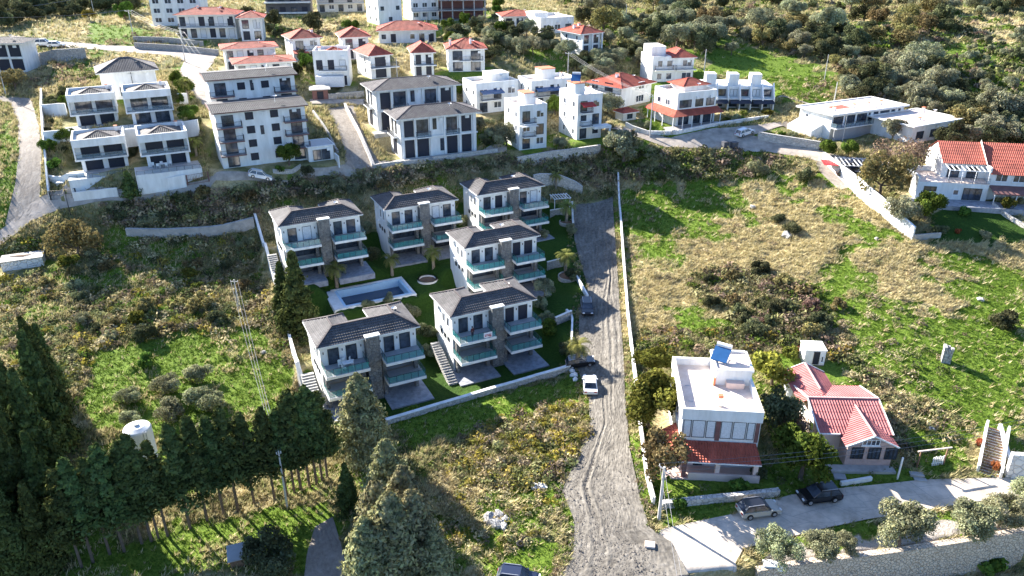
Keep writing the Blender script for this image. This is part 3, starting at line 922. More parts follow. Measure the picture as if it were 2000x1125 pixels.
# outside stairs down the left side
def stairs(name, label, p0, p1, width, n, m='conc', cat='stairs', side=None, nose='white'):
    """straight flight from the foot p0 up to p1"""
    p0, p1 = Vector(p0), Vector(p1)
    d = Vector((p1.x-p0.x, p1.y-p0.y, 0)); L = d.length; h = p1.z-p0.z
    r = empty(name, p0, math.atan2(d.y, d.x), label, cat)
    for i in range(n):
        mb = MB(); mb.box(L*i/n, L*(i+1)/n-.004, -width/2, width/2, h*i/n-.55, h*(i+1)/n)
        mb.box(L*i/n-.03, L*i/n+.02, -width/2-.001, width/2+.001, h*(i+1)/n-.06, h*(i+1)/n+.004, 1)
        mb.build('step', [M[m], M[nose]], r)
    if side:
        for sg in (-1, 1):
            mb = MB()
            y0, y1 = sorted((sg*(width/2+.004), sg*(width/2+.25)))
            mb.poly([(0,y0,-1),(L,y0,h-1),(L,y0,h+side),(0,y0,side)]); mb.poly([(0,y1,side),(L,y1,h+side),(L,y1,h-1),(0,y1,-1)])
            mb.poly([(0,y0,side),(L,y0,h+side),(L,y1,h+side),(0,y1,side)]); mb.poly([(0,y0,-1),(0,y0,side),(0,y1,side),(0,y1,-1)]); mb.poly([(L,y0,h-1),(L,y1,h-1),(L,y1,h+side),(L,y0,h+side)])
            mb.build('side_wall', M['white'], r)
    return r
stairs('stone_stairs', 'steep stone stairs with pale nosings beside the villa nearest the drone', vpt(0, -1.1, -3.9), vpt(0, -.9, 4.6, 3.3), 1.7, 19)
stairs('stone_stairs', 'stone stairs along the left wall of the villa with the person', vpt(1, -.9, -2.6), vpt(1, -.8, 5.0, 3.0), 1.3, 17, 'greyst', nose='conc')
stairs('stone_stairs', 'stone stairs behind the conifer beside the left back villa', vpt(2, -1.2, -3.2), vpt(2, -1.0, 4.6, 3.0), 1.5, 17, 'greyst', nose='conc')
# ---------------------------------------------------------------- the other houses
def rows(s, f, cols, lv, kind='win', **k):
    for u0, u1 in cols:
        for v0, v1 in lv: s.win(f, u0*s.fl(f), u1*s.fl(f), v0, v1, kind, **k)

def h_edge():
    s = House('grey_roof_house', 'pale house with four big dark windows at the left edge of the photo', (-28,141), 84, 53, 86, D=8)
    s.wall('white'); s.hip(1.0, .9, 'roofg', 'capb', fas='white')
    fl = s.H/2
    rows(s, 'F', ((.05,.31),(.37,.64),(.70,.97)), ((.3,fl-.35),(fl+.25,s.H-.35)), 'dark')
    mb = MB(); mb.box(-.1, s.W+.1, -.25, -.002, fl-.12, fl+.1); mb.build('floor_band', M['white'], s.root)
h_edge()

def h_hipgrey():
    s = House('grey_roof_house', 'tall white house under a dark grey hip roof behind the flat roofed cubes', (206,196), 62, 312, 144, D=9)
    s.wall('white'); s.hip(2.3, .8, 'roofg', 'capb', fas='white')
    s.win('R', 2, 3.2, 2.5, 4, 'door')
    s.win('F', s.W*.3, s.W*.42, .6, 2.6, 'door')
    mb = MB(); mb.tube([(s.W*.55, -.06, 0), (s.W*.55, -.06, s.H)], .06, 6); mb.build('drainpipe', M['rail'], s.root)
h_hipgrey()

def cube(label, base, frx, topy, k):
    s = House('cubic_house', label, base, 64, frx, topy, D=8.6, group='white flat roofed cubic houses')
    W, D, H = s.W, s.D, s.H
    fl = H*.40
    mb = MB(); mb.box(0, W, 1.6, D, fl, H-.8); mb.box(0, W, -.0, 1.6, H-1.45, H-.8); mb.box(0, .25, 0, 1.6, fl, H-1.45); mb.box(W-.25, W, 0, 1.6, fl, H-1.45)
    mb.box(.9, W-.3, 1.2, D, -3, fl-.3)
    mb.box(.9, 1.5, .3, 1.2, -1, fl-.3); mb.box(W-.9, W-.3, .3, 1.2, -1, fl-.3)
    mb.build('wall', M['white'], s.root)
    mb = MB(); mb.box(-.02, W+.02, -.25, D-.1, fl-.3, fl-.02); mb.box(.1, W-.1, -.15, 1.6, fl-.02, fl, 1); b = mb.build('balcony', [M['white'], M['tile']], s.root)
    s.rail('F', .3, W-.3, fl, .12, .95, 'clear', b, sides=False)
    s.flat(.8, .3, z=H-.8, top='white')
    x0, x1, y0, y1 = .75, W-.75, .75, D-.75
    f, h = hip_faces(x0, x1, y0, y1, H-.76, 1.25)
    roof_mesh('roof', s.root, f, h, M['roofb'], M['capb'])
    kd = ('dark','dark') if k in (0, 3) else ('door','door')
    for i, (a, c) in enumerate(((.13,.48),(.56,.91))):
        s.win('F', W*a, W*c, fl+.02, H-1.5, kd[i], out=-1.598, sub=True)
        s.win('F', W*a+.3, W*c+.1, .05, fl-.55, 'dark' if k != 2 else 'door', out=-1.198, sub=True)
    s.win('R', 3, 4, fl+.6, fl+2, 'win')
    mb = MB(); mb.box(W*.3, W*.75, D*.4, D*.4+.4, H, H+.3)
    s.chimney(W-1.6, D-1.6, H-.5, .9, .5)
    e = 4.6 if k in (0, 3) else 3.0
    mb = MB(); mb.box(-1.5, W+1.2, -e, 1.2, -3.5, .02); mb.box(-1.45, W+1.15, -e+.05, 1.2, .02, .03, 1)
    mb.build('terrace', [M['white'], M['tile']], s.root)
    s.rail('F', -1.3, W+1.0, .03, e-.1, .8, 'clear', None, sides=False)
    return s
cube('white cubic house at the back left of the four, shutters half down', (143,250), 236, 187, 1)
cube('white cubic house at the back right of the four, pale curtains in its windows', (252,246), 344, 180, 2)
cf1 = cube('white cubic house at the front left of the four, all four shutters down', (153,338), 256, 275, 0)
cf2 = cube('white cubic house at the front right of the four, table and chairs on its terrace', (280,329), 376, 265, 3)

def apartment(label, base, frx, topy, nfl):
    s = House('apartment_block', label, base, 64, frx, topy, D=9.5, cat='apartment block', group='white balconied apartment blocks')
    W, D, H = s.W, s.D, s.H
    s.wall('white')
    s.hip(.55, .7, 'roofb', 'capb', gable='x', fas='brown')
    fl = H/nfl
    for i in range(nfl):
        z = i*fl
        if i:
            s.balcony('F', -.15, W*.27, z+.02, 1.5, m='brown'); s.balcony('F', W*.74, W+.15, z+.02, 1.5, m='brown')
        s.win('F', W*.06, W*.19, z+.05, z+fl*.8, 'door'); s.win('F', W*.82, W*.95, z+.05, z+fl*.8, 'door')
        s.win('F', W*.32, W*.41, z+.9, z+2.3, 'dark', n=0); s.win('F', W*.60, W*.69, z+.9, z+2.3, 'dark', n=0)
        s.win('R', 2, 3.2, z+.9, z+2.2, 'win'); s.win('R', 5.5, 6.6, z+.9, z+2.2, 'win')
    s.win('F', W*.47, W*.51, fl*2.2, fl*2.85, 'door', n=0)
    for x in (W*.275, W*.73):
        mb = MB(); mb.tube([(x, -.07, 0), (x, -.07, H-.1)], .05, 6); mb.build('drainpipe', M['white'], s.root)
    return s
apartment('four storey white apartment block with brown roof standing on the street', (437,329), 606, 222, 4)
apartment('white apartment block just behind the one on the street', (421,250), 584, 158, 3)

def annex():
    s = House('flat_roof_annex', 'small white annex with flat pale roof beside the street apartment block', (604,316), 64, 653, 288, D=5)
    s.wall('white'); s.flat(.12, .25, top='tile', ov=.3)
    s.win('F', s.W*.18, s.W*.5, .1, 2.2, 'door', n=1); s.win('F', s.W*.52, s.W*.85, .1, 2.2, 'door', n=1)
    mb = MB(); mb.prism([(s.W+.0, -.3), (s.W+.25, -.3), (s.W+.25, -3.2), (s.W, -3.2)], -1, 1.3); mb.build('side_wall', M['white'], s.root)
annex()

def longred(label, base, az, frx, topy, D, rise, ov=.9, H=None, wins=5, wall='white', roof='roofr', two=True, parap=False, group=None, **k):
    s = House('red_roof_house', label, base, az, frx, topy, D=D, H=H, group=group, **k)
    s.wall(wall)
    s.hip(rise, ov, roof, 'capr')
    n = wins; W = s.W
    fl = s.H/2 if two else s.H
    for j in range(2 if two else 1):
        z = j*fl
        for i in range(n):
            u = (i+.5)/n*W
            s.win('F', u-W/n*.3, u+W/n*.3, z+.25, z+fl-.45, ('dark','door','curtain')[(i+j) % 3])
    s.win('L', s.D*.35, s.D*.5, s.H-2, s.H-.7, 'win'); s.win('R', s.D*.4, s.D*.6, s.H-2, s.H-.7, 'win')
    return s
s = longred('front one of two long low houses with flat pink red roofs above the apartments', (467,170), 68, 576, 126, 8.5, .9)
s.balcony('F', .2, s.W-.2, s.H/2, 1.2)
s = longred('rear one of two long low houses with flat pink red roofs', (444,138), 68, 542, 97, 8.5, .9)
s = longred('long red roofed house with a row of dark windows at the top left', (353,76), 84, 464, 30, 9, 1.6, wins=6)
s.balcony('F', .2, s.W-.2, s.H/2, 1.4); s.chimney(s.W*.3, 4, s.H+.8); s.chimney(s.W*.7, 4, s.H+.8)
s = longred('short red roofed wing beside the long house at the top left', (473,80), 78, 516, 36, 8, 1.4, wins=2)

def plain(name, label, base, az, frx, topy=None, H=None, D=8, m='white', cols=3, floors=2, kinds=('door','win'), roof=None, cat='house', popup=None, lcols=2, **k):
    s = House(name, label, base, az, frx, topy, D=D, H=H, cat=cat, **k)
    s.wall(m)
    fl = s.H/floors
    for j in range(floors):
        for i in range(cols):
            u = (i+.5)/cols*s.W; w = s.W/cols*.27
            kd = kinds[(i+j) % len(kinds)]
            if kd is None: continue
            z0 = .1 if kd in ('door','dark') else .9
            s.win('F', u-w, u+w, j*fl+z0, j*fl+min(2.35, fl-.35), kd)
        for i in range(lcols):
            u = (i+.6)/lcols*s.D
            s.win('L', u-.45, u+.45, j*fl+.9, j*fl+2.1, 'win', n=0)
    if roof: s.hip(*roof)
    else: s.flat(.8, m='white')
    if popup:
        x0, x1, y0, y1, h = popup
        mb = MB(); mb.box(x0*s.W, x1*s.W, y0*s.D, y1*s.D, s.H+.02, s.H+h); mb.build('stair_tower', M['white'], s.root)
        mb = MB(); mb.box(x0*s.W-.1, x1*s.W+.1, y0*s.D-.1, y1*s.D+.1, s.H+h, s.H+h+.15); mb.build('tower_roof', M['orange' if roof is None and h > 2.2 else 'white'], s.root)
    return s
s = plain('white_block', 'white apartment block at the top left behind the long red roof', (300,50), 84, 396, H=11, D=10, cols=4, floors=4, kinds=('win',), cat='apartment block')
s = plain('dark_modern_house', 'dark modern house with white floor bands at the top edge', (521,28), 82, 607, H=7.5, D=9, m='dkgrey', cols=4, kinds=('door','dark'))
for z in (.2, 3.6, 7.2):
    s.block('floor_band', 'white', -.3, s.W+.3, -1.2, -.004, z, z+.45)
s = plain('red_roof_house', 'beige house with long pink red roof at the top edge', (621,24), 76, 712, H=6, D=9, m='cream', cols=5, kinds=('door','win'), roof=(1.4,.7,'roofr','capr'))
s.balcony('F', 0, s.W, 3, 1.2)
s = plain('white_block', 'tall plain white block with few windows, left of the pair at the top', (741,49), 60, 786, H=13, D=11, cols=3, floors=4, kinds=(None,'win',None,'win',None), cat='apartment block')
s = plain('white_block', 'tall white block on pillars, right of the pair at the top', (804,40), 68, 857, H=12, D=10, cols=3, floors=4, kinds=('win',), cat='apartment block')
for i in range(4): s.block('pillar', 'white', i*s.W/3.3, i*s.W/3.3+.35, -1.5, -1.15, -2.5, 2.6)
s.balcony('F', 0, s.W, 2.8, 1.5)
def skeleton():
    s = House('unfinished_building', 'unfinished concrete frame building with open floors at the top edge', (862,40), 80, 949, H=9.5, D=9, cat='building')
    for z in (0, 3.1, 6.2, 9.3):
        s.block('floor_slab', 'conc', -.3, s.W+.3, -.3, s.D, z-.25, z)
    for i in range(5):
        for y in (0, s.D-.5): s.block('pillar', 'brown' if y else 'conc', i*(s.W-.4)/4, i*(s.W-.4)/4+.4, y+.002, y+.4, -2, 9.0)
    s.block('back_wall', 'brown', 0, s.W, s.D*.6, s.D*.6+.2, 0, 9.0)
skeleton()

s = plain('red_roof_house', 'small white house with red roof and low red porch, left of its row', (575,121), 62, 629, 77, D=8.5, cols=2, kinds=('win','door'), roof=(1.9,.7,'roofr','capr'))
s.balcony('F', s.W*.4, s.W, s.H/2, 1.2); s.chimney(s.W*.8, 3, s.H+.6, 1.2)
mb = MB(); mb.poly([(-.2,-2.2,s.H*.42),(s.W*.5,-2.2,s.H*.42),(s.W*.5,-.01,s.H*.52),(-.2,-.01,s.H*.52)]); mb.box(-.2, s.W*.5, -2.2, -2.1, s.H*.42-.15, s.H*.42-.01); mb.build('porch_roof', M['roofr'], s.root)
s = plain('red_roof_house', 'square white house with red hip roof and wide open upper balcony', (672,116), 72, 722, 74, D=9, cols=2, kinds=('dark','door'), roof=(2.0,.8,'roofr','capr'))
s.balcony('F', 0, s.W, s.H/2, 1.2)
s = plain('red_roof_house', 'long white house under a wide red roof below the pair of white blocks', (741,84), 82, 852, 61, D=10, cols=6, floors=1, kinds=('win','dark',None,'win','door','dark'), roof=(2.0,.7,'roofr','capr'))
s = plain('flat_roof_house', 'white flat roofed house with glazed ground floor and small red roof top', (617,168), 84, 684, 106, D=8, cols=3, kinds=('curtain','dark','dark'), lcols=3)
s.balcony('F', s.W*.15, s.W*.95, s.H/2, 1.2); s.chimney(s.W*.15, 1, s.H, 1.4)
f, h = hip_faces(s.W*.3, s.W*.8, 2, 6, s.H+.1, 1.0); roof_mesh('roof', s.root, f, h, M['roofr'], M['capr'])
mb = MB(); mb.box(.5, s.W*.85, -2.4, -.01, .1, 2.6); mb.build('conservatory', M['curtain'], s.root)
s = plain('red_roof_house', 'white house with red hip roof and dark terrace, left of the twin pair', (726,154), 60, 764, 110, D=10, cols=1, kinds=('dark',), roof=(1.9,.7,'roofr','capr'), lcols=1)
s.balcony('F', -.2, s.W+1.8, s.H/2, 1.6)
s = plain('red_roof_house', 'white house with red hip roof and two dark upper windows, right of the twin pair', (809,149), 78, 848, 104, D=9, cols=2, kinds=('dark',), roof=(1.9,.7,'roofr','capr'), lcols=0)
s.balcony('F', 0, s.W+.6, s.H/2, 1.4)
s = plain('red_roof_house', 'white red roofed house with two chimneys and bluish ground floor, farthest right', (877,140), 82, 947, 97, D=9, cols=2, kinds=('door',), roof=(2.0,.7,'roofr','capr'), lcols=2)
s.chimney(.4, 2, s.H, 2.2, .5); s.chimney(s.W*.6, 1.5, s.H, 2.4, .5)
s.balcony('F', s.W*.3, s.W*.6, s.H/2, .9); s.balcony('F', s.W*.65, s.W*.95, s.H/2, .9)

def greydup(label, base, frx, topy, D):
    s = House('grey_roof_duplex', label, base, 66, frx, topy, D=D, group='long grey roofed duplex houses')
    s.wall('white'); s.hip(1.5, 1.0, 'roofg', 'capb', fas='white')
    W, H = s.W, s.H; fl = H*.52
    for a, b, k2 in ((.05,.17,'dark'),(.21,.36,'door'),(.60,.74,'door'),(.80,.93,'dark')):
        s.win('F', W*a, W*b, fl+.15, H-.5, k2); s.win('F', W*a, W*b, .1, fl-.5, 'dark' if k2 == 'door' else k2)
    s.win('F', W*.42, W*.47, fl+1.2, H-.5, 'door', n=0); s.win('F', W*.51, W*.56, .9, fl-.8, 'door', n=0)
    s.balcony('F', W*.20, W*.38, fl, 1.0, 'clear', m='white'); s.balcony('F', W*.58, W*.76, fl, 1.0, 'clear', m='white')
    for x in (.02, .185, .385, .57, .77, .96): s.block('pilaster', 'white', W*x-.16, W*x+.16, -.35, -.002, -1, H)
    s.block('floor_band', 'white', -.15, W+.15, -.45, -.352, fl-.3, fl)
    s.block('plinth', 'conc', -1.5, W+1.5, -2.6, -.36, -2, .05)
    s.win('L', 1.5, 2.6, fl+.3, H-.5, 'door'); s.win('L', 4, 5, fl+.3, H-.5, 'door'); s.win('L', 2, 4.5, .2, fl-.5, 'dark')
    s.balcony('L', 1, 6, fl, 1.0)
greydup('rear one of two grey roofed white duplex houses with tall dark shutters', (739,256), 893, 178, 8.5)
greydup('front one of two grey roofed white duplex houses, on the street', (785,311), 931, 233, 7.5)

# white flat roofed cluster right of the centre
def cluster(label, base, az, frx, topy, D, cols, floors, popup, awn=None, kinds=('door','win')):
    s = plain('flat_roof_house', label, base, az, frx, topy, D=D, cols=cols, floors=floors, kinds=kinds, popup=popup)
    fl = s.H/floors
    for j in range(1, floors): s.balcony('F', s.W*.1, s.W*.55, j*fl, 1.3)
    if awn:
        mb = MB(); z = s.H-.9
        mb.poly([(s.W*.08,-1.8,z-.5),(s.W*.6,-1.8,z-.5),(s.W*.6,-.02,z),(s.W*.08,-.02,z)]); mb.box(s.W*.08, s.W*.6, -1.8, -1.74, z-.7, z-.505); mb.build('awning', M[awn], s.root)
    s.chimney(s.W*.75, s.D*.4, s.H, 1.5, .5)
    return s
cluster('white flat roofed house with blue awning, leftmost of the cubic cluster', (931,222), 64, 1012, 170, 8, 3, 2, (.45,.9,.35,.9,2.0), 'panel')
cluster('white flat roofed house with small red tower roof behind the cubic cluster', (1037,212), 66, 1126, 165, 7.5, 3, 2, (.3,.6,.3,.75,2.8), 'panel')
s = cluster('narrow three storey white house with pergola slats, front of the cubic cluster', (1014,293), 68, 1067, 214, 8.5, 2, 3, (.35,.7,.3,.7,2.6))
for k in range(7): s.block('pergola_slat', 'white', -.3, s.W*.55, -2.4+k*.33, -2.3+k*.33, s.H*.62, s.H*.62+.08)
s = cluster('white three storey tower house with bright bare side wall and roof turret', (1126,273), 66, 1173, 193, 8.5, 2, 3, (.02,.42,.2,.62,2.8), 'redp')
cl4 = s
s.block('porch', 'white', s.W*.5, s.W+1.2, -2.4, -.3, s.H*.28, s.H*.34); s.block('pillar', 'white', s.W+.7, s.W+1.1, -2.3, -1.9, -2, s.H*.28)

s = plain('flat_roof_house', 'wide white flat roofed house below the trees at the top centre', (1056,66), 64, 1120, 41, D=12, cols=3, floors=1, kinds=('win','win','door'), popup=(.05,.45,.4,.9,1.6))
s = longred('low white house with pale red roof left of the wide white flat roofed one', (984,58), 80, 1046, 33, 9, 1.4, two=False, wins=3)
s = plain('red_roof_house', 'tall square house with red hip roof and white corner columns among dark trees', (1134,107), 58, 1171, 67, D=9.5, cols=2, kinds=('door',), roof=(1.6,.8,'roofr','capr'), m='white')
for u in (0, .5, 1.0): s.block('column', 'white', s.W*u-.2, s.W*u+.2, -.9, -.5, -1, s.H)
s.chimney(s.W*.4, s.D*.5, s.H+.8, 1.4); s.chimney(1, s.D*.5, s.H+.3, 1.6)

s = House('red_roof_house', 'white corner house with big red hip roof and balcony above the kerbside olive', (1211,210), 48, 1270, 173, D=10)
s.wall('white'); s.hip(2.1, .9, 'roofr', 'capr')
s.win('F', s.W*.55, s.W*.75, 3.4, 5.1, 'win'); s.win('F', s.W*.5, s.W*.75, .4, 2, 'win')
s.win('L', s.D*.5, s.D*.75, 3.2, 5.2, 'door'); s.win('L', s.D*.4, s.D*.7, .3, 2.3, 'win'); s.win('L', s.D*.08, s.D*.3, 3.2, 5.2, 'win')
s.balcony('L', .2, s.D+.2, 3.0, 1.6, m='white')
s.chimney(3, 4, s.H+1.2, 1.3)

s = House('red_roof_house', 'white three storey house with half red roof and roof terrace below the olive slope', (1272,160), 80, 1352, 115, D=9)
s.wall('white')
s.hip(1.7, .6, 'roofr', 'capr', box=(s.W*.5, s.W, 0, s.D))
s.flat(.5, z=s.H, box=(0, s.W*.5-.7, 0, s.D), top='orange')
mb = MB(); mb.box(.4, s.W*.38, 2.5, s.D-.3, s.H+.05, s.H+2.6); mb.build('stair_tower', M['white'], s.root)
rows(s, 'F', ((.12,.24),(.34,.48),(.72,.95)), ((.5,2.1),(3.6,5.2)), 'win')
s.balcony('F', s.W*.55, s.W+.3, 3.0, 1.3); s.balcony('F', s.W*.05, s.W*.5, 3.0, 1.0)

def h_awn():
    s = House('red_roof_house', 'white house with red roof and dark red veranda roofs all round its ground floor', (1319,246), 66, 1394, 188, D=9)
    W, D, H = s.W, s.D, s.H
    s.wall('white')
    s.flat(.7, top='terr')
    f, h = hip_faces(W*.3, W+.4, D*.3, D+.3, H+1.3, 1.2); mb = MB()
    mb.box(W*.4, W, D*.4, D, H+.03, H+1.3); mb.build('top_storey', M['white'], s.root)
    roof_mesh('roof', s.root, f, h, M['roofr'], M['capr'])
    fl = H*.48
    mb = MB()
    o = 2.6
    course_face(mb, [(-o,-o,fl-.5),(W+.5,-o,fl-.5),(W+.5,0,fl+.4),(0,0,fl+.4)]); course_face(mb, [(-o,D,fl-.5),(-o,-o,fl-.5),(0,0,fl+.4),(0,D,fl+.4)])
    mb.build('veranda_roof', M['roofr'], s.root)
    for i in range(6): s.block('veranda_post', 'white', -o+.1+i*(W+o)/5.2, -o+.25+i*(W+o)/5.2, -o+.1, -o+.25, -2, fl-.52)
    for i in range(3): s.block('veranda_post', 'white', -o+.1, -o+.25, 1.5+i*3, 1.65+i*3, -2, fl-.5)
    rows(s, 'F', ((.06,.32),(.42,.62),(.70,.95)), ((.1,2.1),), 'door'); rows(s, 'F', ((.06,.36),(.46,.66),(.74,.95)), ((fl+.7,fl+2.4),), 'door')
    rows(s, 'L', ((.15,.3),(.5,.7)), ((fl+.8,fl+2.1),), 'win')
    s.block('terrace', 'conc', -o-.5, W+1, -o-.5, -.01, -2.5, .02)
h_awn()

def terraces():
    s = House('terraced_houses', 'row of three stepped white terraced houses with stair towers', (1378,213), 93, 1511, 172, D=11, cat='house')
    W, D, H = s.W, s.D, s.H
    w = W/3
    for k in range(3):
        x = k*w
        mb = MB()
        mb.box(x+.01, x+w-.01, 2.2, D, -3, H); mb.box(x+.01, x+w*.45, 3, 6, H+.01, H+2.7)
        # sloping party wall
        for xx in (x+w*.45, x+w-.35):
            mb.poly([(xx,0,-2),(xx,2.2,-2),(xx,2.2,H+.9),(xx,0,H*.55)]); mb.poly([(xx+.3,0,H*.55),(xx+.3,2.2,H+.9),(xx+.3,2.2,-2),(xx+.3,0,-2)])
            mb.poly([(xx,0,H*.55),(xx,2.2,H+.9),(xx+.3,2.2,H+.9),(xx+.3,0,H*.55)]); mb.poly([(xx,0,-2),(xx,0,H*.55),(xx+.3,0,H*.55),(xx+.3,0,-2)])
        mb.build('house_unit', M['white'], s.root)
        s.win('F', x+w*.52, x+w*.9, H*.5+.2, H-.6, 'door', out=-2.198); s.win('F', x+w*.08, x+w*.4, H*.5+.2, H-.6, 'curtain', out=-2.198)
        s.win('F', x+w*.1, x+w*.8, .2, H*.5-.6, 'door', out=-2.198)
        mb = MB(); mb.box(x+.05, x+w*.95, 0.3, 2.19, H*.5-.2, H*.5); mb.build('balcony', M['white'], s.root)
        mb = MB(); mb.poly([(x+.2,-1.2,H*.5-.9),(x+w-.2,-1.2,H*.5-.9),(x+w-.2,.3,H*.5-.25),(x+.2,.3,H*.5-.25)]); mb.build('awning', M['shut'], s.root)
terraces()

M['redroofing'] = mat('red_roofing', (.30,.10,.07), .9, var=.2)
def flatlong():
    s = House('flat_roof_house', 'long white flat roofed house with blue glazing along the front on the right', (1618,272), 64, 1757, 225, D=9)
    W, D, H = s.W, s.D, s.H
    s.wall('white'); s.flat(.25, .35, top='terr', ov=.7, name='roof_edge')
    s.block('roof_patch', 'redroofing', W*.22, W*.44, D*.4, D*.72, H+.035, H+.05)
    for x in (.15, .42, .62, .8): s.chimney(W*x, D*.3, H, .9, .5)
    fl = H*.5
    for i in range(6): s.win('F', W*(.02+i*.16), W*(.15+i*.16), fl+.1, H-.5, 'door', n=2)
    s.balcony('F', 0, W, fl, 1.6, 'clear'); s.block('pillar_wall', 'grey', 0, W, -1.2, -1.0, -3, fl-.3)
    mb = MB(); mb.poly([(-3.2,2,1.6),(-.02,2,2.8),(-.02,D,2.8),(-3.2,D,1.6)]); mb.poly([(-3.2,1.98,-2),(-3.2,1.98,1.6),(-.02,1.98,2.8),(-.02,1.98,-2)][::-1]); mb.box(-3.1, -.05, 2, D, -3, 1.5); mb.build('lean_to', M['white'], s.root)
    s.win('L', D*.2, D*.3, fl+.8, fl+1.6, 'win', n=0)
    s2 = House('flat_roof_house', 'low house with plain pale flat roof among the olives at the right', (1777,280), 62, 1866, 247, D=10)
    s2.wall('white'); s2.flat(.2, .3, top='terr', ov=.7, name='roof_edge')
    rows(s2, 'F', ((.1,.25),(.4,.6),(.7,.9)), ((.6,2.2),), 'door')
    s2.chimney(s2.W*.85, 7, s2.H, 1.2, .5); s2.chimney(s2.W*.4, 3, s2.H, .5, .5)
flatlong()

def barn():
    s = House('long_red_roof_house', 'long house with steep red roof, pergola terrace and garden at the right edge', (1786,386), 100, 1924, 354, D=3.6)
    W, H = s.W, s.H
    A = s.D; X0, X1, D = W*.40, W+16, 13.0
    mb = MB(); mb.box(0, W, 0, A, -3, H-.05); mb.build('terrace_block', M['white'], s.root)
    s.block('terrace_floor', 'terr', .0, W-.02, 0.02, A+4, H-.05, H+.02)
    mb = MB(); mb.box(-.02, .25, 0, A+4, H, H+.9); mb.box(.25, X0*.9, A+3.8, A+4, H, H+.9); mb.build('terrace_parapet', M['white'], s.root)
    mb = MB(); mb.box(X0, X1, A, D, -3, H+2.8); mb.build('wall', M['white'], s.root)
    mb = MB(); yr = (A+D)/2
    zE, zR = H+2.75, H+5.6
    course_face(mb, [(X0-.3,A-.5,zE),(W+.2,A-.5,zE),(W+.2,yr,zR),(X0-.3,yr,zR)], course=.9, step=.02)
    course_face(mb, [(W+.2,A-2.7,zE-1.1),(X1+.3,A-2.7,zE-1.1),(X1+.3,yr,zR+.05),(W+.2,yr,zR+.05)], course=.9, step=.02)
    course_face(mb, [(X1+.3,D+.5,zE),(X0-.3,D+.5,zE),(X0-.3,yr,zR),(X1+.3,yr,zR)], course=.9, step=.02)
    mb.build('roof', M['roofr'], s.root)
    mb = MB(); mb.poly([(X0-.01,A,H+2.8),(X0-.01,yr,zR-.15),(X0-.01,D,H+2.8)]); mb.build('gable', M['white'], s.root)
    mb = MB(); mb.box(W+.0, W+.35, A-2.4, yr, zE-.9, zE+.0); mb.poly([(W,A-2.4,zE-.9),(W,yr,zR+.5),(W,yr,zE)]); mb.build('party_wall', M['white'], s.root)
    mb = MB(); mb.box(W+.2, X1, A-2.3, A-.002, -3, zE-1.0); mb.build('front_wing', M['white'], s.root)
    for i in range(5): s.win('F', W+1.2+i*2.9, W+3.2+i*2.9, H+.3, H+1.75, 'win', out=-A+2.302, n=1)
    s.win('F', X0+1, X0+3, H+.05, H+2.1, 'door', out=-A+.002); s.win('F', X0+4.3, X0+6.2, H+.05, H+2.1, 'door', out=-A+.002)
    s.win('F', W*.1, W*.28, 1.4, 2.3, 'door', out=.001, n=1); s.win('F', W*.52, W*.6, .9, 1.9, 'win', out=.001, n=0); s.win('F', W*.66, W*.92, .1, 2.3, 'door', out=.001)
    mb = MB()
    for i in range(9): x = X0+.3+i*(W-X0-.5)/8; mb.bar((x, A, H+2.55), (x, A-3.2, H+2.25), .08, .12)
    mb.bar((X0+.2, A-3.1, H+2.2), (W-.1, A-3.1, H+2.2), .12)
    for i in range(4): x = X0+.3+i*(W-X0-.5)/3; mb.bar((x, A-3.1, H), (x, A-3.1, H+2.2), .1)
    mb.build('pergola', M['wframe'], s.root)
    s.rail('F', X0, W, H+.02, -.1, 1.0, 'bars', sides=False)
    mb = MB(); mb.poly([(W+.3,A-5.6,2.1),(X1,A-5.6,2.1),(X1,A-2.31,2.7),(W+.3,A-2.31,2.7)]); mb.box(W+.3, X1, A-5.6, A-5.5, 1.9, 2.09); mb.build('awning', M['brown'], s.root)
    for i in range(5): s.block('awning_post', 'wframe', W+.5+i*3.6, W+.62+i*3.6, A-5.5, A-5.38, -1, 1.9)
    s.block('patio', 'deck', -1, X1, -4, -.01, -2, .03)
    return s
BARN = barn()

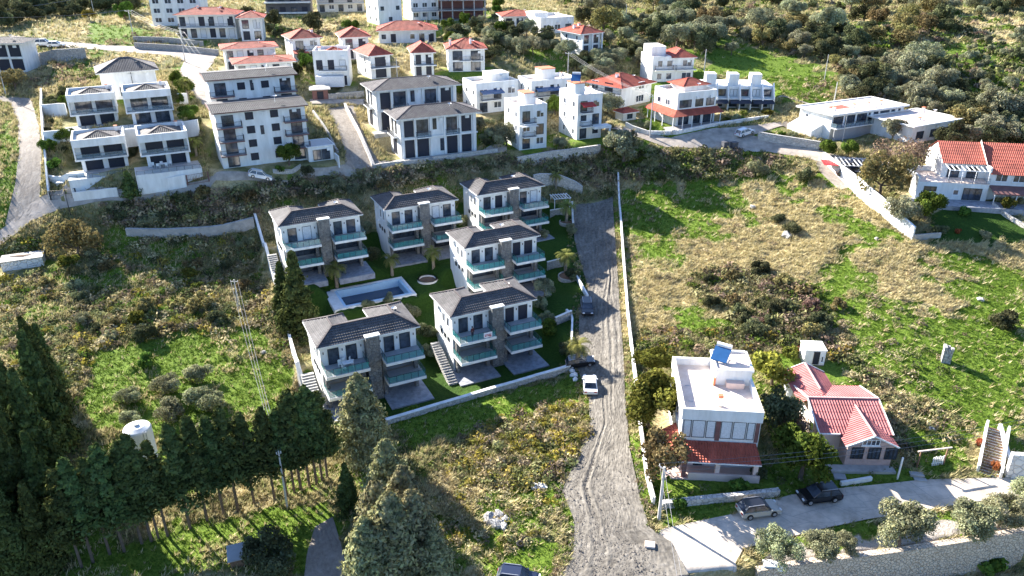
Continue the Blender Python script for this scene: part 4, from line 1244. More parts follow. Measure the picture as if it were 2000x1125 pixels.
def white_house():
    s = House('white_terrace_house', 'white house with big flat pink roof terrace and red veranda roof beside the dirt road', (1323,907), 95, 1472, 797, D=10, backy=697)
    W, D, H = s.W, s.D, s.H
    ph = .95; zf = H-ph
    s.wall('white', z1=zf-.02)
    mb = MB(); mb.box(-.12, W+.12, -.12, 0.2, zf-.5, H); mb.box(-.12, .2, .2, D-.2, zf-.5, H); mb.box(W-.2, W+.12, .2, D-.2, zf-.5, H); mb.box(-.12, W+.12, D-.2, D+.12, zf-.5, H); mb.build('parapet', M['white'], s.root)
    mb = MB(); mb.box(.2, W-.2, .2, D-.2, zf-.3, zf); mb.build('roof_terrace', M['terr'], s.root)
    # stair house with its own parapet, water heater room
    sx0, sx1, sy0, sy1 = W*.52, W-.0, D*.60, D+.05
    mb = MB(); mb.box(sx0, sx1, sy0, sy1, zf+.005, zf+1.9); sh = mb.build('stair_house', M['white'], s.root)
    mb = MB(); mb.box(sx0-.15, sx1+.15, sy0-.15, sy0+.1, zf+1.905, zf+2.2); mb.box(sx0-.15, sx0+.1, sy0+.1, sy1, zf+1.905, zf+2.2); mb.box(sx1-.1, sx1+.15, sy0+.1, sy1, zf+1.905, zf+2.2); mb.box(sx0+.1, sx1-.1, sy1-.1, sy1+.15, zf+1.905, zf+2.2); mb.build('stair_house_parapet', M['white'], s.root)
    mb = MB(); mb.box(sx0+.1, sx1-.1, sy0+.1, sy1-.1, zf+1.905, zf+1.94); mb.build('stair_house_roof', M['terr'], s.root)
    mb = MB(); mb.box(sx0+1.2, sx1-.9, sy0-.8, sy0-.01, zf+.01, zf+.75); mb.build('bench_wall', M['pink'], s.root)
    mb = MB(); mb.box(sx0-.25, sx0-.01, sy0-.3, sy0+.1, zf+.01, zf+1.0); mb.build('brick_pier', M['orange'], s.root)
    mb = MB(); mb.box(W*.48, W*.48+.42, D*.18, D*.18+.42, zf+.01, zf+1.2); ch = mb.build('chimney', M['cream'], s.root)
    mb = MB(); mb.box(W*.48-.06, W*.48+.48, D*.18-.06, D*.18+.48, zf+1.2, zf+1.5); mb.build('chimney_cap', M['orange'], ch)
    for yy in (.25, .55): 
        mb = MB(); mb.box(.9, 1.5, D*yy, D*yy+.07, zf+.005, zf+.06); mb.build('roof_pipe', M['metal'], s.root)
    # first floor glazing
    fl = 3.25
    for i, (a, b) in enumerate(((.02,.12),(.135,.30),(.315,.43),(.50,.64),(.655,.82),(.835,.93))):
        s.win('F', W*a, W*b, fl+.75, zf-.55, 'curtain', sub=True, n=0)
    s.block('pier', 'brown', W*.435, W*.495, -.05, -.002, fl+.4, zf-.52); s.block('pier', 'brown', W*.94, W*.99, -.05, -.002, fl+.4, zf-.52)
    for u in (.25, .6): s.win('L', D*u, D*u+1.6, fl+.9, zf-.7, 'win', sub=True); s.win('L', D*u, D*u+1.2, .9, 2.3, 'win', sub=True)
    # veranda
    o = 2.6; z0, z1 = fl-.75, fl+.35
    mb = MB()
    course_face(mb, [(-1.7,-o,z0),(W+.05,-o,z0),(W-.25,-.13,z1),(0,-.13,z1)], course=.36, step=.07)
    course_face(mb, [(-1.7,3.2,z0),(-1.7,-o,z0),(-.13,-.13,z1),(-.13,3.2,z1)], course=.36, step=.07)
    mb.bar((-1.7,-o,z0+.06), (-.1,-.1,z1+.06), .2, .16, 0)
    mb.bar((-1.7,-o-.02,z0-.08), (W+.05,-o-.02,z0-.08), .1, .14, 1); mb.bar((-1.72,3.2,z0-.08), (-1.72,-o,z0-.08), .1, .14, 1)
    mb.build('veranda_roof', [M['roofr'], M['white']], s.root)
    for x in (.4, W*.47, W-.4): s.block('veranda_pillar', 'brown' if x < 1 else 'pink', x-.25, x+.25, -o+.3, -o+.8, -1.5, z0-.16)
    s.block('veranda_floor', 'pink', -1.6, W+.1, -o+.05, -.005, -2.5, .05)
    s.block('veranda_rail_wall', 'pink', W*.1, W+.1, -o+.05, -o+.25, .05, .9)
    for i, (a, b) in enumerate(((.52,.62),(.64,.80),(.82,.92))): s.win('F', W*a, W*b, .9, 2.35, 'curtain', sub=True, n=0)
    s.win('F', W*.2, W*.32, .1, 2.3, 'door', sub=True)
    return s
WH = white_house()

M['rosewall'] = mat('rose_brown_render', (.50,.36,.32), .85, var=.15)
def red_house():
    s = House('red_sheet_roof_house', 'single storey house with pinkish red sheet roof and crossing gables', (1598,884), 92, 1722, 842, D=9.4)
    W, D, H = s.W, s.D, s.H
    s.wall('pink')
    ov = .55; yr = D/2; rise = 1.55
    z = H
    mb = MB()
    course_face(mb, [(-ov,-ov,z),(W+ov,-ov,z),(W+ov,yr,z+rise),(-ov,yr,z+rise)], course=1.2, step=.02)
    course_face(mb, [(W+ov,D+ov,z),(-ov,D+ov,z),(-ov,yr,z+rise),(W+ov,yr,z+rise)], course=1.2, step=.02)
    # front gable
    gx0, gx1, gy = W*.30, W*1.0, -2.2; gm = (gx0+gx1)/2; gr = 1.25; yb = yr*.78
    course_face(mb, [(gx0-.4,yb,z-.25),(gx0-.4,gy-.4,z-.25),(gm,gy-.4,z+gr),(gm,yb,z+gr)], course=.5, step=.03)
    course_face(mb, [(gx1+.4,gy-.4,z-.25),(gx1+.4,yb,z-.25),(gm,yb,z+gr),(gm,gy-.4,z+gr)], course=.5, step=.03)
    # rear gable
    bx0, bx1, by = -.6, W*.55, D+3.4; bm = (bx0+bx1)/2
    course_face(mb, [(bx0-.4,by+.4,z),(bx0-.4,yr+1,z),(bm,yr+1,z+1.35),(bm,by+.4,z+1.35)], course=.5, step=.03)
    course_face(mb, [(bx1+.4,yr+1,z),(bx1+.4,by+.4,z),(bm,by+.4,z+1.35),(bm,yr+1,z+1.35)], course=.5, step=.03)
    e = .05
    for a, b in (((-ov,yr,z+rise+e),(W+ov,yr,z+rise+e)),((gm,gy-.4,z+gr+e),(gm,yb,z+gr+e)),((bm,yr+2.2,z+1.35+e),(bm,by+.4,z+1.35+e))): mb.bar(a, b, .2, .1, 1)
    for a, b in (((-ov,-ov,z),(-ov,yr,z+rise)),((-ov,D+ov,z),(-ov,yr,z+rise)),((W+ov,-ov,z),(W+ov,yr,z+rise)),((W+ov,D+ov,z),(W+ov,yr,z+rise)),((gx0-.4,gy-.4,z-.25),(gm,gy-.4,z+gr)),((gx1+.4,gy-.4,z-.25),(gm,gy-.4,z+gr)),((bx0-.4,by+.4,z),(bm,by+.4,z+1.35)),((bx1+.4,by+.4,z),(bm,by+.4,z+1.35)),((-ov,-ov,z),(gx0-.4,-ov,z))): mb.bar(a, b, .12, .16, 2)
    mb.build('roof', [M['roofp'], M['capp'], M['white']], s.root)
    mb = MB()
    mb.poly([(0,-.0,z-.02),(0,yr,z+rise-.1),(0,D,z-.02)][::-1]); mb.poly([(W,0,z-.02),(W,D,z-.02),(W,yr,z+rise-.1)])
    mb.box(bx0, bx1, D+.01, by, -3, z-.05); mb.poly([(bx0,by,z-.06),(bm,by,z+1.25),(bx1,by,z-.06)])
    mb.build('rear_wing', M['white'], s.root)
    mb = MB(); mb.box(gx0, gx1, gy, -.01, -2.5, z-.35); mb.poly([(gx0,gy,z-.36),(gx1,gy,z-.36),(gm,gy,z+gr-.1)]); mb.build('front_wing', M['rosewall'], s.root)
    for i in range(3): s.win('F', gx0+.5+i*1.9, gx0+1.9+i*1.9, .95, z-.55, 'door', sub=True, out=2.202, n=2)
    s.win('F', gm-1.1, gm+.9, z-.25, z+.55, 'win', sub=True, out=2.203, n=3)
    s.block('post', 'white', gx1+.1, gx1+.25, gy-2.0, gy-1.85, -2, z-.4)
    for u in (.25, .6): s.win('L', D*u, D*u+1.2, .9, 2.2, 'win', sub=True)
    s.block('porch_deck', 'conc', .0, gx1+.3, -3.4, gy-.01, -2, .05)
    return s
RH = red_house()

def cabin():
    s = House('container_cabin', 'small white cabin with a dark door above the red sheet roofed house', (1569,711), 95, 1609, 683, D=4.2, cat='cabin', backy=665)
    s.wall('white', z1=s.H-.1)
    mb = MB(); mb.box(-.1, s.W+.1, -.1, s.D+.1, s.H-.1, s.H); mb.build('roof', M['white'], s.root)
    s.win('F', s.W*.42, s.W*.72, .05, 2.0, 'dark', sub=True, name='door'); s.win('F', s.W*.8, s.W*.93, .4, 1.4, 'win', n=0)
    mb = MB(); mb.tube([(s.W*.35, s.D*.6, s.H+.02), (s.W*.3, s.D*.75, s.H+.12), (s.W*.15, s.D*.8, s.H+.1)], .05, 6); mb.build('roof_hose', M['rail'], s.root)
cabin()

def oldtank():
    s = House('concrete_tank', 'old pale concrete water cistern in the scrub at the left edge', (5,530), 66, 86, 514, D=3.2, cat='cistern')
    s.wall('whitest', z0=-2)
    mb = MB(); mb.box(-.15, s.W+.15, -.15, s.D+.15, s.H, s.H+.15); mb.build('lid', M['conc'], s.root)
    mb = MB()
    for k in range(4): mb.bar((s.W*.2+k*.3, s.D*.7, s.H+.2), (s.W*.55+k*.35, s.D*.35+.2*k, s.H+.22), .08)
    mb.build('loose_timber', M['wood'], s.root)
oldtank()
s = plain('kiosk', 'small brick red kiosk with pale roof at the head of the dirt drive', (611,195), 76, 642, 175, D=4, m='brown', cols=1, floors=1, kinds=('dark',), roof=(.7,.5,'terr','white'), lcols=0, cat='shed') if False else House('kiosk', 'small brick red kiosk with pale roof at the head of the dirt drive', (611,195), 76, 642, 175, D=4, cat='shed')
s.wall('brown')
mb = MB(); f, h = hip_faces(-.6, s.W+.6, -.6, s.D+.6, s.H, .6)
for q in f: mb.poly(q)
mb.box(-.55, s.W+.55, -.55, s.D+.55, s.H-.15, s.H-.01); mb.build('roof', M['conc'], s.root); s.win('F', s.W*.3, s.W*.7, .1, 1.9, 'dark', name='door')
s = House('garden_hut', 'small hut with red tiled roof between white houses', (1217,236), 60, 1242, 222, D=3, cat='hut')
s.wall('cream'); s.hip(.8, .5, 'roofr', 'capr'); s.win('F', s.W*.3, s.W*.7, .3, 1.4, 'door')
for s in HOUSES:
    if s.root['category'] in ('house', 'apartment block') and not s.root.name.startswith(('duplex', 'cubic', 'white_terrace', 'red_sheet', 'terraced', 'long_red')):
        for k in range(1+int(s.W > 9)):
            mb = MB(); u = s.W*(.9-.35*k); s.fbox(mb, 'F', u-.8, u, s.H-1.0, s.H-.45, .003, .3); mb.build('air_conditioner', M['white'], s.root)
        if s.W > 6:
            mb = MB(); mb.lathe([(.0,.0),(.25,.05),(.42,.18)], 12, (s.W*.7, s.D*.3, s.H+1.6)); mb.bar((s.W*.7, s.D*.3, s.H-.1), (s.W*.7, s.D*.3, s.H+1.62), .05); mb.build('satellite_dish', M['wframe'], s.root)
# solar water heaters standing on roofs
def heater(loc, rz, label, name='solar_water_heater'):
    r = empty(name, loc, rz, label, 'water heater')
    mb = MB(); mb.poly([(-1,-1.0,.35),(1,-1.0,.35),(1,.6,1.45),(-1,.6,1.45)]); mb.poly([(-1,-1.0,.27),(-1,.6,1.37),(1,.6,1.37),(1,-1.0,.27)]); mb.build('panel', M['panel'], r)
    mb = MB(); mb.tube([(-.9,.85,1.6),(.9,.85,1.6)], .28, 12); mb.build('tank', M['white'], r)
    mb = MB()
    for x in (-.9, .9): mb.bar((x,-.9,0),(x,-.9,.33),.05); mb.bar((x,.7,0),(x,.7,1.4),.05); mb.bar((x,-.9,.05),(x,.7,.05),.05)
    mb.build('stand', M['metal'], r)
def onroof(s, x, y, z):
    p = Vector((x, y, z)); p.rotate(s.root.rotation_euler); return p+s.root.location
heater(onroof(WH, WH.W*.62, WH.D*.83, WH.H-.95+1.94), WH.root.rotation_euler.z-.5, 'solar water heater with blue panel on the stair house of the white terrace house')
heater(onroof(cl4, cl4.W*.2, cl4.D*.4, cl4.H+2.95), cl4.root.rotation_euler.z-.6, 'solar water heater on the turret of the white tower house')
# ---------------------------------------------------------------- the ground sheet, levelled under every house

# ---------------------------------------------------------------- roads, drives and paths, draped on the hillside
def resample(pts, n):
    p = np.array([tuple(q) for q in pts], float)
    d = np.concatenate([[0], np.cumsum(np.linalg.norm(np.diff(p[:, :2], axis=0), axis=1))])
    t = np.linspace(0, d[-1], n)
    return np.stack([np.interp(t, d, p[:, k]) for k in range(p.shape[1])], -1), d[-1]
def ribbon(name, left, right, m, nacross=8, step=.7, lift=.07, rough=0.0, ruts=0, seed=1):
    ROADS.append(list(left)+list(right)[::-1])
    L = [G(*q) for q in left]; Rr = [G(*q) for q in right]
    _, ln = resample(L, 2)
    n = max(6, int(ln/step))
    a, _ = resample(L, n); b, _ = resample(Rr, n)
    t = np.linspace(0, 1, nacross)
    X = a[:, None, 0]*(1-t)+b[:, None, 0]*t; Y = a[:, None, 1]*(1-t)+b[:, None, 1]*t
    Z = T(X, Y)+lift
    r = np.random.default_rng(seed)
    if rough: Z = Z+(r.random(Z.shape)-.5)*rough
    wid = np.linalg.norm(a[:, :2]-b[:, :2], axis=1).mean()
    s = np.linspace(0, ln, n)[:, None]
    for k in range(ruts):
        c = r.uniform(.1, .9)+.06*np.sin(s/r.uniform(6, 16)+r.uniform(0, 6))+.03*np.sin(s/r.uniform(2, 5)+r.uniform(0, 6))
        on = np.clip(np.sin(s/ln*math.pi*r.uniform(1, 3)+r.uniform(0, 6))*2, 0, 1)
        q = (t[None]-c)*wid/.22
        Z = Z+on*(-.055*np.exp(-q*q)+.04*np.exp(-(np.abs(q)-1.9)**2*1.5))
    idx = np.arange(n*nacross).reshape(n, nacross)
    f = np.stack([idx[:-1, :-1], idx[:-1, 1:], idx[1:, 1:], idx[1:, :-1]], -1).reshape(-1, 4)
    v = np.stack([X, Y, Z], -1).reshape(-1, 3)
    e = f[0]; nn = np.cross(v[e[1]]-v[e[0]], v[e[3]]-v[e[0]])
    if nn[2] < 0: f = f[:, ::-1]
    o = np_mesh(name, v, f, m)
    ul = o.data.uv_layers.new(name='uv')
    UVv = np.stack([np.broadcast_to(t*wid, X.shape), np.broadcast_to(s, X.shape)], -1).reshape(-1, 2)
    ul.data.foreach_set('uv', UVv[f.ravel()].astype(np.float32).ravel())
    o.data.polygons.foreach_set('use_smooth', [True]*len(o.data.polygons))
    return tag(o, kind='structure')

def mat_track(name, c0, c1, c2):
    """churned earth: streaks that follow the wheels"""
    m = mat(name, c1, .95, var=0, spec=.1); nt = m.node_tree; b = nt.nodes['Principled BSDF']
    uv = nt.nodes.new('ShaderNodeUVMap')
    def nz(sc, st, det=6, dist=0.0):
        mp = nt.nodes.new('ShaderNodeMapping'); mp.inputs['Scale'].default_value = st
        nt.links.new(uv.outputs[0], mp.inputs[0])
        n = nt.nodes.new('ShaderNodeTexNoise'); n.inputs['Scale'].default_value = sc; n.inputs['Detail'].default_value = det
        n.inputs['Distortion'].default_value = dist; n.inputs['Roughness'].default_value = .65
        nt.links.new(mp.outputs[0], n.inputs['Vector']); return n.outputs[0]
    a = nz(.8, (1.2, .42, 1), 8, 1.6); f = nz(2.6, (1, .8, 1), 9); g = nz(.22, (1, 1, 1), 3)
    mx = nt.nodes.new('ShaderNodeMath'); mx.operation = 'MULTIPLY_ADD'; mx.inputs[1].default_value = .9
    nt.links.new(f, mx.inputs[0]); nt.links.new(a, mx.inputs[2])
    m2 = nt.nodes.new('ShaderNodeMath'); m2.operation = 'MULTIPLY_ADD'; m2.inputs[1].default_value = .8
    nt.links.new(g, m2.inputs[0]); nt.links.new(mx.outputs[0], m2.inputs[2])
    cr = nt.nodes.new('ShaderNodeValToRGB'); e = cr.color_ramp.elements; e.new(.5)
    for el, p, c in zip(e, (.42, .55, .68), (c0, c1, c2)): el.position = p; el.color = (*c, 1)
    hf = nt.nodes.new('ShaderNodeMath'); hf.operation = 'MULTIPLY'; hf.inputs[1].default_value = .38
    nt.links.new(m2.outputs[0], hf.inputs[0]); nt.links.new(hf.outputs[0], cr.inputs[0])
    nt.links.new(cr.outputs[0], b.inputs['Base Color'])
    bp = nt.nodes.new('ShaderNodeBump'); bp.inputs['Strength'].default_value = .4; bp.inputs['Distance'].default_value = .2
    nt.links.new(mx.outputs[0], bp.inputs['Height']); nt.links.new(bp.outputs[0], b.inputs['Normal'])
    return m
M['mud'] = mat_track('churned_grey_earth', (.10,.09,.076), (.21,.19,.16), (.33,.30,.26))
M['dirt'] = mat_track('pale_dirt', (.20,.17,.14), (.30,.265,.225), (.40,.36,.31))
M['street'] = mat('worn_street', (.43,.365,.30), .95, var=.22, scale=.5, bump=.3, hue2=(.36,.31,.26))
def slab_road(m):
    nt = m.node_tree; b = nt.nodes['Principled BSDF']; old = b.inputs['Base Color'].links[0].from_socket
    uv = nt.nodes.new('ShaderNodeUVMap'); br = nt.nodes.new('ShaderNodeTexBrick'); br.inputs['Scale'].default_value = 1
    br.inputs['Brick Width'].default_value = 3.1; br.inputs['Row Height'].default_value = 4.6; br.inputs['Mortar Size'].default_value = .05
    nt.links.new(uv.outputs[0], br.inputs['Vector'])
    nz = nt.nodes.new('ShaderNodeTexVoronoi'); nz.feature = 'DISTANCE_TO_EDGE'; nz.inputs['Scale'].default_value = .32
    n3 = nt.nodes.new('ShaderNodeTexNoise'); n3.inputs['Scale'].default_value = .8; n3.inputs['Detail'].default_value = 6
    ad = nt.nodes.new('ShaderNodeMix'); ad.data_type = 'RGBA'; ad.blend_type = 'ADD'; ad.inputs[0].default_value = 1.6
    nt.links.new(uv.outputs[0], ad.inputs[6]); nt.links.new(n3.outputs['Color'], ad.inputs[7]); nt.links.new(ad.outputs[2], nz.inputs['Vector'])
    lt = nt.nodes.new('ShaderNodeMath'); lt.operation = 'LESS_THAN'; lt.inputs[1].default_value = .007; nt.links.new(nz.outputs['Distance'], lt.inputs[0])
    mxm = nt.nodes.new('ShaderNodeMath'); mxm.operation = 'MAXIMUM'; nt.links.new(lt.outputs[0], mxm.inputs[0]); nt.links.new(br.outputs['Fac'], mxm.inputs[1])
    sc = nt.nodes.new('ShaderNodeMath'); sc.operation = 'MULTIPLY'; sc.inputs[1].default_value = .6; nt.links.new(mxm.outputs[0], sc.inputs[0])
    mx = nt.nodes.new('ShaderNodeMix'); mx.data_type = 'RGBA'; mx.inputs[7].default_value = (.30,.28,.26,1)
    nt.links.new(sc.outputs[0], mx.inputs[0]); nt.links.new(old, mx.inputs[6]); nt.links.new(mx.outputs[2], b.inputs['Base Color'])
M['croad'] = mat('concrete_road', (.57,.49,.405), .9, var=.2, scale=.5, bump=.15, hue2=(.49,.42,.345))
slab_road(M['croad'])
ribbon('dirt_road', [(1075,1160),(1120,1085),(1122,1020),(1098,960),(1128,890),(1152,840),(1150,780),(1128,720),(1132,600),(1148,560),(1122,470),(1118,400)],
       [(1345,1160),(1310,1060),(1268,1032),(1247,960),(1230,880),(1221,780),(1218,700),(1212,620),(1204,500),(1199,430),(1197,385)], M['mud'], nacross=90, step=.28, lift=.14, rough=.09, ruts=6, seed=4)
ribbon('concrete_road', [(1435,1160),(1436,1100),(1452,1072),(1600,1035),(1700,1014),(1850,990),(2010,966)],
       [(1318,1160),(1296,1085),(1285,1036),(1440,1003),(1540,968),(1660,952),(1800,938),(2010,934)][0:8], M['croad'], nacross=14, step=.6, lift=.09, rough=.01)
ribbon('street', [(-10,458),(60,398),(95,376),(250,372),(400,352),(500,340),(640,328),(735,318),(860,304),(990,287)],
       [(-10,486),(60,432),(120,408),(250,394),(400,374),(510,356),(640,343),(745,330),(870,316),(990,297)], M['street'], nacross=9, lift=.08, rough=.03)
ribbon('dirt_track', [(-10,196),(20,200),(35,240),(38,300),(30,360),(20,400),(10,440)], [(-10,186),(60,192),(76,240),(82,300),(80,350),(78,390),(70,420)], M['dirt'], nacross=16, step=.6, rough=.06, ruts=4, seed=9)
ribbon('upper_road', [(-10,82),(100,92),(200,98),(330,108),(360,120),(350,140),(362,165),(382,190),(404,212)], [(-10,66),(100,80),(200,88),(340,94),(425,108),(405,138),(400,160),(402,180),(418,204)], M['street'], nacross=8, lift=.08, rough=.02)
ribbon('dirt_drive', [(640,212),(655,245),(672,290),(676,330)], [(690,205),(702,245),(722,290),(745,322)], M['dirt'], nacross=14, step=.6, rough=.06, ruts=2, seed=5)
ribbon('upper_lane', [(606,203),(680,203),(712,206)], [(606,194),(680,194),(712,194)], M['street'], nacross=5, lift=.10)
ribbon('hill_road', [(1180,256),(1262,274),(1300,288),(1400,292),(1500,297),(1560,306),(1610,318),(1760,332)], [(1186,248),(1270,262),(1310,270),(1400,250),(1500,272),(1590,292),(1640,305),(1770,318)], M['street'], nacross=12, lift=.10, rough=.03)
ribbon('parking_lane', [(1400,252),(1470,246),(1545,238),(1600,212),(1520,192)], [(1420,276),(1480,262),(1565,246),(1618,216),(1522,188)], M['street'], nacross=8, lift=.13)
ribbon('field_path', [(1588,305),(1600,335),(1640,372)], [(1612,305),(1640,335),(1665,365)], M['dirt'], nacross=8, rough=.05)
ribbon('garden_track', [(615,1030),(600,1080),(590,1160)], [(650,1010),(665,1060),(690,1160)], M['dirt'], nacross=10, rough=.05)
make_ground()
# ---------------------------------------------------------------- garden and retaining walls
def pwall(name, label, px, h, thick=.3, m='white', cap=None, cat='wall', down=.7, step=1.2, level=False, kind=None, pts=None):
    P = pts or [G(*q) for q in px]
    n = max(2, int(resample(P, 2)[1]/step))
    p, L = resample(P, n)
    p[:, 2] = T(p[:, 0], p[:, 1]) if pts is None else p[:, 2]
    hh = np.interp(np.linspace(0, 1, n), np.linspace(0, 1, len(h)), h) if isinstance(h, (list, tuple)) else np.full(n, h)
    top = p[:, 2]+hh
    if level: top[:] = top.max()
    else:
        k = np.ones(5)/5
        if n > 6: top[2:-2] = np.convolve(top, k, 'valid')
    d = np.gradient(p[:, :2], axis=0); d /= np.linalg.norm(d, axis=1)[:, None]+1e-9
    nn = np.stack([-d[:, 1], d[:, 0]], -1)*thick/2
    o = p.mean(0)
    mb, cb = MB(), MB()
    q = lambda i, sg, z, e=1.0: (p[i, 0]+nn[i, 0]*sg*e-o[0], p[i, 1]+nn[i, 1]*sg*e-o[1], z-o[2])
    for i in range(n-1):
        a0, a1 = p[i, 2]-down, p[i+1, 2]-down
        for sg in (-1, 1):
            f = [q(i, sg, a0), q(i+1, sg, a1), q(i+1, sg, top[i+1]), q(i, sg, top[i])]
            mb.poly(f if sg < 0 else f[::-1])
        mb.poly([q(i, -1, top[i]), q(i+1, -1, top[i+1]), q(i+1, 1, top[i+1]), q(i, 1, top[i])])
        if cap:
            for sg in (-1, 1):
                f = [q(i, sg, top[i]+.003, 1.2), q(i+1, sg, top[i+1]+.003, 1.2), q(i+1, sg, top[i+1]+.1, 1.2), q(i, sg, top[i]+.1, 1.2)]
                cb.poly(f if sg < 0 else f[::-1])
            cb.poly([q(i, -1, top[i]+.1, 1.2), q(i+1, -1, top[i+1]+.1, 1.2), q(i+1, 1, top[i+1]+.1, 1.2), q(i, 1, top[i]+.1, 1.2)])
    for i, fl in ((0, 1), (n-1, 0)):
        f = [q(i, -1, p[i, 2]-down), q(i, -1, top[i]), q(i, 1, top[i]), q(i, 1, p[i, 2]-down)]
        mb.poly(f if fl else f[::-1])
    w = mb.build(name, M[m])
    w.location = o
    tag(w, label, cat, kind='thing')
    if cap: cb.build('coping', M[cap], w)
    return w
pwall('stone_wall', 'long pale stone wall along the lower edge of the villa lawn', [(754,829),(850,800),(960,767),(1050,741),(1113,722)], .75, .45, 'wallst', 'white')
pwall('boundary_wall', 'pale wall running downhill along the left side of the villas', [(500,432),(514,480),(527,520),(545,580),(560,640),(577,705),(590,755)], 1.5, .35, 'whitest', 'white')
pwall('retaining_wall', 'grey stone retaining wall beside the steep villa stairs', [(586,748),(604,790)], [3.2,1.0], .5, 'greyst', 'white')
pwall('boundary_wall', 'thin weathered white wall along the right side of the dirt road', [(1207,345),(1212,430),(1219,530),(1226,620),(1234,690),(1244,770),(1249,830),(1262,930),(1276,985)], 1.0, .32, 'whitest', down=1)
pwall('garden_wall', 'tall white garden wall stepping down the dry field below the red roofed barn house', [(1607,313),(1660,366),(1700,408),(1740,440),(1782,468)], [1.6,2.4,3.2,3.4,2.2], .35, 'whitest', 'white', down=1)
pwall('garden_wall', 'short bare concrete wall at the corner of the barn house garden', [(1784,468),(1836,464)], .9, .3, 'conc')
pwall('retaining_wall', 'tall tan block retaining wall under the row of olive trees', None, .15, .7, 'tanst', down=5.4, pts=[(p.x, p.y, p.z) for p in RW])
pwall('stone_wall', 'pale stone wall with flat top along the white terrace house garden', [(1292,992),(1360,984),(1440,976),(1520,967)], .75, .5, 'wallst', 'wallst')
pwall('low_wall', 'low white block wall lying beside the black car', [(1641,948),(1701,938)], .5, .35, 'white')
pwall('garden_wall', 'white wall between two villa gardens and the dirt road, below the dark car', [(1106,612),(1118,622),(1116,672)], .8, .3, 'white')
pwall('garden_wall', 'grey stone wall reaching from villa to the dirt road', [(1084,636),(1116,622)], 1.4, .3, 'greyst', 'white')
pwall('garden_wall', 'short white wall by the entrance of the middle villa', [(1126,545),(1148,585)], .8, .3, 'white')
pwall('garden_wall', 'short white wall beside the palm near the striped pergola', [(1117,405),(1119,447)], 1.3, .3, 'white')
pwall('garden_wall', 'grey stone wall between the back villa and a palm', [(1074,425),(1103,420)], 1.5, .3, 'greyst', 'white')
pwall('garden_wall', 'grey stone wall right of the middle villa with dark shutters', [(1068,528),(1100,520)], 1.6, .3, 'greyst', 'white')
pwall('retaining_wall', 'curved pale stone retaining wall behind the rearmost villa', [(1042,362),(1090,360),(1125,372),(1137,378)], [2.2,2.5,2.4,1.6], .6, 'wallst')
pwall('retaining_wall', 'pale stone retaining wall below the gardens of the white cluster', [(1010,322),(1080,314),(1130,307),(1172,298)], [1.6,2.2,2.2,1.8], .5, 'wallst')
pwall('retaining_wall', 'pale earth retaining wall under the bushy bank at the left', [(248,458),(350,462),(420,460),(498,446)], [1.2,1.6,1.7,2.2], .6, 'conc')
pwall('garden_wall', 'white wall with railing line along the parking place', [(1262,262),(1320,262),(1400,246),(1500,232)], .8, .3, 'whitest')
pwall('retaining_wall', 'grey green capped stone wall along the hill road', [(1480,272),(1550,284),(1600,292)], 1.6, .5, 'wallst', 'conc')
pwall('retaining_wall', 'tall rough stone retaining wall beside the leftmost pale house', [(64,122),(115,120),(170,116)], 3.0, .6, 'greyst')
pwall('retaining_wall', 'upper of two pale stone walls above the bend of the upper road', [(262,82),(330,84),(398,92)], 1.6, .4, 'greyst')
pwall('retaining_wall', 'lower of two pale stone walls above the bend of the upper road', [(264,94),(350,99),(428,108)], 1.5, .4, 'greyst')
pwall('low_wall', 'low pale kerb wall in front of the street duplex house', [(727,329),(790,320),(838,314)], .7, .35, 'wallst')
pwall('low_wall', 'low pale kerb wall on the street right of the gap', [(846,313),(900,306),(972,296)], .7, .35, 'wallst')
pwall('low_wall', 'low pale wall under the apartment block hedge', [(533,336),(588,326)], .6, .3, 'wallst')
pwall('stone_wall', 'rubble stone wall down the right side of the dirt drive', [(674,208),(690,240),(712,285),(731,330)], .8, .5, 'wallst')
pwall('stone_wall', 'rubble stone wall down the left side of the dirt drive', [(612,222),(640,262),(660,300)], .8, .4, 'greyst')
pwall('stone_wall', 'grey stone wall along the lane below the glazed white house', [(642,194),(712,188)], 1.3, .4, 'greyst')
pwall('garden_wall', 'tall white wall on the left side of the cubic house gardens', [(82,182),(86,250),(92,320),(98,388)], [1.2,2.2,1.8,1.6], .3, 'white')
pwall('garden_wall', 'white street wall left of the small conifer', [(146,392),(196,387),(232,383)], 1.6, .3, 'white')
pwall('garden_wall', 'long white street wall right of the small conifer', [(276,378),(320,372),(365,364)], 2.3, .3, 'white')
pwall('garden_wall', 'white stepped garden wall left of the front cubic houses', [(90,282),(120,280),(142,279)], 2.6, .3, 'white')
pwall('garden_wall', 'white stepped garden wall left of the back cubic houses', [(86,226),(110,225),(132,224)], 2.4, .3, 'white')
pwall('garden_wall', 'white garden wall right of the front cubic houses', [(362,262),(390,258)], 2.6, .3, 'white')
pwall('garden_wall', 'white garden wall right of the back cubic houses', [(330,205),(368,203)], 2.4, .3, 'white')
pwall('terrace_wall', 'low white terrace wall round the loungers at the street corner', [(98,352),(140,349),(166,347)], 1.0, .3, 'white')
pwall('garden_wall', 'pale stepped wall along the curved drive of the barn house garden', [(1938,402),(1960,422),(2005,448)], .7, .35, 'wallst')
pwall('retaining_wall', 'dark stone wall by the red veranda house garden', [(1222,246),(1262,262)], .9, .35, 'cream')

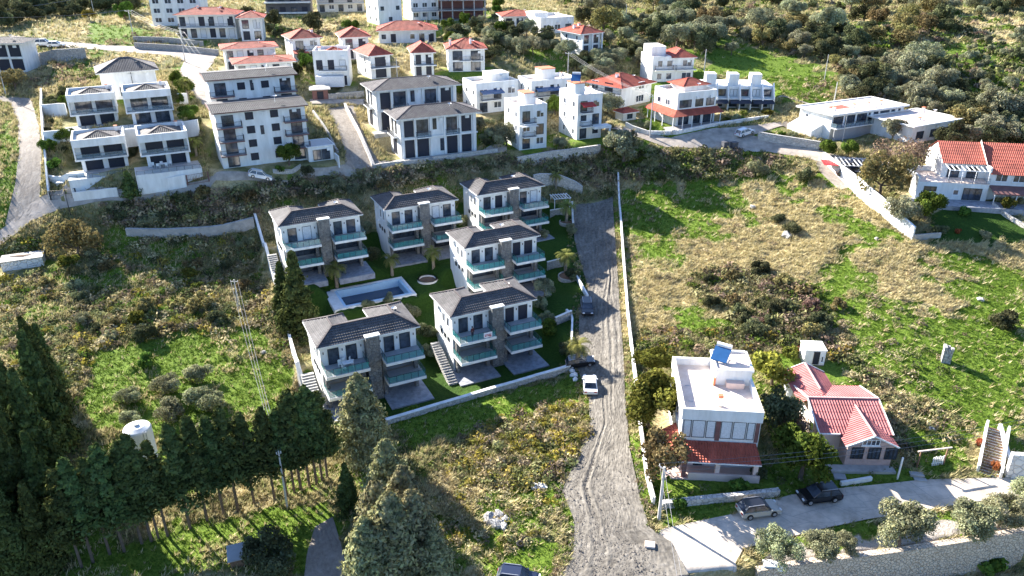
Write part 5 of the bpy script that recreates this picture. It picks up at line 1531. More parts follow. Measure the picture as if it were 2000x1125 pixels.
# ---------------------------------------------------------------- swimming pool and planter ring
def pool():
    r = empty('swimming_pool', POOL_O, math.pi/2-POOL_AZ, 'empty looking blue swimming pool with broad white surround among the villas', 'swimming pool')
    L, D, w = POOL_L, POOL_D, .45
    mb = MB()
    for x0, x1, y0, y1 in ((-1.7, L+w, -w-.2, 0), (-w, L+w, D, D+w), (-1.7, 0, 0, D), (L, L+w, 0, D)): mb.box(x0, x1, y0, y1, -3.2, .12)
    mb.build('surround', M['white'], r)
    mb = MB(); t = .45
    mb.box(0, L, D-t, D-.001, -2.5, .05); mb.box(0, L, .001, t, -2.5, .05); mb.box(.001, t, t, D-t, -2.5, .05); mb.box(L-t, L-.001, t, D-t, -2.5, .05)
    mb.build('basin', M['pool'], r)
    mb = MB(); mb.box(t, L-t, t, D-t, -2.5, -1.25); mb.build('water', M['poolwater'], r)
pool()
def ring():
    p = G(835,548)
    r = empty('planter_ring', p, 0, 'round white planter ring on the lit lawn behind the pool', 'planter')
    mb = MB(); mb.lathe([(1.45,-.8),(1.45,.4),(1.75,.4),(1.75,-.8)][::-1], 28); mb.lathe([(1.75,.4),(1.45,.4)], 28); mb.build('rim', M['white'], r, smooth=False)
    mb = MB(); mb.lathe([(1.46,.12),(0,.2)], 24); mb.build('soil', M['wood'], r)
ring()
for nm, lb, q, rr in (('flower_bed','round kerbed bed under the palm by the pergola',(1107,434),1.5),('flower_bed','kerbed bed of bright grass under the middle palm by the road',(1112,540),2.0)):
    p = G(*q); r = empty(nm, p, 0, lb, 'flower bed')
    mb = MB(); mb.lathe([(rr,-.5),(rr,.22),(rr-.15,.22),(rr-.15,-.1)], 24); mb.build('kerb', M['wallst'], r)
    mb = MB(); mb.lathe([(rr-.16,.06),(0,.12)], 20); mb.build('bed_soil', M['wood'], r)

# ---------------------------------------------------------------- vehicles
def paint(name, col):
    m = mat(name, col, .28, var=0, spec=.5); b = m.node_tree.nodes['Principled BSDF']
    b.inputs['Coat Weight'].default_value = .6; b.inputs['Coat Roughness'].default_value = .1
    return m
PAINT = dict(white=paint('white_car_paint', (.78,.78,.78)), silver=paint('champagne_car_paint', (.50,.47,.41)), black=paint('black_car_paint', (.012,.012,.014)), blue=paint('dark_blue_car_paint', (.018,.024,.05)))
M['lamp'] = mat('headlight_glass', (.7,.7,.7), .15, var=0, spec=.6)
M['tail'] = mat('tail_light', (.4,.01,.01), .3, var=0)
def car(name, label, pos, az, L=4.4, W=1.8, H=1.45, style='sedan', col='white', group=None, cat='car'):
    p = G(*pos) if len(pos) == 2 else Vector(pos)
    d = ldir(R(az)); e = .8
    z1, z0 = float(T(p.x+d[0]*e, p.y+d[1]*e)[0]), float(T(p.x-d[0]*e, p.y-d[1]*e)[0])
    r = empty(name, p+Vector((0, 0, .09)), 0, label, cat, group)
    r.rotation_euler = (0, -math.atan2(z1-z0, 2*e), math.pi/2-R(az))
    h = L/2; s = L/4.4; b = H*.60
    # side profile of the lower body: x forward, sill to belt
    body = [(-h,.42),(-h+.03,b*.95),(-h+.25,b*1.02),(-.05*L,b),(h*.42,b*.98),(h-.35,b*.88),(h-.04,b*.70),(h,.42),(h-.12,.24),(-h+.12,.24)]
    mb = MB(); w = W/2
    secs = [(-w+.10,.93),(-w,1),(w,1),(w-.10,.93)]
    def sec(y, k): return [(x*(.97 if k < 1 else 1), y, z if z < .5 else .5+(z-.5)*(1.0 if k < 1 else .94)) for x, z in body]
    rings = [sec(y, k) for y, k in secs]
    for a, c in zip(rings, rings[1:]):
        for i in range(len(body)): j = (i+1) % len(body); mb.poly([a[i], a[j], c[j], c[i]])
    mb.poly(rings[0][::-1]); mb.poly(rings[-1])
    bd = mb.build('body', PAINT[col], r, smooth=False)
    bv = bd.modifiers.new('bevel', 'BEVEL'); bv.width = .09; bv.segments = 3; bv.limit_method = 'ANGLE'; bv.angle_limit = R(25)
    bd.data.polygons.foreach_set('use_smooth', [True]*len(bd.data.polygons))
    # cabin: glass band, painted roof
    if style == 'sedan': c0, c1, t0, t1 = -.36*L, .20*L, -.22*L, .06*L
    else: c0, c1, t0, t1 = -.475*L, .24*L, -.37*L, .06*L
    lo, hi, wt = b*.97, H, w*.78
    q0 = [(c0,-w+.06,lo),(c1,-w+.06,lo),(c1,w-.06,lo),(c0,w-.06,lo)]; q1 = [(t0,-wt,hi-.05),(t1,-wt,hi-.05),(t1,wt,hi-.05),(t0,wt,hi-.05)]
    mb = MB()
    for i in range(4): j = (i+1) % 4; mb.poly([q0[i], q0[j], q1[j], q1[i]])
    mb.poly(q1)
    mb.build('windows', M['glass'], r)
    mb = MB(); mb.box(t0-.04, t1+.04, -wt-.02, wt+.02, hi-.05, hi)
    for i in range(4): mb.bar(Vector(q0[i])+Vector((0,0,.01)), Vector(q1[i]), .08, .08)
    xm = (t0+t1)/2-.1
    for sg in (-1, 1): mb.bar((xm, sg*(w-.055), lo), (xm, sg*(wt+.01), hi-.04), .09, .05)
    mb.build('roof', PAINT['black' if col == 'silver' else col], r)
    if style == 'suv':
        for sg in (-1, 1):
            mb = MB(); mb.bar((t0+.1, sg*(wt-.05), hi+.07), (t1-.1, sg*(wt-.05), hi+.07), .05); mb.bar((t0+.1, sg*(wt-.05), hi), (t0+.1, sg*(wt-.05), hi+.07), .05); mb.bar((t1-.1, sg*(wt-.05), hi), (t1-.1, sg*(wt-.05), hi+.07), .05); mb.build('roof_rail', M['metal'], r)
    for x in (-.30*L, .31*L):
        for sg in (-1, 1):
            mb = MB(); mb.tube([(x, sg*(w-.20), .33*s), (x, sg*(w+.015), .33*s)], .33*s, 16); wh = mb.build('wheel', M['rubber'], r)
            mb = MB(); mb.tube([(x, sg*(w+.016), .33*s), (x, sg*(w+.03), .33*s)], .20*s, 12); mb.build('rim', M['metal'], wh)
    for sg in (-1, 1):
        y0, y1 = sorted((sg*(w-.45), sg*(w-.09)))
        mb = MB(); mb.box(h-.16, h-.015, y0, y1, b*.68, b*.82); mb.build('headlight', M['lamp'], r)
        mb = MB(); mb.box(-h-.012, -h+.1, y0, y1, b*.72, b*.9); mb.build('tail_light', M['tail'], r)
        mb = MB(); mb.box(c1-.25, c1-.1, min(sg*w, sg*(w+.16)), max(sg*w, sg*(w+.16)), b*.98, b*1.12); mb.build('mirror', PAINT[col], r)
    return r
car('parked_car', 'white saloon car parked on the shaded dirt road', (1152,758), 3, 4.7, 1.84, 1.45, 'sedan', 'white')
car('parked_car', 'dark car facing downhill on the shaded dirt road above the white saloon', (1146,606), 181, 4.6, 1.86, 1.5, 'suv', 'black')
car('parked_car', 'dark car half hidden behind the palm next to the white saloon', (1134,714), 88, 4.2, 1.8, 1.45, 'suv', 'black')
car('parked_car', 'champagne coloured estate car at the edge of the concrete road', (1480,1003), 79, 4.5, 1.85, 1.6, 'suv', 'silver')
car('parked_car', 'black estate car in the shade on the concrete road', (1598,975), 261, 4.65, 1.86, 1.6, 'suv', 'black')
car('parked_car', 'dark jeep at the bottom edge of the photo beside the dirt road', (1012,1142), 100, 4.2, 1.8, 1.75, 'suv', 'blue')
car('parked_car', 'white car parked on the street before the apartment block', (507,349), 70, 4.4, 1.8, 1.5, 'suv', 'white')
car('parked_car', 'white car on the parking place before the red veranda house', (1455,264), 62, 4.3, 1.8, 1.5, 'suv', 'white')
car('parked_car', 'black car under the slatted carport, nearer the white wall', (1656,343), 100, 4.3, 1.8, 1.45, 'suv', 'black')
car('parked_car', 'dark car under the slatted carport, nearer the road', (1662,330), 100, 4.3, 1.8, 1.45, 'suv', 'blue')
car('parked_car', 'white car on the upper road by the stone retaining wall', (111,92), 78, 4.4, 1.8, 1.5, 'suv', 'white')
car('parked_car', 'pale van behind the white car on the upper road', (88,90), 78, 4.6, 1.9, 1.9, 'suv', 'white', cat='van')

# ---------------------------------------------------------------- carport, pergolas, gates
def slat_roof(name, label, base, az, W, D, H, m, n, cat, mred=None):
    p = G(*base); r = empty(name, p, math.pi/2-R(az), label, cat)
    for x in (0, W):
        for y in (0, D):
            mb = MB(); mb.box(x-.06, x+.06, y-.06, y+.06, -1, H); mb.build('post', M[m], r)
    mb = MB()
    for y in (0, D): mb.bar((-.2, y, H+.06), (W+.2, y, H+.06), .1, .12)
    for i in range(n): x = -.1+(W+.2)*i/(n-1); mb.bar((x, -.3, H+.16), (x, D+.3, H+.16), .14, .06)
    mb.build('slats', M[m], r)
    if mred:
        mb = MB(); mb.poly([(-3.2,0,H),(-.3,0,H),(-.3,D*.7,H),(-3.2,D*.7,H)]); mb.poly([(-3.2,D*.7,H-.06),(-.3,D*.7,H-.06),(-.3,0,H-.06),(-3.2,0,H-.06)]); mb.build('red_canopy', M[mred], r)
slat_roof('carport', 'slatted dark carport with a red canopy beside the white field wall', (1640,345), 100, 6.2, 5.5, 2.2, 'wframe', 9, 'carport', 'redp')
slat_roof('pergola', 'small pergola with white and dark stripes behind a palm', (1083,412), 75, 3.2, 2.6, 2.4, 'wframe', 7, 'pergola')
def gate(name, label, a, b, h, m, n=9, cat='gate'):
    A, B = G(*a), G(*b); r = empty(name, A, math.atan2(B.y-A.y, B.x-A.x), label, cat)
    L = (B-A).xy.length; dz = B.z-A.z
    for t in (0, 1):
        mb = MB(); mb.box(L*t-.08, L*t+.08, -.08, .08, dz*t-.5, dz*t+h+.1); mb.build('gate_post', M[m], r)
    mb = MB()
    for z in (.12, h*.55, h): mb.bar((.08, 0, z), (L-.08, 0, dz+z), .05)
    for i in range(n): x = L*(i+.5)/n; mb.bar((x, 0, dz*x/L+.12), (x, 0, dz*x/L+h), .03)
    mb.build('gate_bars', M[m], r)
gate('metal_gate', 'dark metal driveway gate at the street corner of the cubic houses', (100,391), (150,386), 1.7, 'rail', 4)
gate('metal_gate', 'brown barred driveway gate right of the long white street wall', (367,362), (409,355), 1.9, 'brown', 14)
def lych():
    p = G(1790,915); r = empty('garden_gate', p, R(10), 'white picket garden gate under a plain wooden beam frame', 'gate')
    for x in (0, 3.4):
        mb = MB(); mb.box(x-.07, x+.07, -.07, .07, -.5, 2.4); mb.build('post', M['wood'], r)
    mb = MB(); mb.bar((-.4,0,2.45), (3.9,0,2.45), .14, .12); mb.build('beam', M['terr'], r)
    mb = MB()
    for i in range(6): mb.box(1.9+i*.25, 2.03+i*.25, -.03, .03, .1, 1.3+.1*(i % 2))
    mb.bar((1.85,.04,.4),(3.3,.04,.4),.06); mb.bar((1.85,.04,1.0),(3.3,.04,1.0),.06); mb.build('pickets', M['white'], r)
    for k, q in enumerate(((1782,925),(1790,933),(1797,941))):
        pass
lych()
# garden steps at the right edge
_a, _b = G(1931,928), G(1946,842)
stairs('garden_stairs', 'brown stairs between white side walls at the right edge', _a, (_b.x, _b.y, _b.z+.3), 2.0, 17, 'wood', side=.9)
pwall('retaining_wall', 'white stone retaining wall right of the brown garden stairs', [(1962,930),(2010,936)], [3.2,3.4], .6, 'whitest')
pwall('low_wall', 'white bank wall beside the top of the brown garden stairs', [(1951,838),(1962,880),(1970,905)], .8, .35, 'white')

# ---------------------------------------------------------------- poles and wires
POLES = []
def pole(label, base, top, r=.15, arm=1.4, kind='utility_pole', m='pole', azm=64, H=None):
    p = G(*base); h = H or height_to(p, top[1])
    e = empty(kind, p, math.pi/2-R(azm), label, 'utility pole')
    mb = MB(); mb.tube([(0,0,-1),(0,0,h)], [r, r*.6], 8); mb.build('post', M[m], e)
    if arm:
        mb = MB(); mb.bar((-arm/2,0,h-.35),(arm/2,0,h-.35),.09,.1); mb.build('crossarm', M['metal'], e)
        for i in range(3):
            mb = MB(); x = (-.45+.45*i)*arm; mb.tube([(x,0,h-.3),(x,0,h-.08)], [.05,.04], 6); mb.build('insulator', M['white'], e)
    pts = [e.matrix_basis @ Vector(((-.45+.45*i)*arm, 0, h-.06)) for i in range(3)]
    POLES.append(pts); return pts
Pa = pole('pale concrete pole with crossarm at the corner of the concrete road', (1287,1013), (1295,912), .2, 1.6, azm=150)
Pb = pole('pale metal pole standing in front of the conifer row', (561,989), (556,881), .13, .5)
Pc = pole('grey pole with wires in the scrub left of the villas', (467,606), (455,546), .14, 1.2, azm=90)
Pd = pole('pale pole at the upper road left of the tall wires', (260,68), (251,19), .15, 2.0)
Pe = pole('lattice armed pole where the upper road bends downhill', (362,122), (344,62), .15, 2.2)
Pf = pole('pole in front of the dark trees at the top left', (184,27), (177,-8), .13, 1.2)
Pg = pole('thin dark post at the street below the cubic houses', (138,420), (139,367), .07, 0, m='rail')
Ph = pole('pale concrete pole beside the red veranda house', (1269,268), (1279,186), .17, 1.6, azm=120)
Pi = pole('pale pole with crossarm left of the big red hip roof', (1109,146), (1108,102), .15, 1.8, azm=120)
Pj = pole('pale pole above the stepped terraced houses', (1375,140), (1380,96), .14, 0)
Pk = pole('leaning white pole behind the long flat roofed house', (1628,204), (1637,160), .14, 0)
Pl = pole('thin pale pole at the edge of the bright green hill meadow', (1610,156), (1616,106), .12, 0)
Pm = pole('thin pole standing before the blue glazed front of the flat roofed house', (1645,276), (1653,226), .1, 0)
Pn = pole('tall pale pole among the olives at the top centre', (1222,42), (1221,8), .14, 0)
Po = pole('pale pole on the street of red roofed houses', (776,152), (775,113), .12, 0)
Pp = pole('street lamp pole in front of the right white block', (834,55), (833,12), .12, 0)
Pq = pole('thin pale pole at the left edge beside the dirt track', (12,186), (4,112), .12, 1.0)
Pr = pole('thin pole between the two long pink red roofs and the long house', (448,84), (443,50), .1, 0)
def wires(label, A, B, sag=1.2, n=12, r=.022, ks=(0, 1, 2)):
    mb = MB()
    for k in ks:
        a, b = Vector(A[k]), Vector(B[k])
        mb.tube([a.lerp(b, i/n)-Vector((0, 0, sag*4*(i/n)*(1-i/n))) for i in range(n+1)], r, 4, cap=False)
    tag(mb.build('power_line', M['wire'] if r < .03 else M['metal']), label, 'wires')
def off(P, px, h):
    """wire ends beyond the picture"""
    g = Vector(at_h(*px, h)); return [g+(p-P[1]) for p in P]
wires('bundle of wires from the corner pole over the two garden houses', Pa, off(Pa, (2080,812), 50.5), 1.0)
wires('wires dropping from the corner pole over the concrete road', Pa, off(Pa, (1345,1200), 52), .4, ks=(0, 1))
wires('wires down the left field to the pole by the conifer row', Pc, Pb, 1.2)
wires('wires from the white pole to the pole by the red veranda house', Pi, Ph, 1.0, ks=(0, 1, 2))
wires('wires between the two poles of the upper road', Pd, Pe, .8)
wires('wires across the dark trees at the top left', Pf, off(Pf, (-120,30), 25), .8)
wires('wires over the upper left road to the left edge', Pd, off(Pd, (-120,32), 22), 1.0)
wires('wires from the bend pole down to the lower street', Pe, off(Pe, (420,150), 30), .6)

# ---------------------------------------------------------------- small things
def rock(name, label, px, s, seed, m='wallst', group=None):
    r0 = np.random.default_rng(seed); p = G(*px)
    import bmesh
    bm = bmesh.new(); bmesh.ops.create_icosphere(bm, subdivisions=2, radius=1)
    for v in bm.verts: v.co = Vector((v.co.x*s*1.2, v.co.y*s*.9, v.co.z*s*.65))*(1+.28*math.sin(v.co.x*3+seed)*math.cos(v.co.y*4-seed)+r0.uniform(-.07, .07))
    me = bpy.data.meshes.new(name); bm.to_mesh(me); bm.free(); me.materials.append(M[m])
    o = bpy.data.objects.new(name, me); C.objects.link(o); o.location = p+Vector((0, 0, s*.25)); o.rotation_euler = (0, 0, seed)
    return tag(o, label, 'rock', group)
for i, (x, y, s_) in enumerate(((955,1012,.85),(973,1008,.75),(965,1026,.9),(986,1018,.7),(984,1030,.65),(948,1024,.5))):
    rock('rock', 'pale boulder in the small heap on the dry grass', (x, y), s_*.8, i+1, 'greyst', 'heap of pale boulders')
for i, (x, y, s_, lb) in enumerate(((1536,462,1.3,'grey rock outcrop under a bush in the dry field'),(1470,405,.7,'small grey rock beside the lone bush in the field'),(1818,838,.5,'white stone in the grass below the ruined pillar'),(1712,467,.5,'white stone below the tall garden wall'),(1915,586,.6,'white stone at the edge of the green meadow'),(515,690,.6,'white stone in the green scrub by the villa wall'))):
    rock('rock', lb, (x, y), s_*.8, 20+i, 'greyst')
def flat_thing(name, label, px, az, L, W, h, m, cat, tilt=0.0):
    p = G(*px); mb = MB(); mb.box(-L/2, L/2, -W/2, W/2, -.1, h); o = mb.build(name, M[m]); o.location = p; o.rotation_euler = (tilt, 0, math.pi/2-R(az)); return tag(o, label, cat)
flat_thing('concrete_slab', 'pale concrete slab lying in the scrub beside the dirt road', (1053,950), 85, 1.8, 1.0, .18, 'white', 'slab')
flat_thing('manhole_cover', 'square pale slab at the foot of the dirt road', (1269,1067), 100, 1.0, .8, .34, 'terr', 'manhole')
flat_thing('paving_slab', 'pale square slab in the shaded garden before the black car', (1640,932), 100, 1.3, 1.0, .15, 'grey', 'slab')
flat_thing('stone_step', 'upper pale doorstep slab leading to the garden gate', (1790,928), 100, 1.5, .7, .22, 'conc', 'step')
flat_thing('stone_step', 'lower pale doorstep slab leading to the garden gate', (1797,938), 100, 1.3, .6, .16, 'conc', 'step')
flat_thing('metal_sheet', 'white metal box lid at the left end of the tan retaining wall', (1508,1110), 95, 1.9, .9, .5, 'white', 'box')
M['tarp'] = mat('blue_tarpaulin', (.03,.10,.42), .4, var=.9, scale=3.5, hue2=(.45,.55,.7))
def tarp():
    p = G(848,1082); n = 14; a = np.linspace(-.5, .5, n)
    X, Y = np.meshgrid(a*1.75, a*2.6); Z = .35+.06*rng.random(X.shape)+.10*np.sin(X*5+Y*3)+.06*np.sin(Y*7)
    i = np.arange(n*n).reshape(n, n); f = np.stack([i[:-1,:-1], i[:-1,1:], i[1:,1:], i[1:,:-1]], -1).reshape(-1, 4)
    o = np_mesh('tarpaulin', np.stack([X, Y, Z], -1).reshape(-1, 3), f, M['tarp']); o.location = p; o.rotation_euler = (0, 0, .1)
    tag(o, 'crumpled blue and white tarpaulin in the shade of the big conifers', 'tarpaulin')
tarp()
for i, (x, y) in enumerate(((1026,1056),(1016,1066))):
    p = G(x, y); r0 = .38; mb = MB()
    mb.lathe([(r0,.0),(r0+.06,.1),(r0,.22),(r0-.16,.24),(r0-.18,.12),(r0-.16,0),(r0,0)], 18); o = mb.build('tyre', M['rubber'], smooth=True); o.location = p+Vector((0, 0, .08+.1*i)); o.rotation_euler = (.2, .1*i, 0)
    tag(o, ('old black tyre lying in the grass, nearer the dirt road', 'old black tyre leaning beside another tyre in the grass')[i], 'tyre')
for i, (x, y) in enumerate(((1416,289),(1433,290))):
    p = G(x, y); r = empty('waste_bin', p+Vector((0,0,.1)), R(20), ('dark waste container on the hill road, the left one','dark waste container on the hill road, the right one')[i], 'waste container')
    mb = MB(); mb.prism([(-.65,-.5),(.65,-.5),(.65,.5),(-.65,.5)], .15, 1.15); mb.build('body', M['dkgrey'], r)
    mb = MB(); mb.prism([(-.7,-.55),(.7,-.55),(.7,.55),(-.7,.55)], 1.151, 1.3); mb.build('lid', M['dkgrey'], r)
    for sx in (-.5, .5):
        mb = MB(); mb.tube([(sx,-.56,.1),(sx,-.46,.1)], .1, 8); mb.build('wheel', M['rubber'], r)
for i, (x, y, s_) in enumerate(((1117,726,.45),(1121,734,.5),(1124,742,.42))):
    o = rock('rubble_sack', 'white rubble sack at the end of the villa lawn wall', (x, y), s_, 40+i, 'white', 'white sacks by the wall end'); o['category'] = 'sack'
def pillar():
    p = G(1846,706); r = empty('ruined_pillar', p, R(-20), 'stump of a ruined masonry hut standing in the meadow', 'ruin')
    mb = MB(); mb.box(-.55,.55,-.5,.5,-.5,2.0); mb.build('masonry', M['greyst'], r)
    mb = MB(); mb.box(-.6,-.25,-.55,.55,2.001,2.4); mb.box(.25,.6,-.55,.0,2.001,2.3); mb.box(-.249,.249,.2,.55,2.001,2.25); mb.build('broken_top', M['conc'], r)
pillar()
def water_tank():
    p = G(281,890); r = empty('water_tank', p, 0, 'white cylindrical water tank rising behind the conifer row', 'water tank')
    mb = MB(); mb.lathe([(1.55,-1),(1.55,3.9),(1.45,4.1)], 28); mb.build('shell', M['white'], r, smooth=True)
    mb = MB(); mb.lathe([(1.45,4.1),(.9,4.35),(0,4.45)], 28); mb.lathe([(.3,4.44),(.3,4.6),(0,4.6)], 12); mb.build('lid', M['white'], r, smooth=True)
    for k in range(2):
        mb = MB(); mb.bar((1.2+.35*k,-1.1,-1),(1.2+.35*k,-1.1,4.2),.05)
        mb.build('ladder_rail', M['metal'], r)
water_tank()
def coop():
    p = G(470,1098); r = empty('dog_house', p, R(20), 'small dark hut with pale roof edge on the sunlit grass', 'hut')
    mb = MB(); mb.box(-.9,.9,-.7,.7,-.3,1.2); mb.build('wall', M['wood'], r)
    mb = MB(); mb.poly([(-1.1,-.9,1.2),(1.1,-.9,1.2),(1.1,.9,1.7),(-1.1,.9,1.7)]); mb.box(-1.1,1.1,-.92,-.86,1.1,1.22); mb.build('roof', M['grey'], r)
coop()
# furniture on balconies and terraces
def wpt(i, x, y, z): return vpt(i, x, y, z)
def table(label, loc, rz, m='white'):
    r = empty('garden_table', loc, rz, label, 'table')
    mb = MB(); mb.box(-.7,.7,-.45,.45,.70,.75); mb.build('table_top', M[m], r)
    for x in (-.6,.6):
        for y in (-.38,.38):
            mb = MB(); mb.box(x-.04,x+.04,y-.04,y+.04,0,.70); mb.build('leg', M[m], r)
CH = None
def chair(label, loc, rz, group):
    global CH
    if CH is None:
        r = empty('garden_chair', loc, rz, label, 'chair', group); CH = r
        mb = MB(); mb.box(-.25,.25,-.25,.25,.42,.47); mb.build('seat', M['white'], r)
        mb = MB(); mb.box(-.25,.25,.21,.26,.47,.95); mb.build('backrest', M['white'], r)
        for x in (-.21,.21):
            for y in (-.21,.21):
                mb = MB(); mb.box(x-.03,x+.03,y-.03,y+.03,0,.42); mb.build('leg', M['white'], r)
        return r
    r = copy_tree(CH); r.location = loc; r.rotation_euler = (0, 0, rz); r['label'] = label; r['group'] = group; return r
rz0 = VS[0].root.rotation_euler.z
table('white table with laundry colours on the upper balcony of the nearest villa', wpt(0, 3.6, -1.0, 6.16), rz0)
for k, (x, y) in enumerate(((2.7,-.5),(3.4,-.2),(4.3,-.25),(2.9,-1.7))): chair('white chair at the table on the nearest villa\'s balcony', wpt(0, x, y, 6.16), rz0+k*.5, 'white chairs on the villa balcony')
def cpt(s, x, y, z):
    p = Vector((x, y, z)); p.rotate(s.root.rotation_euler); return p+s.root.location
rz1 = cf2.root.rotation_euler.z
table('table on the paved terrace of the front right cubic house', cpt(cf2, cf2.W*.4, -.9, .03), rz1)
for k in range(5): chair('white chair on the terrace of the front right cubic house', cpt(cf2, cf2.W*.2+k*.75, -.2-.9*(k % 2), .03), rz1+math.pi*(k % 2), 'white chairs on the cubic house terrace')
def lounger(label, px, az):
    p = G(*px); r = empty('sun_lounger', p+Vector((0,0,.3)), math.pi/2-R(az), label, 'sun lounger')
    mb = MB(); mb.box(-.9,.4,-.32,.32,.25,.36); mb.build('seat', M['white'], r)
    mb = MB(); mb.poly([(.4,-.32,.3),(.4,.32,.3),(1.0,.32,.75),(1.0,-.32,.75)]); mb.poly([(.4,-.32,.22),(1.0,-.32,.67),(1.0,.32,.67),(.4,.32,.22)]); mb.build('backrest', M['white'], r)
    for x in (-.8,.35):
        for y in (-.28,.28):
            mb = MB(); mb.box(x-.03,x+.03,y-.03,y+.03,-.3,.25); mb.build('leg', M['white'], r)
lounger('white lounger on the street corner terrace, the left one', (122,362), 80); lounger('white lounger on the street corner terrace, the right one', (148,358), 80)
M['banner'] = mat('printed_banner', (.80,.76,.78), .7, var=0)
def banner():
    r = empty('sale_banner', wpt(1, 4.6, -2.62, 6.15), VS[1].root.rotation_euler.z, 'white banner with red marks hanging on the balcony glass', 'banner')
    mb = MB(); n = 8
    for i in range(n):
        x0, x1 = -.65+1.3*i/n, -.65+1.3*(i+1)/n; w = lambda x: .03*math.sin(x*9)
        mb.poly([(x0,-.05+w(x0),.2),(x1,-.05+w(x1),.2),(x1,-.03+w(x1),1.0),(x0,-.03+w(x0),1.0)])
    mb.build('cloth', M['banner'], r)
    mb = MB()
    for x, z, ww, hh in ((-.48,.62,.5,.1),(.08,.62,.42,.1),(-.1,.42,.6,.11),(-.5,.42,.22,.1),(.2,.30,.34,.07)):
        mb.box(x, x+ww, -.105, -.09, z, z+hh)
    mb.build('red_print', M['redp'], r)
banner()

# ---------------------------------------------------------------- person on the balcony
M['skin'] = mat('skin', (.42,.26,.19), .6, var=0); M['cloth_r'] = mat('dark_red_clothing', (.10,.025,.03), .9, var=.2); M['cloth_b'] = mat('dark_blue_trousers', (.02,.025,.05), .9, var=.2); M['hair'] = mat('dark_hair', (.015,.011,.009), .8, var=0)
def skin_mesh(name, pts, edges, radii, m, parent, root=0, sub=1):
    me = bpy.data.meshes.new(name); me.from_pydata(pts, edges, []); me.materials.append(m)
    o = bpy.data.objects.new(name, me); C.objects.link(o); o.parent = parent
    md = o.modifiers.new('skin', 'SKIN'); 
    lay = me.skin_vertices[0] if me.skin_vertices else None
    if lay is None:
        bpy.context.view_layer.objects.active = o
        return o
    for i, r in enumerate(radii): lay.data[i].radius = (r, r)
    lay.data[root].use_root = True
    sb = o.modifiers.new('smooth', 'SUBSURF'); sb.levels = sb.render_levels = sub
    return o
def person():
    r = empty('person', wpt(1, 2.75, -1.35, 6.15), VS[1].root.rotation_euler.z+.4, 'person in dark red top and dark trousers standing on a glass fronted balcony', 'person')
    P = [(0,0,.92),(0,0,1.12),(0,.01,1.38),(0,0,1.50),(0,-.01,1.58),(0,-.01,1.68),
         (-.10,0,.86),(-.11,-.02,.48),(-.12,.02,.08),(-.12,-.14,.04),(.10,0,.86),(.12,-.02,.48),(.14,.02,.08),(.14,-.14,.04),
         (-.20,0,1.40),(-.26,.03,1.12),(-.24,-.10,.90),(-.24,-.15,.82),(.20,0,1.40),(.27,.03,1.12),(.25,-.10,.90),(.25,-.15,.82)]
    E = [(0,1),(1,2),(2,3),(3,4),(4,5),(0,6),(6,7),(7,8),(8,9),(0,10),(10,11),(11,12),(12,13),(2,14),(14,15),(15,16),(16,17),(2,18),(18,19),(19,20),(20,21)]
    rad = [.14,.13,.15,.06,.09,.085,.09,.065,.045,.04,.09,.065,.045,.04,.065,.048,.036,.03,.065,.048,.036,.03]
    b = skin_mesh('body', P, E, rad, M['skin'], r)
    skin_mesh('jacket', [P[i] for i in (0,1,2,14,15,16,18,19,20)], [(0,1),(1,2),(2,3),(3,4),(4,5),(2,6),(6,7),(7,8)], [.165,.155,.17,.085,.068,.055,.085,.068,.055], M['cloth_r'], r)
    skin_mesh('trousers', [P[i] for i in (0,6,7,8,10,11,12)], [(0,1),(1,2),(2,3),(0,4),(4,5),(5,6)], [.16,.11,.085,.066,.11,.085,.066], M['cloth_b'], r)
    mb = MB(); mb.lathe([(.0,.14),(.07,.12),(.105,.05),(.11,-.02),(.09,-.12)][::-1], 12, (0,.015,1.66)); mb.build('hair', M['hair'], r, smooth=True)
person()
# ---------------------------------------------------------------- foliage meshes
def unit(v): return v/(np.linalg.norm(v, axis=-1, keepdims=True)+1e-9)
def leaf_quads(P, Nrm, size, r, aspect=1.7, up=None):
    """a rhombic leaf (or leaf spray) at each point, facing roughly along Nrm"""
    n = len(P)
    t = unit(np.cross(Nrm, r.normal(size=(n, 3)))) if up is None else unit(up-Nrm*(up*Nrm).sum(-1, keepdims=True))
    b = np.cross(Nrm, t)
    s = np.asarray(size).reshape(-1, 1)*np.ones((n, 1))
    a = t*s*aspect/2; b = b*s/2
    v = np.stack([P-a, P+b*1.0-a*.1, P+a, P-b-a*.1], 1).reshape(-1, 3)
    return v, np.arange(n*4).reshape(n, 4)
def lumps_crown(r, lumps, n, leaf, tint=(.65, 1.35), bias=.35, fill=.55):
    """lumps (k,4) centre+radius -> leaves spread over and into them"""
    lumps = np.asarray(lumps); k = len(lumps)
    w = lumps[:, 3]**2; idx = r.choice(k, n, p=w/w.sum())
    d = unit(r.normal(size=(n, 3))+[0, 0, bias])
    rad = lumps[idx, 3]*(fill+(1.06-fill)*np.sqrt(r.random(n)))
    P = lumps[idx, :3]+d*rad[:, None]
    nr = unit(d+r.normal(size=(n, 3))*.65)
    v, f = leaf_quads(P, nr, leaf*r.uniform(.6, 1.3, n), r)
    lt = r.uniform(*tint, k)[idx]*r.uniform(.75, 1.25, n)
    c = np.stack([lt*r.uniform(.93, 1.1, n), lt, lt*r.uniform(.85, 1.1, n)], -1)
    return v, f, np.repeat(c, 4, 0)
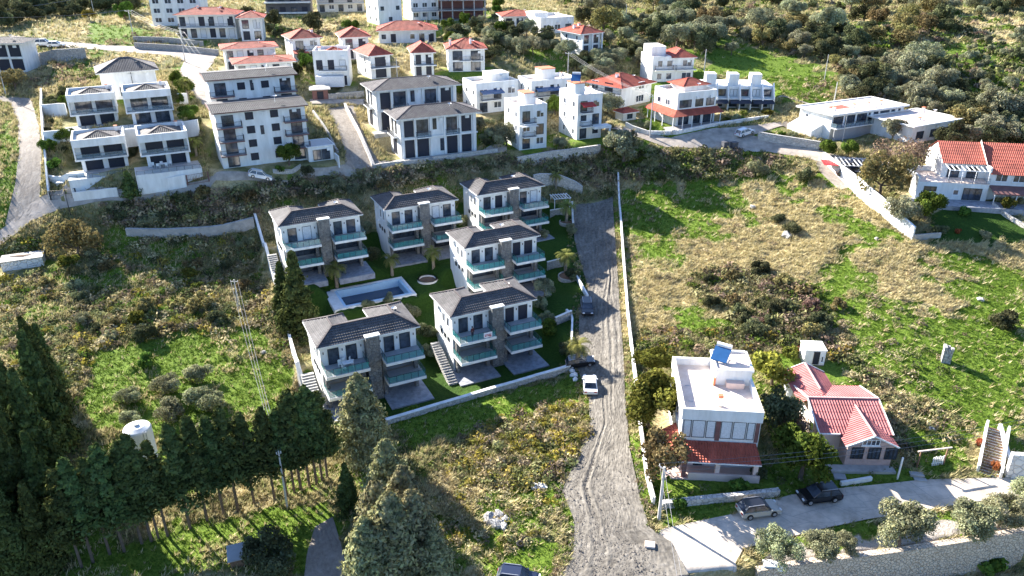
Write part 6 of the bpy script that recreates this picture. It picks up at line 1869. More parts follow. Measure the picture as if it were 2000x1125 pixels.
def trunk_mesh(r, h, rad, tips, lean=.3):
    mb = MB()
    top = Vector((r.uniform(-lean, lean), r.uniform(-lean, lean), h))
    mb.tube([(0,0,-.6),(top.x*.4,top.y*.4,h*.5),tuple(top)], [rad*1.3, rad, rad*.75], 7)
    for t in tips:
        t = Vector(t); mid = top.lerp(t, .5)+Vector((r.uniform(-.2,.2), r.uniform(-.2,.2), -.1))
        mb.tube([top-Vector((0,0,.1)), mid, t], [rad*.6, rad*.38, rad*.15], 5)
    return mb
def mesh_of(o):
    me = o.data; bpy.data.objects.remove(o); return me
def round_lumps(r, R0, H, base, k, flat=1.0):
    L = []
    for i in range(k):
        a = r.uniform(0, 2*math.pi); q = math.sqrt(r.uniform(0, 1))*R0*.80
        zf = r.uniform(.0, 1.0)
        lr = R0*r.uniform(.30, .48)*(13/max(k, 13))**.4
        L.append((math.cos(a)*q, math.sin(a)*q, base+lr*.7+(H-base-lr*1.6)*zf*(1-.5*(q/R0)**2)*flat, lr))
    return L
LEAF = dict(
    olive=mat_leaf('olive_foliage', (.25,.255,.16)), nearolive=mat_leaf('grey_olive_foliage', (.26,.27,.155), .12), oak=mat_leaf('dark_evergreen_foliage', (.10,.108,.055), .3),
    green=mat_leaf('bright_green_foliage', (.10,.155,.030)), conifer=mat_leaf('conifer_foliage', (.082,.104,.034), .2, trans=.12),
    dusty=mat_leaf('dusty_conifer_foliage', (.25,.25,.125), .12, trans=.15), yellow=mat_leaf('yellow_autumn_foliage', (.23,.215,.045), .15),
    rust=mat_leaf('rusty_twigs', (.24,.165,.125), .15), tawny=mat_leaf('tawny_foliage', (.20,.17,.075), .2), palm=mat_leaf('palm_fronds', (.22,.235,.085), .15),
    red=mat_leaf('red_foliage', (.28,.07,.04)), white=mat_leaf('mixed_foliage', (1,1,1), 0.0), autumn=mat_leaf('turning_foliage', (.135,.140,.030), .2))
KINDS = {}
def make_kind(name, leafmat, nvar, R0, H, base, k, n, leaf, seed, trunk=True, rad=.16, bark='bark', fill=.55, tint=(.6, 1.35)):
    out = []
    for q in range(nvar):
        r = np.random.default_rng(seed+q)
        L = round_lumps(r, R0*r.uniform(.9, 1.1), H*r.uniform(.9, 1.1), base, k)
        v, f, c = lumps_crown(r, L, n, leaf, fill=fill, tint=tint)
        cm = np_mesh(name+'_crown', v, f, LEAF[leafmat], c, link=False)
        tm = None
        if trunk:
            tips = [L[i][:3] for i in r.choice(len(L), min(5, len(L)), replace=False)]
            tm = mesh_of(trunk_mesh(r, base*1.05+.3, rad, tips).build('t', M[bark]))
        out.append((cm, tm))
    KINDS[name] = out
make_kind('olive', 'olive', 5, 2.5, 4.4, 1.0, 20, 5200, .17, 100, fill=.35, tint=(.5, 1.45))
make_kind('nearolive', 'nearolive', 3, 2.6, 4.3, 1.0, 26, 10000, .125, 150, fill=.2, tint=(.5, 1.45))
make_kind('oak', 'oak', 5, 2.6, 4.8, .6, 18, 4200, .22, 200, fill=.4, tint=(.5, 1.45))
make_kind('green', 'green', 3, 2.2, 4.2, 1.0, 16, 4800, .19, 300, fill=.35)
make_kind('yellow', 'yellow', 2, 2.0, 4.0, .9, 9, 1300, .28, 400, fill=.3)
make_kind('autumn', 'autumn', 2, 2.6, 5.6, 1.6, 22, 7000, .19, 450, fill=.3, tint=(.45, 1.5))
make_kind('rust', 'rust', 3, 2.6, 4.6, 1.0, 12, 2000, .16, 500, fill=.2)
make_kind('tawny', 'tawny', 3, 2.6, 4.8, .9, 12, 1900, .24, 600, fill=.3)
make_kind('bush', 'nearolive', 4, 1.3, 1.8, .0, 12, 3200, .11, 700, trunk=False, fill=.3)
make_kind('dkbush', 'oak', 4, 1.3, 1.7, .0, 10, 2200, .13, 800, trunk=False, fill=.3)
make_kind('brush', 'tawny', 4, 1.3, 1.5, .0, 7, 900, .18, 900, trunk=False, fill=.25)
make_kind('greenbush', 'green', 3, 1.2, 1.6, .0, 7, 800, .22, 1000, trunk=False)
make_kind('redbush', 'red', 2, .9, 1.2, .0, 6, 500, .2, 1100, trunk=False)
make_kind('yellowbush', 'autumn', 3, 1.3, 1.8, .0, 8, 900, .2, 1200, trunk=False, fill=.3)
make_kind('ruddybush', 'rust', 3, 1.3, 1.6, .0, 8, 900, .15, 1300, trunk=False, fill=.25)

def conifer_mesh(r, H, Rb, base, n_br, n_leaf, m, tip=.9, leaf=.42):
    """tiers of ascending sprays round a tapering stem"""
    t = np.sort(r.random(n_br))**.85
    z = base+(H-base)*t
    rad = Rb*(1-t)**tip*r.uniform(.62, 1.12, n_br)+.15
    a = np.arange(n_br)*2.39996+r.normal(0, .35, n_br)
    C0 = np.stack([np.cos(a)*rad*.72, np.sin(a)*rad*.72, z-.1*rad], -1)
    i = r.integers(0, n_br, n_leaf)
    out = np.stack([np.cos(a[i]), np.sin(a[i]), np.zeros(n_leaf)], -1)
    br = np.clip(rad[i]*.42, .28, 1.0)[:, None]
    off = unit(r.normal(size=(n_leaf, 3)))*br*np.cbrt(r.random(n_leaf))[:, None]*np.array([1, 1, .62])
    P = C0[i]+off+out*r.uniform(-.35, .3, n_leaf)[:, None]*rad[i][:, None]
    nr = unit(unit(off)*.8+out*.5+np.array([0, 0, .45])+r.normal(size=(n_leaf, 3))*.45)
    up = unit(out+np.array([0, 0, .75])+r.normal(size=(n_leaf, 3))*.5)
    v, f = leaf_quads(P, nr, leaf*r.uniform(.55, 1.25, n_leaf), r, 2.1, up)
    lt = r.uniform(.6, 1.35, n_br)[i]*r.uniform(.75, 1.25, n_leaf)
    c = np.stack([lt*r.uniform(.92, 1.12, n_leaf), lt, lt*r.uniform(.85, 1.15, n_leaf)], -1)
    cm = np_mesh('conifer_crown', v, f, LEAF[m], np.repeat(c, 4, 0), link=False)
    mb = MB(); mb.tube([(0,0,-.8),(.05,0,H*.45),(0,.05,H*.97)], [.17, .12, .03], 7)
    for k in range(0, n_br, 7):
        if rad[k] > .8: mb.tube([(0,0,z[k]-.3*rad[k]),tuple(C0[k])], [.06, .02], 4, cap=False)
    return cm, mesh_of(mb.build('t', M['bark']))
KINDS['conifer'] = [conifer_mesh(np.random.default_rng(2000+k), 13, 3.0, .4, 190, 17000, 'conifer', leaf=.27) for k in range(4)]
KINDS['dusty'] = [conifer_mesh(np.random.default_rng(2100+k), 13, 3.9, .3, 210, 22000, 'dusty', tip=.62, leaf=.25) for k in range(3)]
KINDS['barestem'] = [conifer_mesh(np.random.default_rng(2200+k), 13, 2.2, 4.6, 85, 7600, 'conifer', tip=.8, leaf=.24) for k in range(4)]
KINDS['youngfir'] = [conifer_mesh(np.random.default_rng(2300+k), 5.5, 1.9, .9, 60, 2200, 'conifer', leaf=.32) for k in range(1)]
def palm_mesh(r, th, nf=30, fl=2.0):
    mb = MB(); P = []
    mb.tube([(0,0,-.5),(.05,0,th*.5),(0,.03,th)], [.30, .24, .22], 9)
    mb.lathe([(.24,th-.7),(.42,th-.35),(.36,th),(.1,th+.2)], 10)
    V, Fc, Cc = [], [], []; n = 0
    for k in range(nf):
        a = k*2.39996; e = r.uniform(-.35, 1.25); L = fl*r.uniform(.8, 1.1)
        d = np.array([math.cos(a), math.sin(a), 0]); s = np.array([-d[1], d[0], 0])
        p = np.array([0, 0, th+.1]); pts = [p]; ang = e
        for j in range(7):
            p = p+(d*math.cos(ang)+np.array([0,0,1])*math.sin(ang))*L/7; pts.append(p); ang -= .26
        tn = r.uniform(.7, 1.3)
        for j in range(1, 8):
            w = .48*math.sin(math.pi*(j+.6)/9.2)
            for sg in (-1, 1):
                for q in (0, .5):
                    b = pts[j-1]*(1-q)+pts[j]*q; dr = pts[j]-pts[j-1]
                    tipp = b+s*sg*w+dr*1.1+np.array([0, 0, -.12+r.uniform(-.06, .06)])
                    V += [b, b+dr*.42, tipp]; Fc.append((n, n+1, n+2)); n += 3; Cc += [[tn, tn, tn*.8]]*3
    cm = np_mesh('palm_crown', np.array(V), np.array(Fc), LEAF['palm'], np.array(Cc), link=False)
    return cm, mesh_of(mb.build('t', M['palmbark']))
KINDS['palm'] = [palm_mesh(np.random.default_rng(2400+k), 3.0) for k in range(3)]

def plant(kind, name, label, cat, px, scale=1.0, group=None, zs=1.0, var=None, pos=None, sink=0.0):
    vs_ = KINDS[kind]; cm, tm = vs_[rnd.randrange(len(vs_)) if var is None else var % len(vs_)]
    p = Vector(pos) if pos is not None else G(*px)
    rz = rnd.uniform(0, 6.28)
    if tm is None:
        o = bpy.data.objects.new(name, cm); C.objects.link(o); o.location = p-Vector((0, 0, sink)); o.rotation_euler = (0, 0, rz); u = rnd.uniform(.82, 1.22); o.scale = (scale*u, scale/u, scale*zs)
        return tag(o, label, cat, group)
    e = empty(name, p-Vector((0, 0, sink)), rz, label, cat, group); u = rnd.uniform(.86, 1.18) if kind not in ('palm','conifer','barestem','dusty') else 1.0; e.scale = (scale*u, scale/u, scale*zs)
    for nm, me in (('crown', cm), ('trunk', tm)):
        o = bpy.data.objects.new(nm, me); C.objects.link(o); o.parent = e
    return e

# ---------------------------------------------------------------- trees one by one
G1 = 'tall conifers massed at the left edge'
for x, y, s_ in ((112,880,1.35),(120,862,1.3),(66,930,1.35),(58,985,1.2),(100,965,1.35),(60,1040,1.2),(22,1065,1.15),(110,1040,1.05),(45,1120,1.0),(98,1110,.9),(96,805,1.15),(115,795,1.0),(5,1110,1.0)):
    plant('conifer', 'conifer', 'tall dark conifer in the dense mass along the left edge', 'conifer', (x, y), s_*.68, G1, zs=1.36)
G2 = 'row of conifers with bare lower stems'
for x, y, s_ in ((182,1098,1.0),(215,1083,.95),(243,1077,1.05),(277,1062,1.0),(296,1057,1.05),(328,1047,.95),(372,1032,1.05),(405,1017,1.05),(438,1006,1.0),(465,996,1.05),(497,985,.95),(536,975,.95),(588,957,1.05),(605,951,1.0),(619,947,1.05),(640,938,.95),(575,961,.95),(560,966,.9),(630,942,.95),(160,1108,.95),(310,1052,.85)):
    plant('barestem', 'conifer', 'conifer with bare lower stem in the curved row above the sunlit grass', 'conifer', (x, y), s_, G2, zs=.97)
plant('conifer', 'conifer', 'dense dark conifer between the left villa wall and the pool', 'conifer', (590,655), 1.08)
plant('conifer', 'conifer', 'second dark conifer leaning against the one by the pool wall', 'conifer', (562,640), .85)
plant('dusty', 'conifer', 'grey green conifer covering the corner of the nearest villa', 'conifer', (712,893), .9)
G3 = 'big dusty conifers at the bottom centre'
for x, y, s_, lb in ((765,1030,.86,'tallest dusty grey green conifer at the bottom centre'),(797,1080,.84,'dusty conifer just below the tallest one at the bottom centre'),(748,1118,.86,'dusty conifer at the bottom edge beside the garden track'),(815,1135,.86,'dusty conifer at the bottom edge toward the blue tarpaulin'),(775,1165,.95,'sunlit dusty conifer cut by the bottom edge of the photo'),(728,1180,.8,'lowest dusty conifer left at the bottom edge'),(852,1160,.6,'small dusty conifer right at the bottom edge below the tarpaulin')):
    plant('dusty', 'conifer', lb, 'conifer', (x, y), s_, G3)
plant('conifer', 'conifer', 'low dark conifer between the garden track and the dusty conifers', 'conifer', (683,1000), .5)
plant('oak', 'tree', 'dark round tree at the bottom edge by the garden track', 'tree', (528,1118), 1.0)
plant('youngfir', 'conifer', 'small dark fir on the street verge before the white street wall', 'conifer', (259,391), 1.0)
# palms
for px, s_, lb in (((658,560),1.15,'palm with slim trunk at the left end of the pool'),((766,537),1.0,'palm on the lawn before the middle back villa, left of two'),((847,523),1.0,'palm on the lawn before the middle back villa, right of two'),((1106,434),1.15,'palm in the round bed beside the striped pergola'),((1104,533),1.1,'palm beside the villa with dark shutters'),((1127,716),1.15,'big palm at the road next to the white saloon car'),((1086,367),.9,'palm before the curved pale retaining wall'),((366,190),1.1,'palm casting a long shadow on the upper street'),((384,305),1.0,'palm between the cubic houses and the apartment block')):
    plant('palm', 'palm_tree', lb, 'palm tree', px, s_)
plant('green','banana_plant','bright green leafy plant in the cubic house garden at the back left','plant',(98,300),.7); plant('green','banana_plant','bright green leafy plant right of the back right cubic house','plant',(372,240),.9)
# large single trees
for kind, nm, lb, px, s_, zs in (
 ('tawny','tree','big pale brown twiggy tree beside the left dirt corner',(152,505),1.55,1.05),
 ('olive','olive_tree','huge grey olive standing above the end of the dirt road',(1216,322),1.85,.95),
 ('autumn','tree','large green and gold tree between the dirt road and the white terrace house',(1266,835),1.62,.95),
 ('autumn','tree','smaller golden tree behind the large green and gold one',(1278,735),1.0,.9),
 ('tawny','tree','thin brownish tree in front of the red veranda roof',(1294,935),1.15,1.15),
 ('yellow','tree','yellow green tree between the white terrace house and the cabin',(1508,752),1.35,1.0),
 ('green','tree','round green tree between the red veranda and the black car',(1562,935),1.5,1.1),
 ('oak','tree','dark tree in the gap between the two garden houses',(1516,840),1.1,1.2),
 ('rust','tree','reddish twiggy tree beside the red sheet roof',(1540,855),.8,1.1),
 ('rust','tree','bare pinkish brown tree behind the carport',(1752,345),1.75,1.1),
 ('tawny','tree','big olive brown tree right of the carport',(1718,385),1.65,1.15),
 ('olive','olive_tree','round grey olive against the tall white garden wall',(1752,440),1.12,1.1),
 ('green','pine_tree','bright green umbrella pine in the barn house garden',(1806,432),1.2,1.15),
 ('green','pine_tree','small bright green pine at the roadside, left of the pair',(1614,305),.75,1.1),
 ('green','pine_tree','small bright green pine at the roadside, right of the pair',(1656,308),.85,1.1),
 ('olive','olive_tree','olive tree before the narrow three storey white house',(990,285),1.0,1.2),
 ('olive','olive_tree','grey tree in front of the low flat pale roof on the right',(1742,275),1.0,1.1),
 ('oak','tree','dark evergreen before the low flat pale roof on the right',(1850,292),1.1,1.1),
 ('green','tree','green tree beside the white three storey tower house',(1085,228),1.0,1.2),
 ('oak','pine_tree','round dark pine in front of the top edge houses, left',(536,52),1.0,1.2),
 ('oak','pine_tree','round dark pine in front of the top edge houses, right',(612,62),1.15,1.2),
 ('oak','pine_tree','small dark pine beside the short red roofed wing',(546,75),.7,1.2),
 ('olive','olive_tree','grey olive at the corner of the big red hip roof',(1185,225),1.2,1.0),
 ('yellow','tree','yellow tree at the edge of the dark wood at the top left',(176,40),.95,1.0),
 ('green','tree','light green tree right of the yellow one at the top left',(246,42),1.4,1.1),
 ('tawny','tree','brown bush like tree beside the leftmost pale house',(30,175),1.2,.9),
 ('green','tree','dark leafy tree in front of the street apartment block',(565,322),1.0,1.1),
 ('olive','olive_tree','small olive at the kerb of the duplex garden',(1063,580),.75,1.0),
 ('yellow','tree','golden tree among the dark maquis at the top centre',(1335,40),1.2,1.1),
 ('oak','tree','dark tree behind the red roofed house with columns',(1140,48),1.1,1.1),
 ('olive','olive_tree','lone round olive on the bright hill meadow',(1428,108),.85,1.0),
 ('oak','tree','dark spreading olive at the top of the bright meadow',(1375,104),1.25,1.2),
 ):
    plant(kind, nm, lb, nm.replace('_', ' '), px, s_, zs=zs)
# olives on the terrace at the lower right
for px, s_, lb in (((1516,1098),.92,'leftmost olive tree above the tan retaining wall'),((1592,1090),.85,'second olive tree along the tan retaining wall'),((1652,1080),.55,'smallest young olive tree along the tan retaining wall'),((1755,1070),1.25,'broadest olive tree above the tan retaining wall'),((1883,1048),1.15,'tall olive tree near the right end of the tan wall'),((1950,1030),.95,'olive tree beside the tall one at the right end'),((2010,1000),.9,'olive tree cut by the right edge of the photo')):
    plant('nearolive', 'olive_tree', lb, 'olive tree', px, s_)
plant('greenbush','palm_shrub','bright green plant growing before the tan retaining wall','plant',(1935,1105),1.3)
# lone bushes
for kind, px, s_, lb in (
 ('bush',(388,740),1.5,'round grey bush high in the left grass slope'),('bush',(326,765),1.45,'round grey bush left of the widest bush in the left grass'),('bush',(402,800),1.9,'widest grey bush in the left grass slope'),('bush',(332,815),1.5,'grey bush just below and left of the widest one'),('bush',(252,785),1.2,'small grey bush above the water tank, upper'),('bush',(260,825),1.1,'small grey bush just above the water tank'),('bush',(412,850),1.4,'grey bush low in the left grass slope'),('greenbush',(290,715),1.2,'green bush beside the left scrub'),
 ('dkbush',(1954,640),1.7,'lone dark twiggy bush on the right green meadow'),('dkbush',(1575,352),1.6,'dark bush near the bend of the field path'),('dkbush',(1518,432),1.0,'small lone bush in the upper dry field'),('dkbush',(1548,455),1.3,'bush growing over the rock in the dry field'),
 ('bush',(1480,340),1.5,'grey cactus like bush above the dry field'),('bush',(1920,465),.9,'round bush on the barn garden edge, right'),('dkbush',(1835,455),1.0,'dark bush on the barn garden edge, left'),('redbush',(1868,455),.8,'reddish bush on the barn garden edge'),('greenbush',(1880,420),1.1,'bush in the round bed of the barn garden'),('yellowbush',(1965,410),1.4,'yellowish bushes by the barn awning'),
 ('redbush',(1945,918),1.0,'orange bush at the foot of the brown garden stairs'),('redbush',(1912,868),.9,'orange bush left of the brown garden stairs'),
 ('dkbush',(830,660),1.4,'dark bush between the two front villas, upper'),('bush',(840,695),1.2,'bush between the two front villas, lower'),('bush',(800,620),1.3,'grey bush behind the nearest villa roof'),('bush',(712,455),1.3,'bush between the left and middle back villas'),('dkbush',(722,505),1.5,'dark bush beside the left back villa balcony'),('bush',(905,440),1.2,'bush between the middle and right back villas'),
 ('bush',(1065,465),1.1,'pale bush at the right corner of the shuttered villa'),('bush',(1115,455),1.0,'grey bush by the road below the pergola palm'),('bush',(1055,600),1.2,'pale bush at the right corner of the villa with the person'),('greenbush',(1075,650),1.4,'leafy shrub beside the villa with the person'),('bush',(1065,630),1.1,'grey shrub right of the upper balcony of the front villa'),('bush',(760,590),.9,'grey shrub on the pool edge'),('bush',(720,600),.8,'small grey shrub on the pool front'),
 ('dkbush',(1120,545),1.2,'dark bush beside the middle palm'),('dkbush',(1100,690),1.0,'dark bush on the lawn beside the big palm'),
 ('yellowbush',(1420,730),1.2,'yellowish bush behind the solar panel'),('redbush',(1560,690),.8,'red leaved bush beside the cabin'),('yellowbush',(1545,700),1.1,'yellow bush left of the cabin'),
 ('greenbush',(110,325),1.2,'green bush in the lower cubic house garden'),('greenbush',(120,210),1.1,'green bush in the upper cubic house garden'),('dkbush',(380,245),1.2,'dark bush right of the cubic houses'),('dkbush',(95,260),.8,'dark hedge piece by the garden wall'),
 ('greenbush',(545,335),.9,'green bush before the apartment block, left'),('dkbush',(600,340),1.0,'dark bush at the annex corner'),('greenbush',(1330,990),.9,'green shrub behind the corner pole'),('greenbush',(1440,955),1.0,'green shrub in the shaded veranda garden'),('dkbush',(1480,930),1.0,'dark shrub in the shaded veranda garden')):
    plant(kind, 'bush', lb, 'bush', px, s_)

# ---------------------------------------------------------------- masses of trees
def free(px, py):
    for poly in ROADS:
        if in_poly(np.array([px]), np.array([py]), poly)[0]: return False
    return True
def clear_of_houses(x, y, m=0.6):
    for s in HOUSES:
        dx, dy = x-s.A.x, y-s.A.y; d = (math.sin(s.az), math.cos(s.az))
        a, b = dx*d[0]+dy*d[1], -dx*d[1]+dy*d[0]
        if -m-2 < a < s.W+m and -m-2.5 < b < s.D+m: return False
    return True
def scatter(n, polys, kinds, name, label, cat, group, smin, smax, gap=.5, holes=(), zs=1.0, m=1.0, margin=0.0):
    """n copies over places of the photo, not closer together than their crowns allow"""
    placed = []; tries = 0
    xs = [p[0] for q in polys for p in q]; ys = [p[1] for q in polys for p in q]
    while len(placed) < n and tries < n*60:
        tries += 1
        px, py = rnd.uniform(min(xs), max(xs)), rnd.uniform(min(ys), max(ys))
        a, b = np.array([px]), np.array([py])
        if not any(in_poly(a, b, q)[0] for q in polys) or any(in_poly(a, b, q)[0] for q in holes) or not free(px, py): continue
        g = G(px, py); s_ = rnd.uniform(smin, smax)
        if any((g.x-q.x)**2+(g.y-q.y)**2 < (gap*(s_+r_)*2.4)**2 for q, r_ in placed[-400:]): continue
        if not clear_of_houses(g.x, g.y, m+s_*1.2): continue
        placed.append((g, s_))
        kd = rnd.choice(kinds)
        plant(kd, name, label, cat, None, s_, group, zs=zs*rnd.uniform(.85, 1.1), pos=g, sink=.15)
    return placed
MEADOW = [(1395,85),(1640,165),(1640,235),(1570,235),(1500,200),(1400,150)]
PALE = [(1870,40),(2000,30),(2000,75),(1840,62)]
hill = [(1080,0),(2000,0),(2000,270),(1880,260),(1860,235),(1760,195),(1650,190),(1600,130),(1480,95),(1400,85),(1330,100),(1260,95),(1180,110),(1175,50),(1120,20)]
sparse = [(1770,75),(2000,60),(2000,235),(1900,210)]
scatter(205, [hill], ['olive','olive','olive','oak','oak','tawny'], 'hill_tree', 'grey green tree of the olive and maquis wood on the far hillside', 'tree', 'trees of the wood on the far hillside', .55, 1.7, gap=.42, holes=(MEADOW, PALE, sparse))
scatter(34, [sparse], ['olive','olive','oak'], 'hill_tree', 'small tree standing apart on the green slope at the upper right', 'tree', 'scattered small trees on the upper right slope', .35, .75, gap=1.0)
scatter(26, [[(1640,200),(1760,200),(1880,265),(2000,270),(2000,290),(1880,285),(1860,230),(1700,185)],[(1860,235),(2000,240),(2000,290),(1890,290)]], ['olive','oak'], 'hill_tree', 'tree crowded behind the flat roofed houses on the right', 'tree', 'trees behind the flat roofed houses on the right', .8, 1.3, gap=.5)
scatter(36, [[(0,0),(285,0),(285,40),(180,30),(120,45),(0,62)]], ['oak'], 'wood_tree', 'dark tree of the shaded wood at the top left corner', 'tree', 'trees of the dark wood at the top left', .9, 1.5, gap=.42)
scatter(30, [[(985,60),(1045,70),(1130,115),(1180,115),(1260,100),(1260,130),(1170,165),(1130,150),(1100,110),(985,110),(940,70)]], ['olive','olive','oak'], 'garden_tree', 'grey tree among the houses below the top edge', 'tree', 'grey trees among the upper houses', .7, 1.2, gap=.5)
scatter(16, [[(860,45),(990,40),(985,100),(940,130),(860,75)]], ['olive','oak','green'], 'garden_tree', 'tree on the slope right of the red roofed row', 'tree', 'trees right of the red roofed row', .7, 1.2, gap=.5)
scatter(18, [[(560,95),(700,130),(860,150),(870,160),(700,165),(600,140)],[(690,125),(720,160),(690,165)],[(850,110),(880,150),(850,150)]], ['bush','dkbush','greenbush'], 'garden_bush', 'bush in the gardens between the red roofed houses', 'bush', 'bushes between the red roofed houses', .8, 1.6, gap=.4)
scatter(14, [[(1180,225),(1260,240),(1260,268),(1190,250)],[(1080,265),(1180,270),(1180,295),(1080,290)],[(930,225),(1000,235),(990,290),(940,290)]], ['bush','dkbush','olive'], 'garden_bush', 'shrub in the gardens of the white cluster', 'bush', 'shrubs of the white cluster gardens', .6, 1.1, gap=.4)
scatter(20, [[(1400,205),(1520,215),(1500,232),(1400,240)],[(1480,258),(1560,266),(1600,282),(1560,280)],[(1180,340),(1200,300),(1300,300)]], ['bush','greenbush','yellowbush'], 'roadside_bush', 'green bush beside the parking place and hill road', 'bush', 'bushes along the hill road', .5, 1.0, gap=.4)

scatter(26, [[(318,150),(400,160),(408,330),(372,330),(372,250),(330,240)],[(540,60),(620,90),(610,200),(580,180),(560,110)],[(95,185),(140,190),(150,330),(100,340)],[(850,160),(905,150),(905,215),(940,240),(940,300),(890,170)]], ['bush','dkbush','greenbush','green','oak'], 'garden_bush', 'green garden shrub on the terraces of the upper left houses', 'bush', 'garden shrubs of the upper left houses', .6, 1.1, gap=.35)
scatter(22, [[(420,40),(560,30),(560,60),(520,70)],[(600,45),(740,50),(730,100),(640,60)],[(850,10),(1000,10),(1000,60),(860,60)]], ['oak','green','olive','bush'], 'garden_tree', 'tree between the houses of the top row', 'tree', 'trees between the houses of the top row', .6, 1.2, gap=.45)
scatter(20, [[(1350,545),(1480,530),(1640,600),(1620,660),(1480,660),(1370,610)]], ['dkbush','ruddybush','brush','dkbush'], 'field_bush', 'dark brown green bush of the thicket in the middle of the right field', 'bush', 'bushes of the thicket in the right field', .8, 1.7, gap=.3)
scatter(26, [[(30,540),(250,480),(480,480),(540,620),(560,700),(480,640),(350,660),(180,680)]], ['bush','brush','dkbush','yellowbush'], 'slope_bush', 'rough bush on the scrubby slope left of the villas', 'bush', 'bushes on the scrubby left slope', .8, 1.7, gap=.5)
scatter(22, [[(205,400),(515,365),(500,420),(420,440),(220,440)],[(540,380),(880,335),(860,355),(720,375),(560,395)]], ['bush','brush','dkbush'], 'bank_bush', 'bush on the steep bank below the street', 'bush', 'bushes on the bank below the street', .8, 1.6, gap=.35)
# ---------------------------------------------------------------- undergrowth and grass
PALETTE = dict(
 dry=[(.42,.34,.19),(.50,.42,.25),(.36,.28,.16),(.46,.37,.23)], brown=[(.24,.18,.115),(.31,.24,.16),(.19,.14,.10),(.28,.225,.155)],
 dark=[(.075,.09,.035),(.10,.11,.045),(.11,.095,.055),(.07,.08,.04)], green=[(.09,.14,.025),(.12,.18,.03),(.075,.115,.025)],
 gold=[(.30,.24,.05),(.24,.20,.04),(.36,.27,.07),(.18,.17,.04)], olive=[(.23,.235,.10),(.30,.29,.14),(.18,.195,.08)])
def undergrowth(name, polys, n, pals, rmin, rmax, leaf=.2, per=46, hs=.8, seed=1, force=False):
    r = np.random.default_rng(seed); P, S, Cl = [], [], []
    xs = [p[0] for q in polys for p in q]; ys = [p[1] for q in polys for p in q]; t = 0
    while len(P) < n and t < n*30:
        t += 1
        px, py = r.uniform(min(xs), max(xs)), r.uniform(min(ys), max(ys)); a, b = np.array([px]), np.array([py])
        if not any(in_poly(a, b, q)[0] for q in polys) or not free(px, py): continue
        g = G(px, py)
        if not clear_of_houses(g.x, g.y, .3): continue
        if not force and r.random() < .85 and cover_weights(np.array([g.x]), np.array([g.y]), np.array([g.z]))[0, GREEN] > .55: continue
        pal = PALETTE[pals[r.integers(len(pals))]]
        P.append(g); S.append(r.uniform(rmin, rmax)); Cl.append(pal[r.integers(len(pal))])
    P = np.array([tuple(p) for p in P]); S = np.array(S); Cl = np.array(Cl)
    i = np.repeat(np.arange(len(P)), per); m = len(i)
    d = unit(r.normal(size=(m, 3))+[0, 0, .4]); d[:, 2] = np.abs(d[:, 2])
    q = P[i]+d*S[i][:, None]*np.cbrt(r.uniform(.12, 1.1, m))[:, None]*np.array([1, 1, hs])*r.uniform(.8, 1.15, (m, 1))
    nr = unit(d+r.normal(size=(m, 3))*.7)
    v, f = leaf_quads(q, nr, leaf*r.uniform(.6, 1.5, m)*np.clip(S[i], .6, 1.6), r, 1.9)
    c = Cl[i]*r.uniform(.65, 1.35, (m, 1))
    tag(np_mesh(name, v, f, LEAF['white'], np.repeat(c, 4, 0)), kind='stuff')
undergrowth('bramble_undergrowth', [[(200,400),(400,378),(515,358),(740,332),(860,318),(1000,300),(1172,300),(1200,330),(1205,388),(1140,378),(1075,335),(1000,330),(900,338),(860,355),(720,372),(520,395),(495,435),(420,448),(250,450),(190,430)]], 620, ['brown','brown','dry','olive','olive','dark'], .7, 1.6, seed=11, force=True, per=60)
undergrowth('bramble_undergrowth', [[(1180,290),(1500,298),(1560,330),(1480,345),(1300,355),(1212,350)]], 260, ['dark','olive','green','brown','olive'], .7, 1.7, seed=12, force=True, per=60)
undergrowth('bramble_undergrowth', [[(1335,545),(1400,520),(1480,525),(1600,570),(1640,620),(1600,660),(1480,650),(1380,600)]], 210, ['brown','dark','dark','olive','green','olive'], .7, 1.6, seed=13, force=True, per=60)
undergrowth('bramble_undergrowth', [[(1240,650),(1300,640),(1560,650),(1700,700),(1690,740),(1600,700),(1500,690),(1300,690),(1245,700)]], 210, ['dark','green','gold','olive','brown'], .6, 1.4, seed=14, per=60)
undergrowth('scrub_undergrowth', [[(0,470),(110,470),(250,470),(490,460),(540,600),(570,720),(480,690),(380,650),(180,690),(160,780),(0,900)]], 1250, ['olive','green','dry','brown','dark','gold','dry','olive'], .5, 1.4, seed=15, per=50)
undergrowth('scrub_undergrowth', [[(850,880),(960,820),(1080,780),(1150,790),(1150,870),(1100,930),(1000,960),(900,940)]], 330, ['gold','gold','brown','olive','dark','dry'], .5, 1.2, seed=16, force=True, per=56)
undergrowth('scrub_undergrowth', [[(830,900),(1080,930),(1085,1000),(1000,1100),(860,1060)]], 220, ['dry','gold','dry','olive','brown'], .4, .9, seed=17, force=True, per=40)
undergrowth('scrub_undergrowth', [[(1215,340),(1480,340),(1600,360),(1720,450),(1780,480),(2000,490),(2000,640),(1820,700),(1760,760),(1640,720),(1560,620),(1330,520),(1230,640)]], 420, ['dry','dry','brown','olive','dry'], .4, .95, seed=18, per=36, hs=.6)
undergrowth('scrub_undergrowth', [[(1640,560),(1800,600),(1900,830),(1800,930),(1700,800),(1640,700)]], 200, ['dry','brown','olive','dark'], .5, 1.1, seed=19, per=44)
undergrowth('scrub_undergrowth', [[(40,110),(330,50),(420,60),(330,100),(200,85),(190,170),(60,180)],[(1600,150),(1660,200),(1540,200)],[(620,30),(740,50),(720,90),(600,80)]], 230, ['olive','brown','dry','dark'], .6, 1.5, seed=20, force=True, per=40)
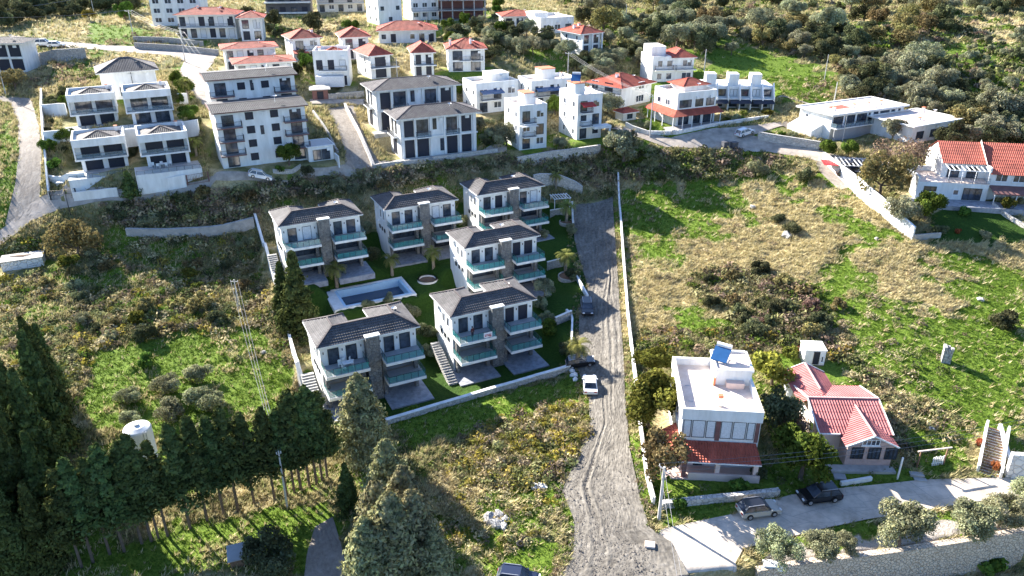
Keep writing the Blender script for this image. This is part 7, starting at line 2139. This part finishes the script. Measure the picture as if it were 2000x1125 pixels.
undergrowth('maquis_undergrowth', [[(1080,0),(2000,0),(2000,270),(1700,190),(1600,120),(1480,95),(1330,100),(1180,110)]], 900, ['dark','olive','olive','green','brown'], .8, 2.2, seed=21, force=True, per=44, leaf=.3)
undergrowth('scrub_undergrowth', [[(770,830),(900,870),(850,940),(800,920)],[(1290,915),(1520,905),(1790,905),(1760,940),(1650,930),(1500,960),(1300,970)],[(1245,700),(1300,740),(1310,900),(1290,980),(1260,860)]], 190, ['green','dark','green','olive'], .35, .8, seed=22, per=40)

def grass():
    r = np.random.default_rng(99)
    def place(n, y0, y1, spread):
        Y = np.sqrt(r.uniform(y0**2, y1**2, n)); X = r.uniform(-1, 1, n)*(Y*spread+14); return X, Y
    Xs, Ys, Sz = [], [], []
    for n, y0, y1, s_ in ((150000, 55, 135, 1.0), (90000, 135, 200, 1.35), (36000, 200, 330, 2.3)):
        X, Y = place(n, y0, y1, .70); Xs.append(X); Ys.append(Y); Sz.append(np.full(n, s_))
    X, Y, Sz = map(np.concatenate, (Xs, Ys, Sz))
    Z, w = ground_z(X, Y); px, py, d = project(X, Y, Z)
    ok = (px > -60) & (px < 2060) & (py > -30) & (py < 1180) & (w[:, LAWN] < .5) & (w[:, GRAVEL] < .5)
    for q in ROADS: ok &= ~in_poly(px, py, q)
    for s in HOUSES:
        dd = (math.sin(s.az), math.cos(s.az)); dx, dy = X-s.A.x, Y-s.A.y
        a, b = dx*dd[0]+dy*dd[1], -dx*dd[1]+dy*dd[0]; ok &= ~((a > -2.2) & (a < s.W+1.8) & (b > -4.2) & (b < s.D+1))
    X, Y, Z, Sz, w = X[ok], Y[ok], Z[ok], Sz[ok], w[ok]; n = len(X)
    pr = w[:, GREEN]/(w[:, GREEN]+w[:, DRY]+w[:, SCRUB]+1e-6)
    green = r.random(n) < pr*.92+.04
    gcol = np.array([(.09,.155,.020),(.135,.205,.027),(.20,.26,.042),(.115,.165,.027)]); dcol = np.array([(.51,.43,.24),(.59,.50,.30),(.45,.365,.20),(.38,.31,.16)]); scol = np.array([(.36,.32,.16),(.25,.26,.10),(.45,.38,.20),(.30,.24,.14)])
    k = r.integers(0, 4, n)
    col = np.where(green[:, None], gcol[k], np.where((w[:, SCRUB] > .6)[:, None], scol[k], dcol[k]))
    ht = np.where(green, r.uniform(.10, .34, n), r.uniform(.28, .80, n))*np.clip(Sz, 1, 1.6)
    B = 5
    i = np.repeat(np.arange(n), B); m = len(i)
    a = r.uniform(0, 2*math.pi, m); rad = r.uniform(.02, .22, m)*Sz[i]
    base = np.stack([X[i]+np.cos(a)*rad, Y[i]+np.sin(a)*rad, Z[i]-.04], -1)
    lean = r.uniform(.15, .75, m)*ht[i]; la = a+r.normal(0, .8, m)
    wind = np.where(green[i], 0, .30)*ht[i]
    tip = base+np.stack([np.cos(la)*lean+wind, np.sin(la)*lean-wind*.6, ht[i]*r.uniform(.6, 1.1, m)], -1)
    sw = np.stack([-np.sin(la), np.cos(la), np.zeros(m)], -1)*(r.uniform(.035, .085, m)*Sz[i])[:, None]
    v = np.stack([base-sw, base+sw, tip], 1).reshape(-1, 3)
    c = np.repeat(col[i]*r.uniform(.7, 1.3, (m, 1)), 3, 0)
    tag(np_mesh('grass', v, np.arange(m*3).reshape(m, 3), LEAF['white'], c), kind='stuff')
grass()
# loose stones on the dirt road and weeds along its ragged edges
undergrowth('weeds', [grow(grow(ROADS[0]))], 420, ['green','dry','olive','brown'], .15, .5, seed=31, force=True, per=30, leaf=.16)
def gravel():
    r = np.random.default_rng(77); P = []
    q = ROADS[0]; xs = [p[0] for p in q]; ys = [p[1] for p in q]
    n = 26000; px = r.uniform(min(xs), max(xs), n); py = np.minimum(r.uniform(395, 1135, n), 1134); ok = in_poly(px, py, grow(q)); px, py = px[ok], py[ok]
    h = np.interp(py, [395,500,600,700,860,1135], [52.2,55,56.4,57.2,57.5,57.6])
    u, v = (px-1000)/FPX, (py-562.5)/FPX; k = h/(_s+v*_c); X, Y = u*k, (_c-v*_s)*k
    edge = patchy(X*1.3, Y*1.3) > .12; X, Y = X[edge], Y[edge]; n = len(X)
    Z = T(X, Y)+.13; s = r.uniform(.03, .10, n)*np.where(r.random(n) < .06, 2.2, 1)
    tet = np.array([[1,0,-.4],[-.5,.87,-.4],[-.5,-.87,-.4],[0,0,.9]])
    a = r.uniform(0, 6.28, n); ca, sa = np.cos(a), np.sin(a)
    t = tet[None]*s[:, None, None]*r.uniform(.6, 1.4, (n, 4, 1))
    v = np.stack([t[..., 0]*ca[:, None]-t[..., 1]*sa[:, None]+X[:, None], t[..., 0]*sa[:, None]+t[..., 1]*ca[:, None]+Y[:, None], t[..., 2]+Z[:, None]], -1).reshape(-1, 3)
    f = (np.arange(n)[:, None, None]*4+np.array([[0,1,3],[1,2,3],[2,0,3]])[None]).reshape(-1, 3)
    c = np.repeat(np.array([[.24,.22,.19]])*r.uniform(.5, 1.5, (n, 1)), 4, 0)
    tag(np_mesh('gravel', v, f, LEAF['white'], c), kind='stuff')
gravel()
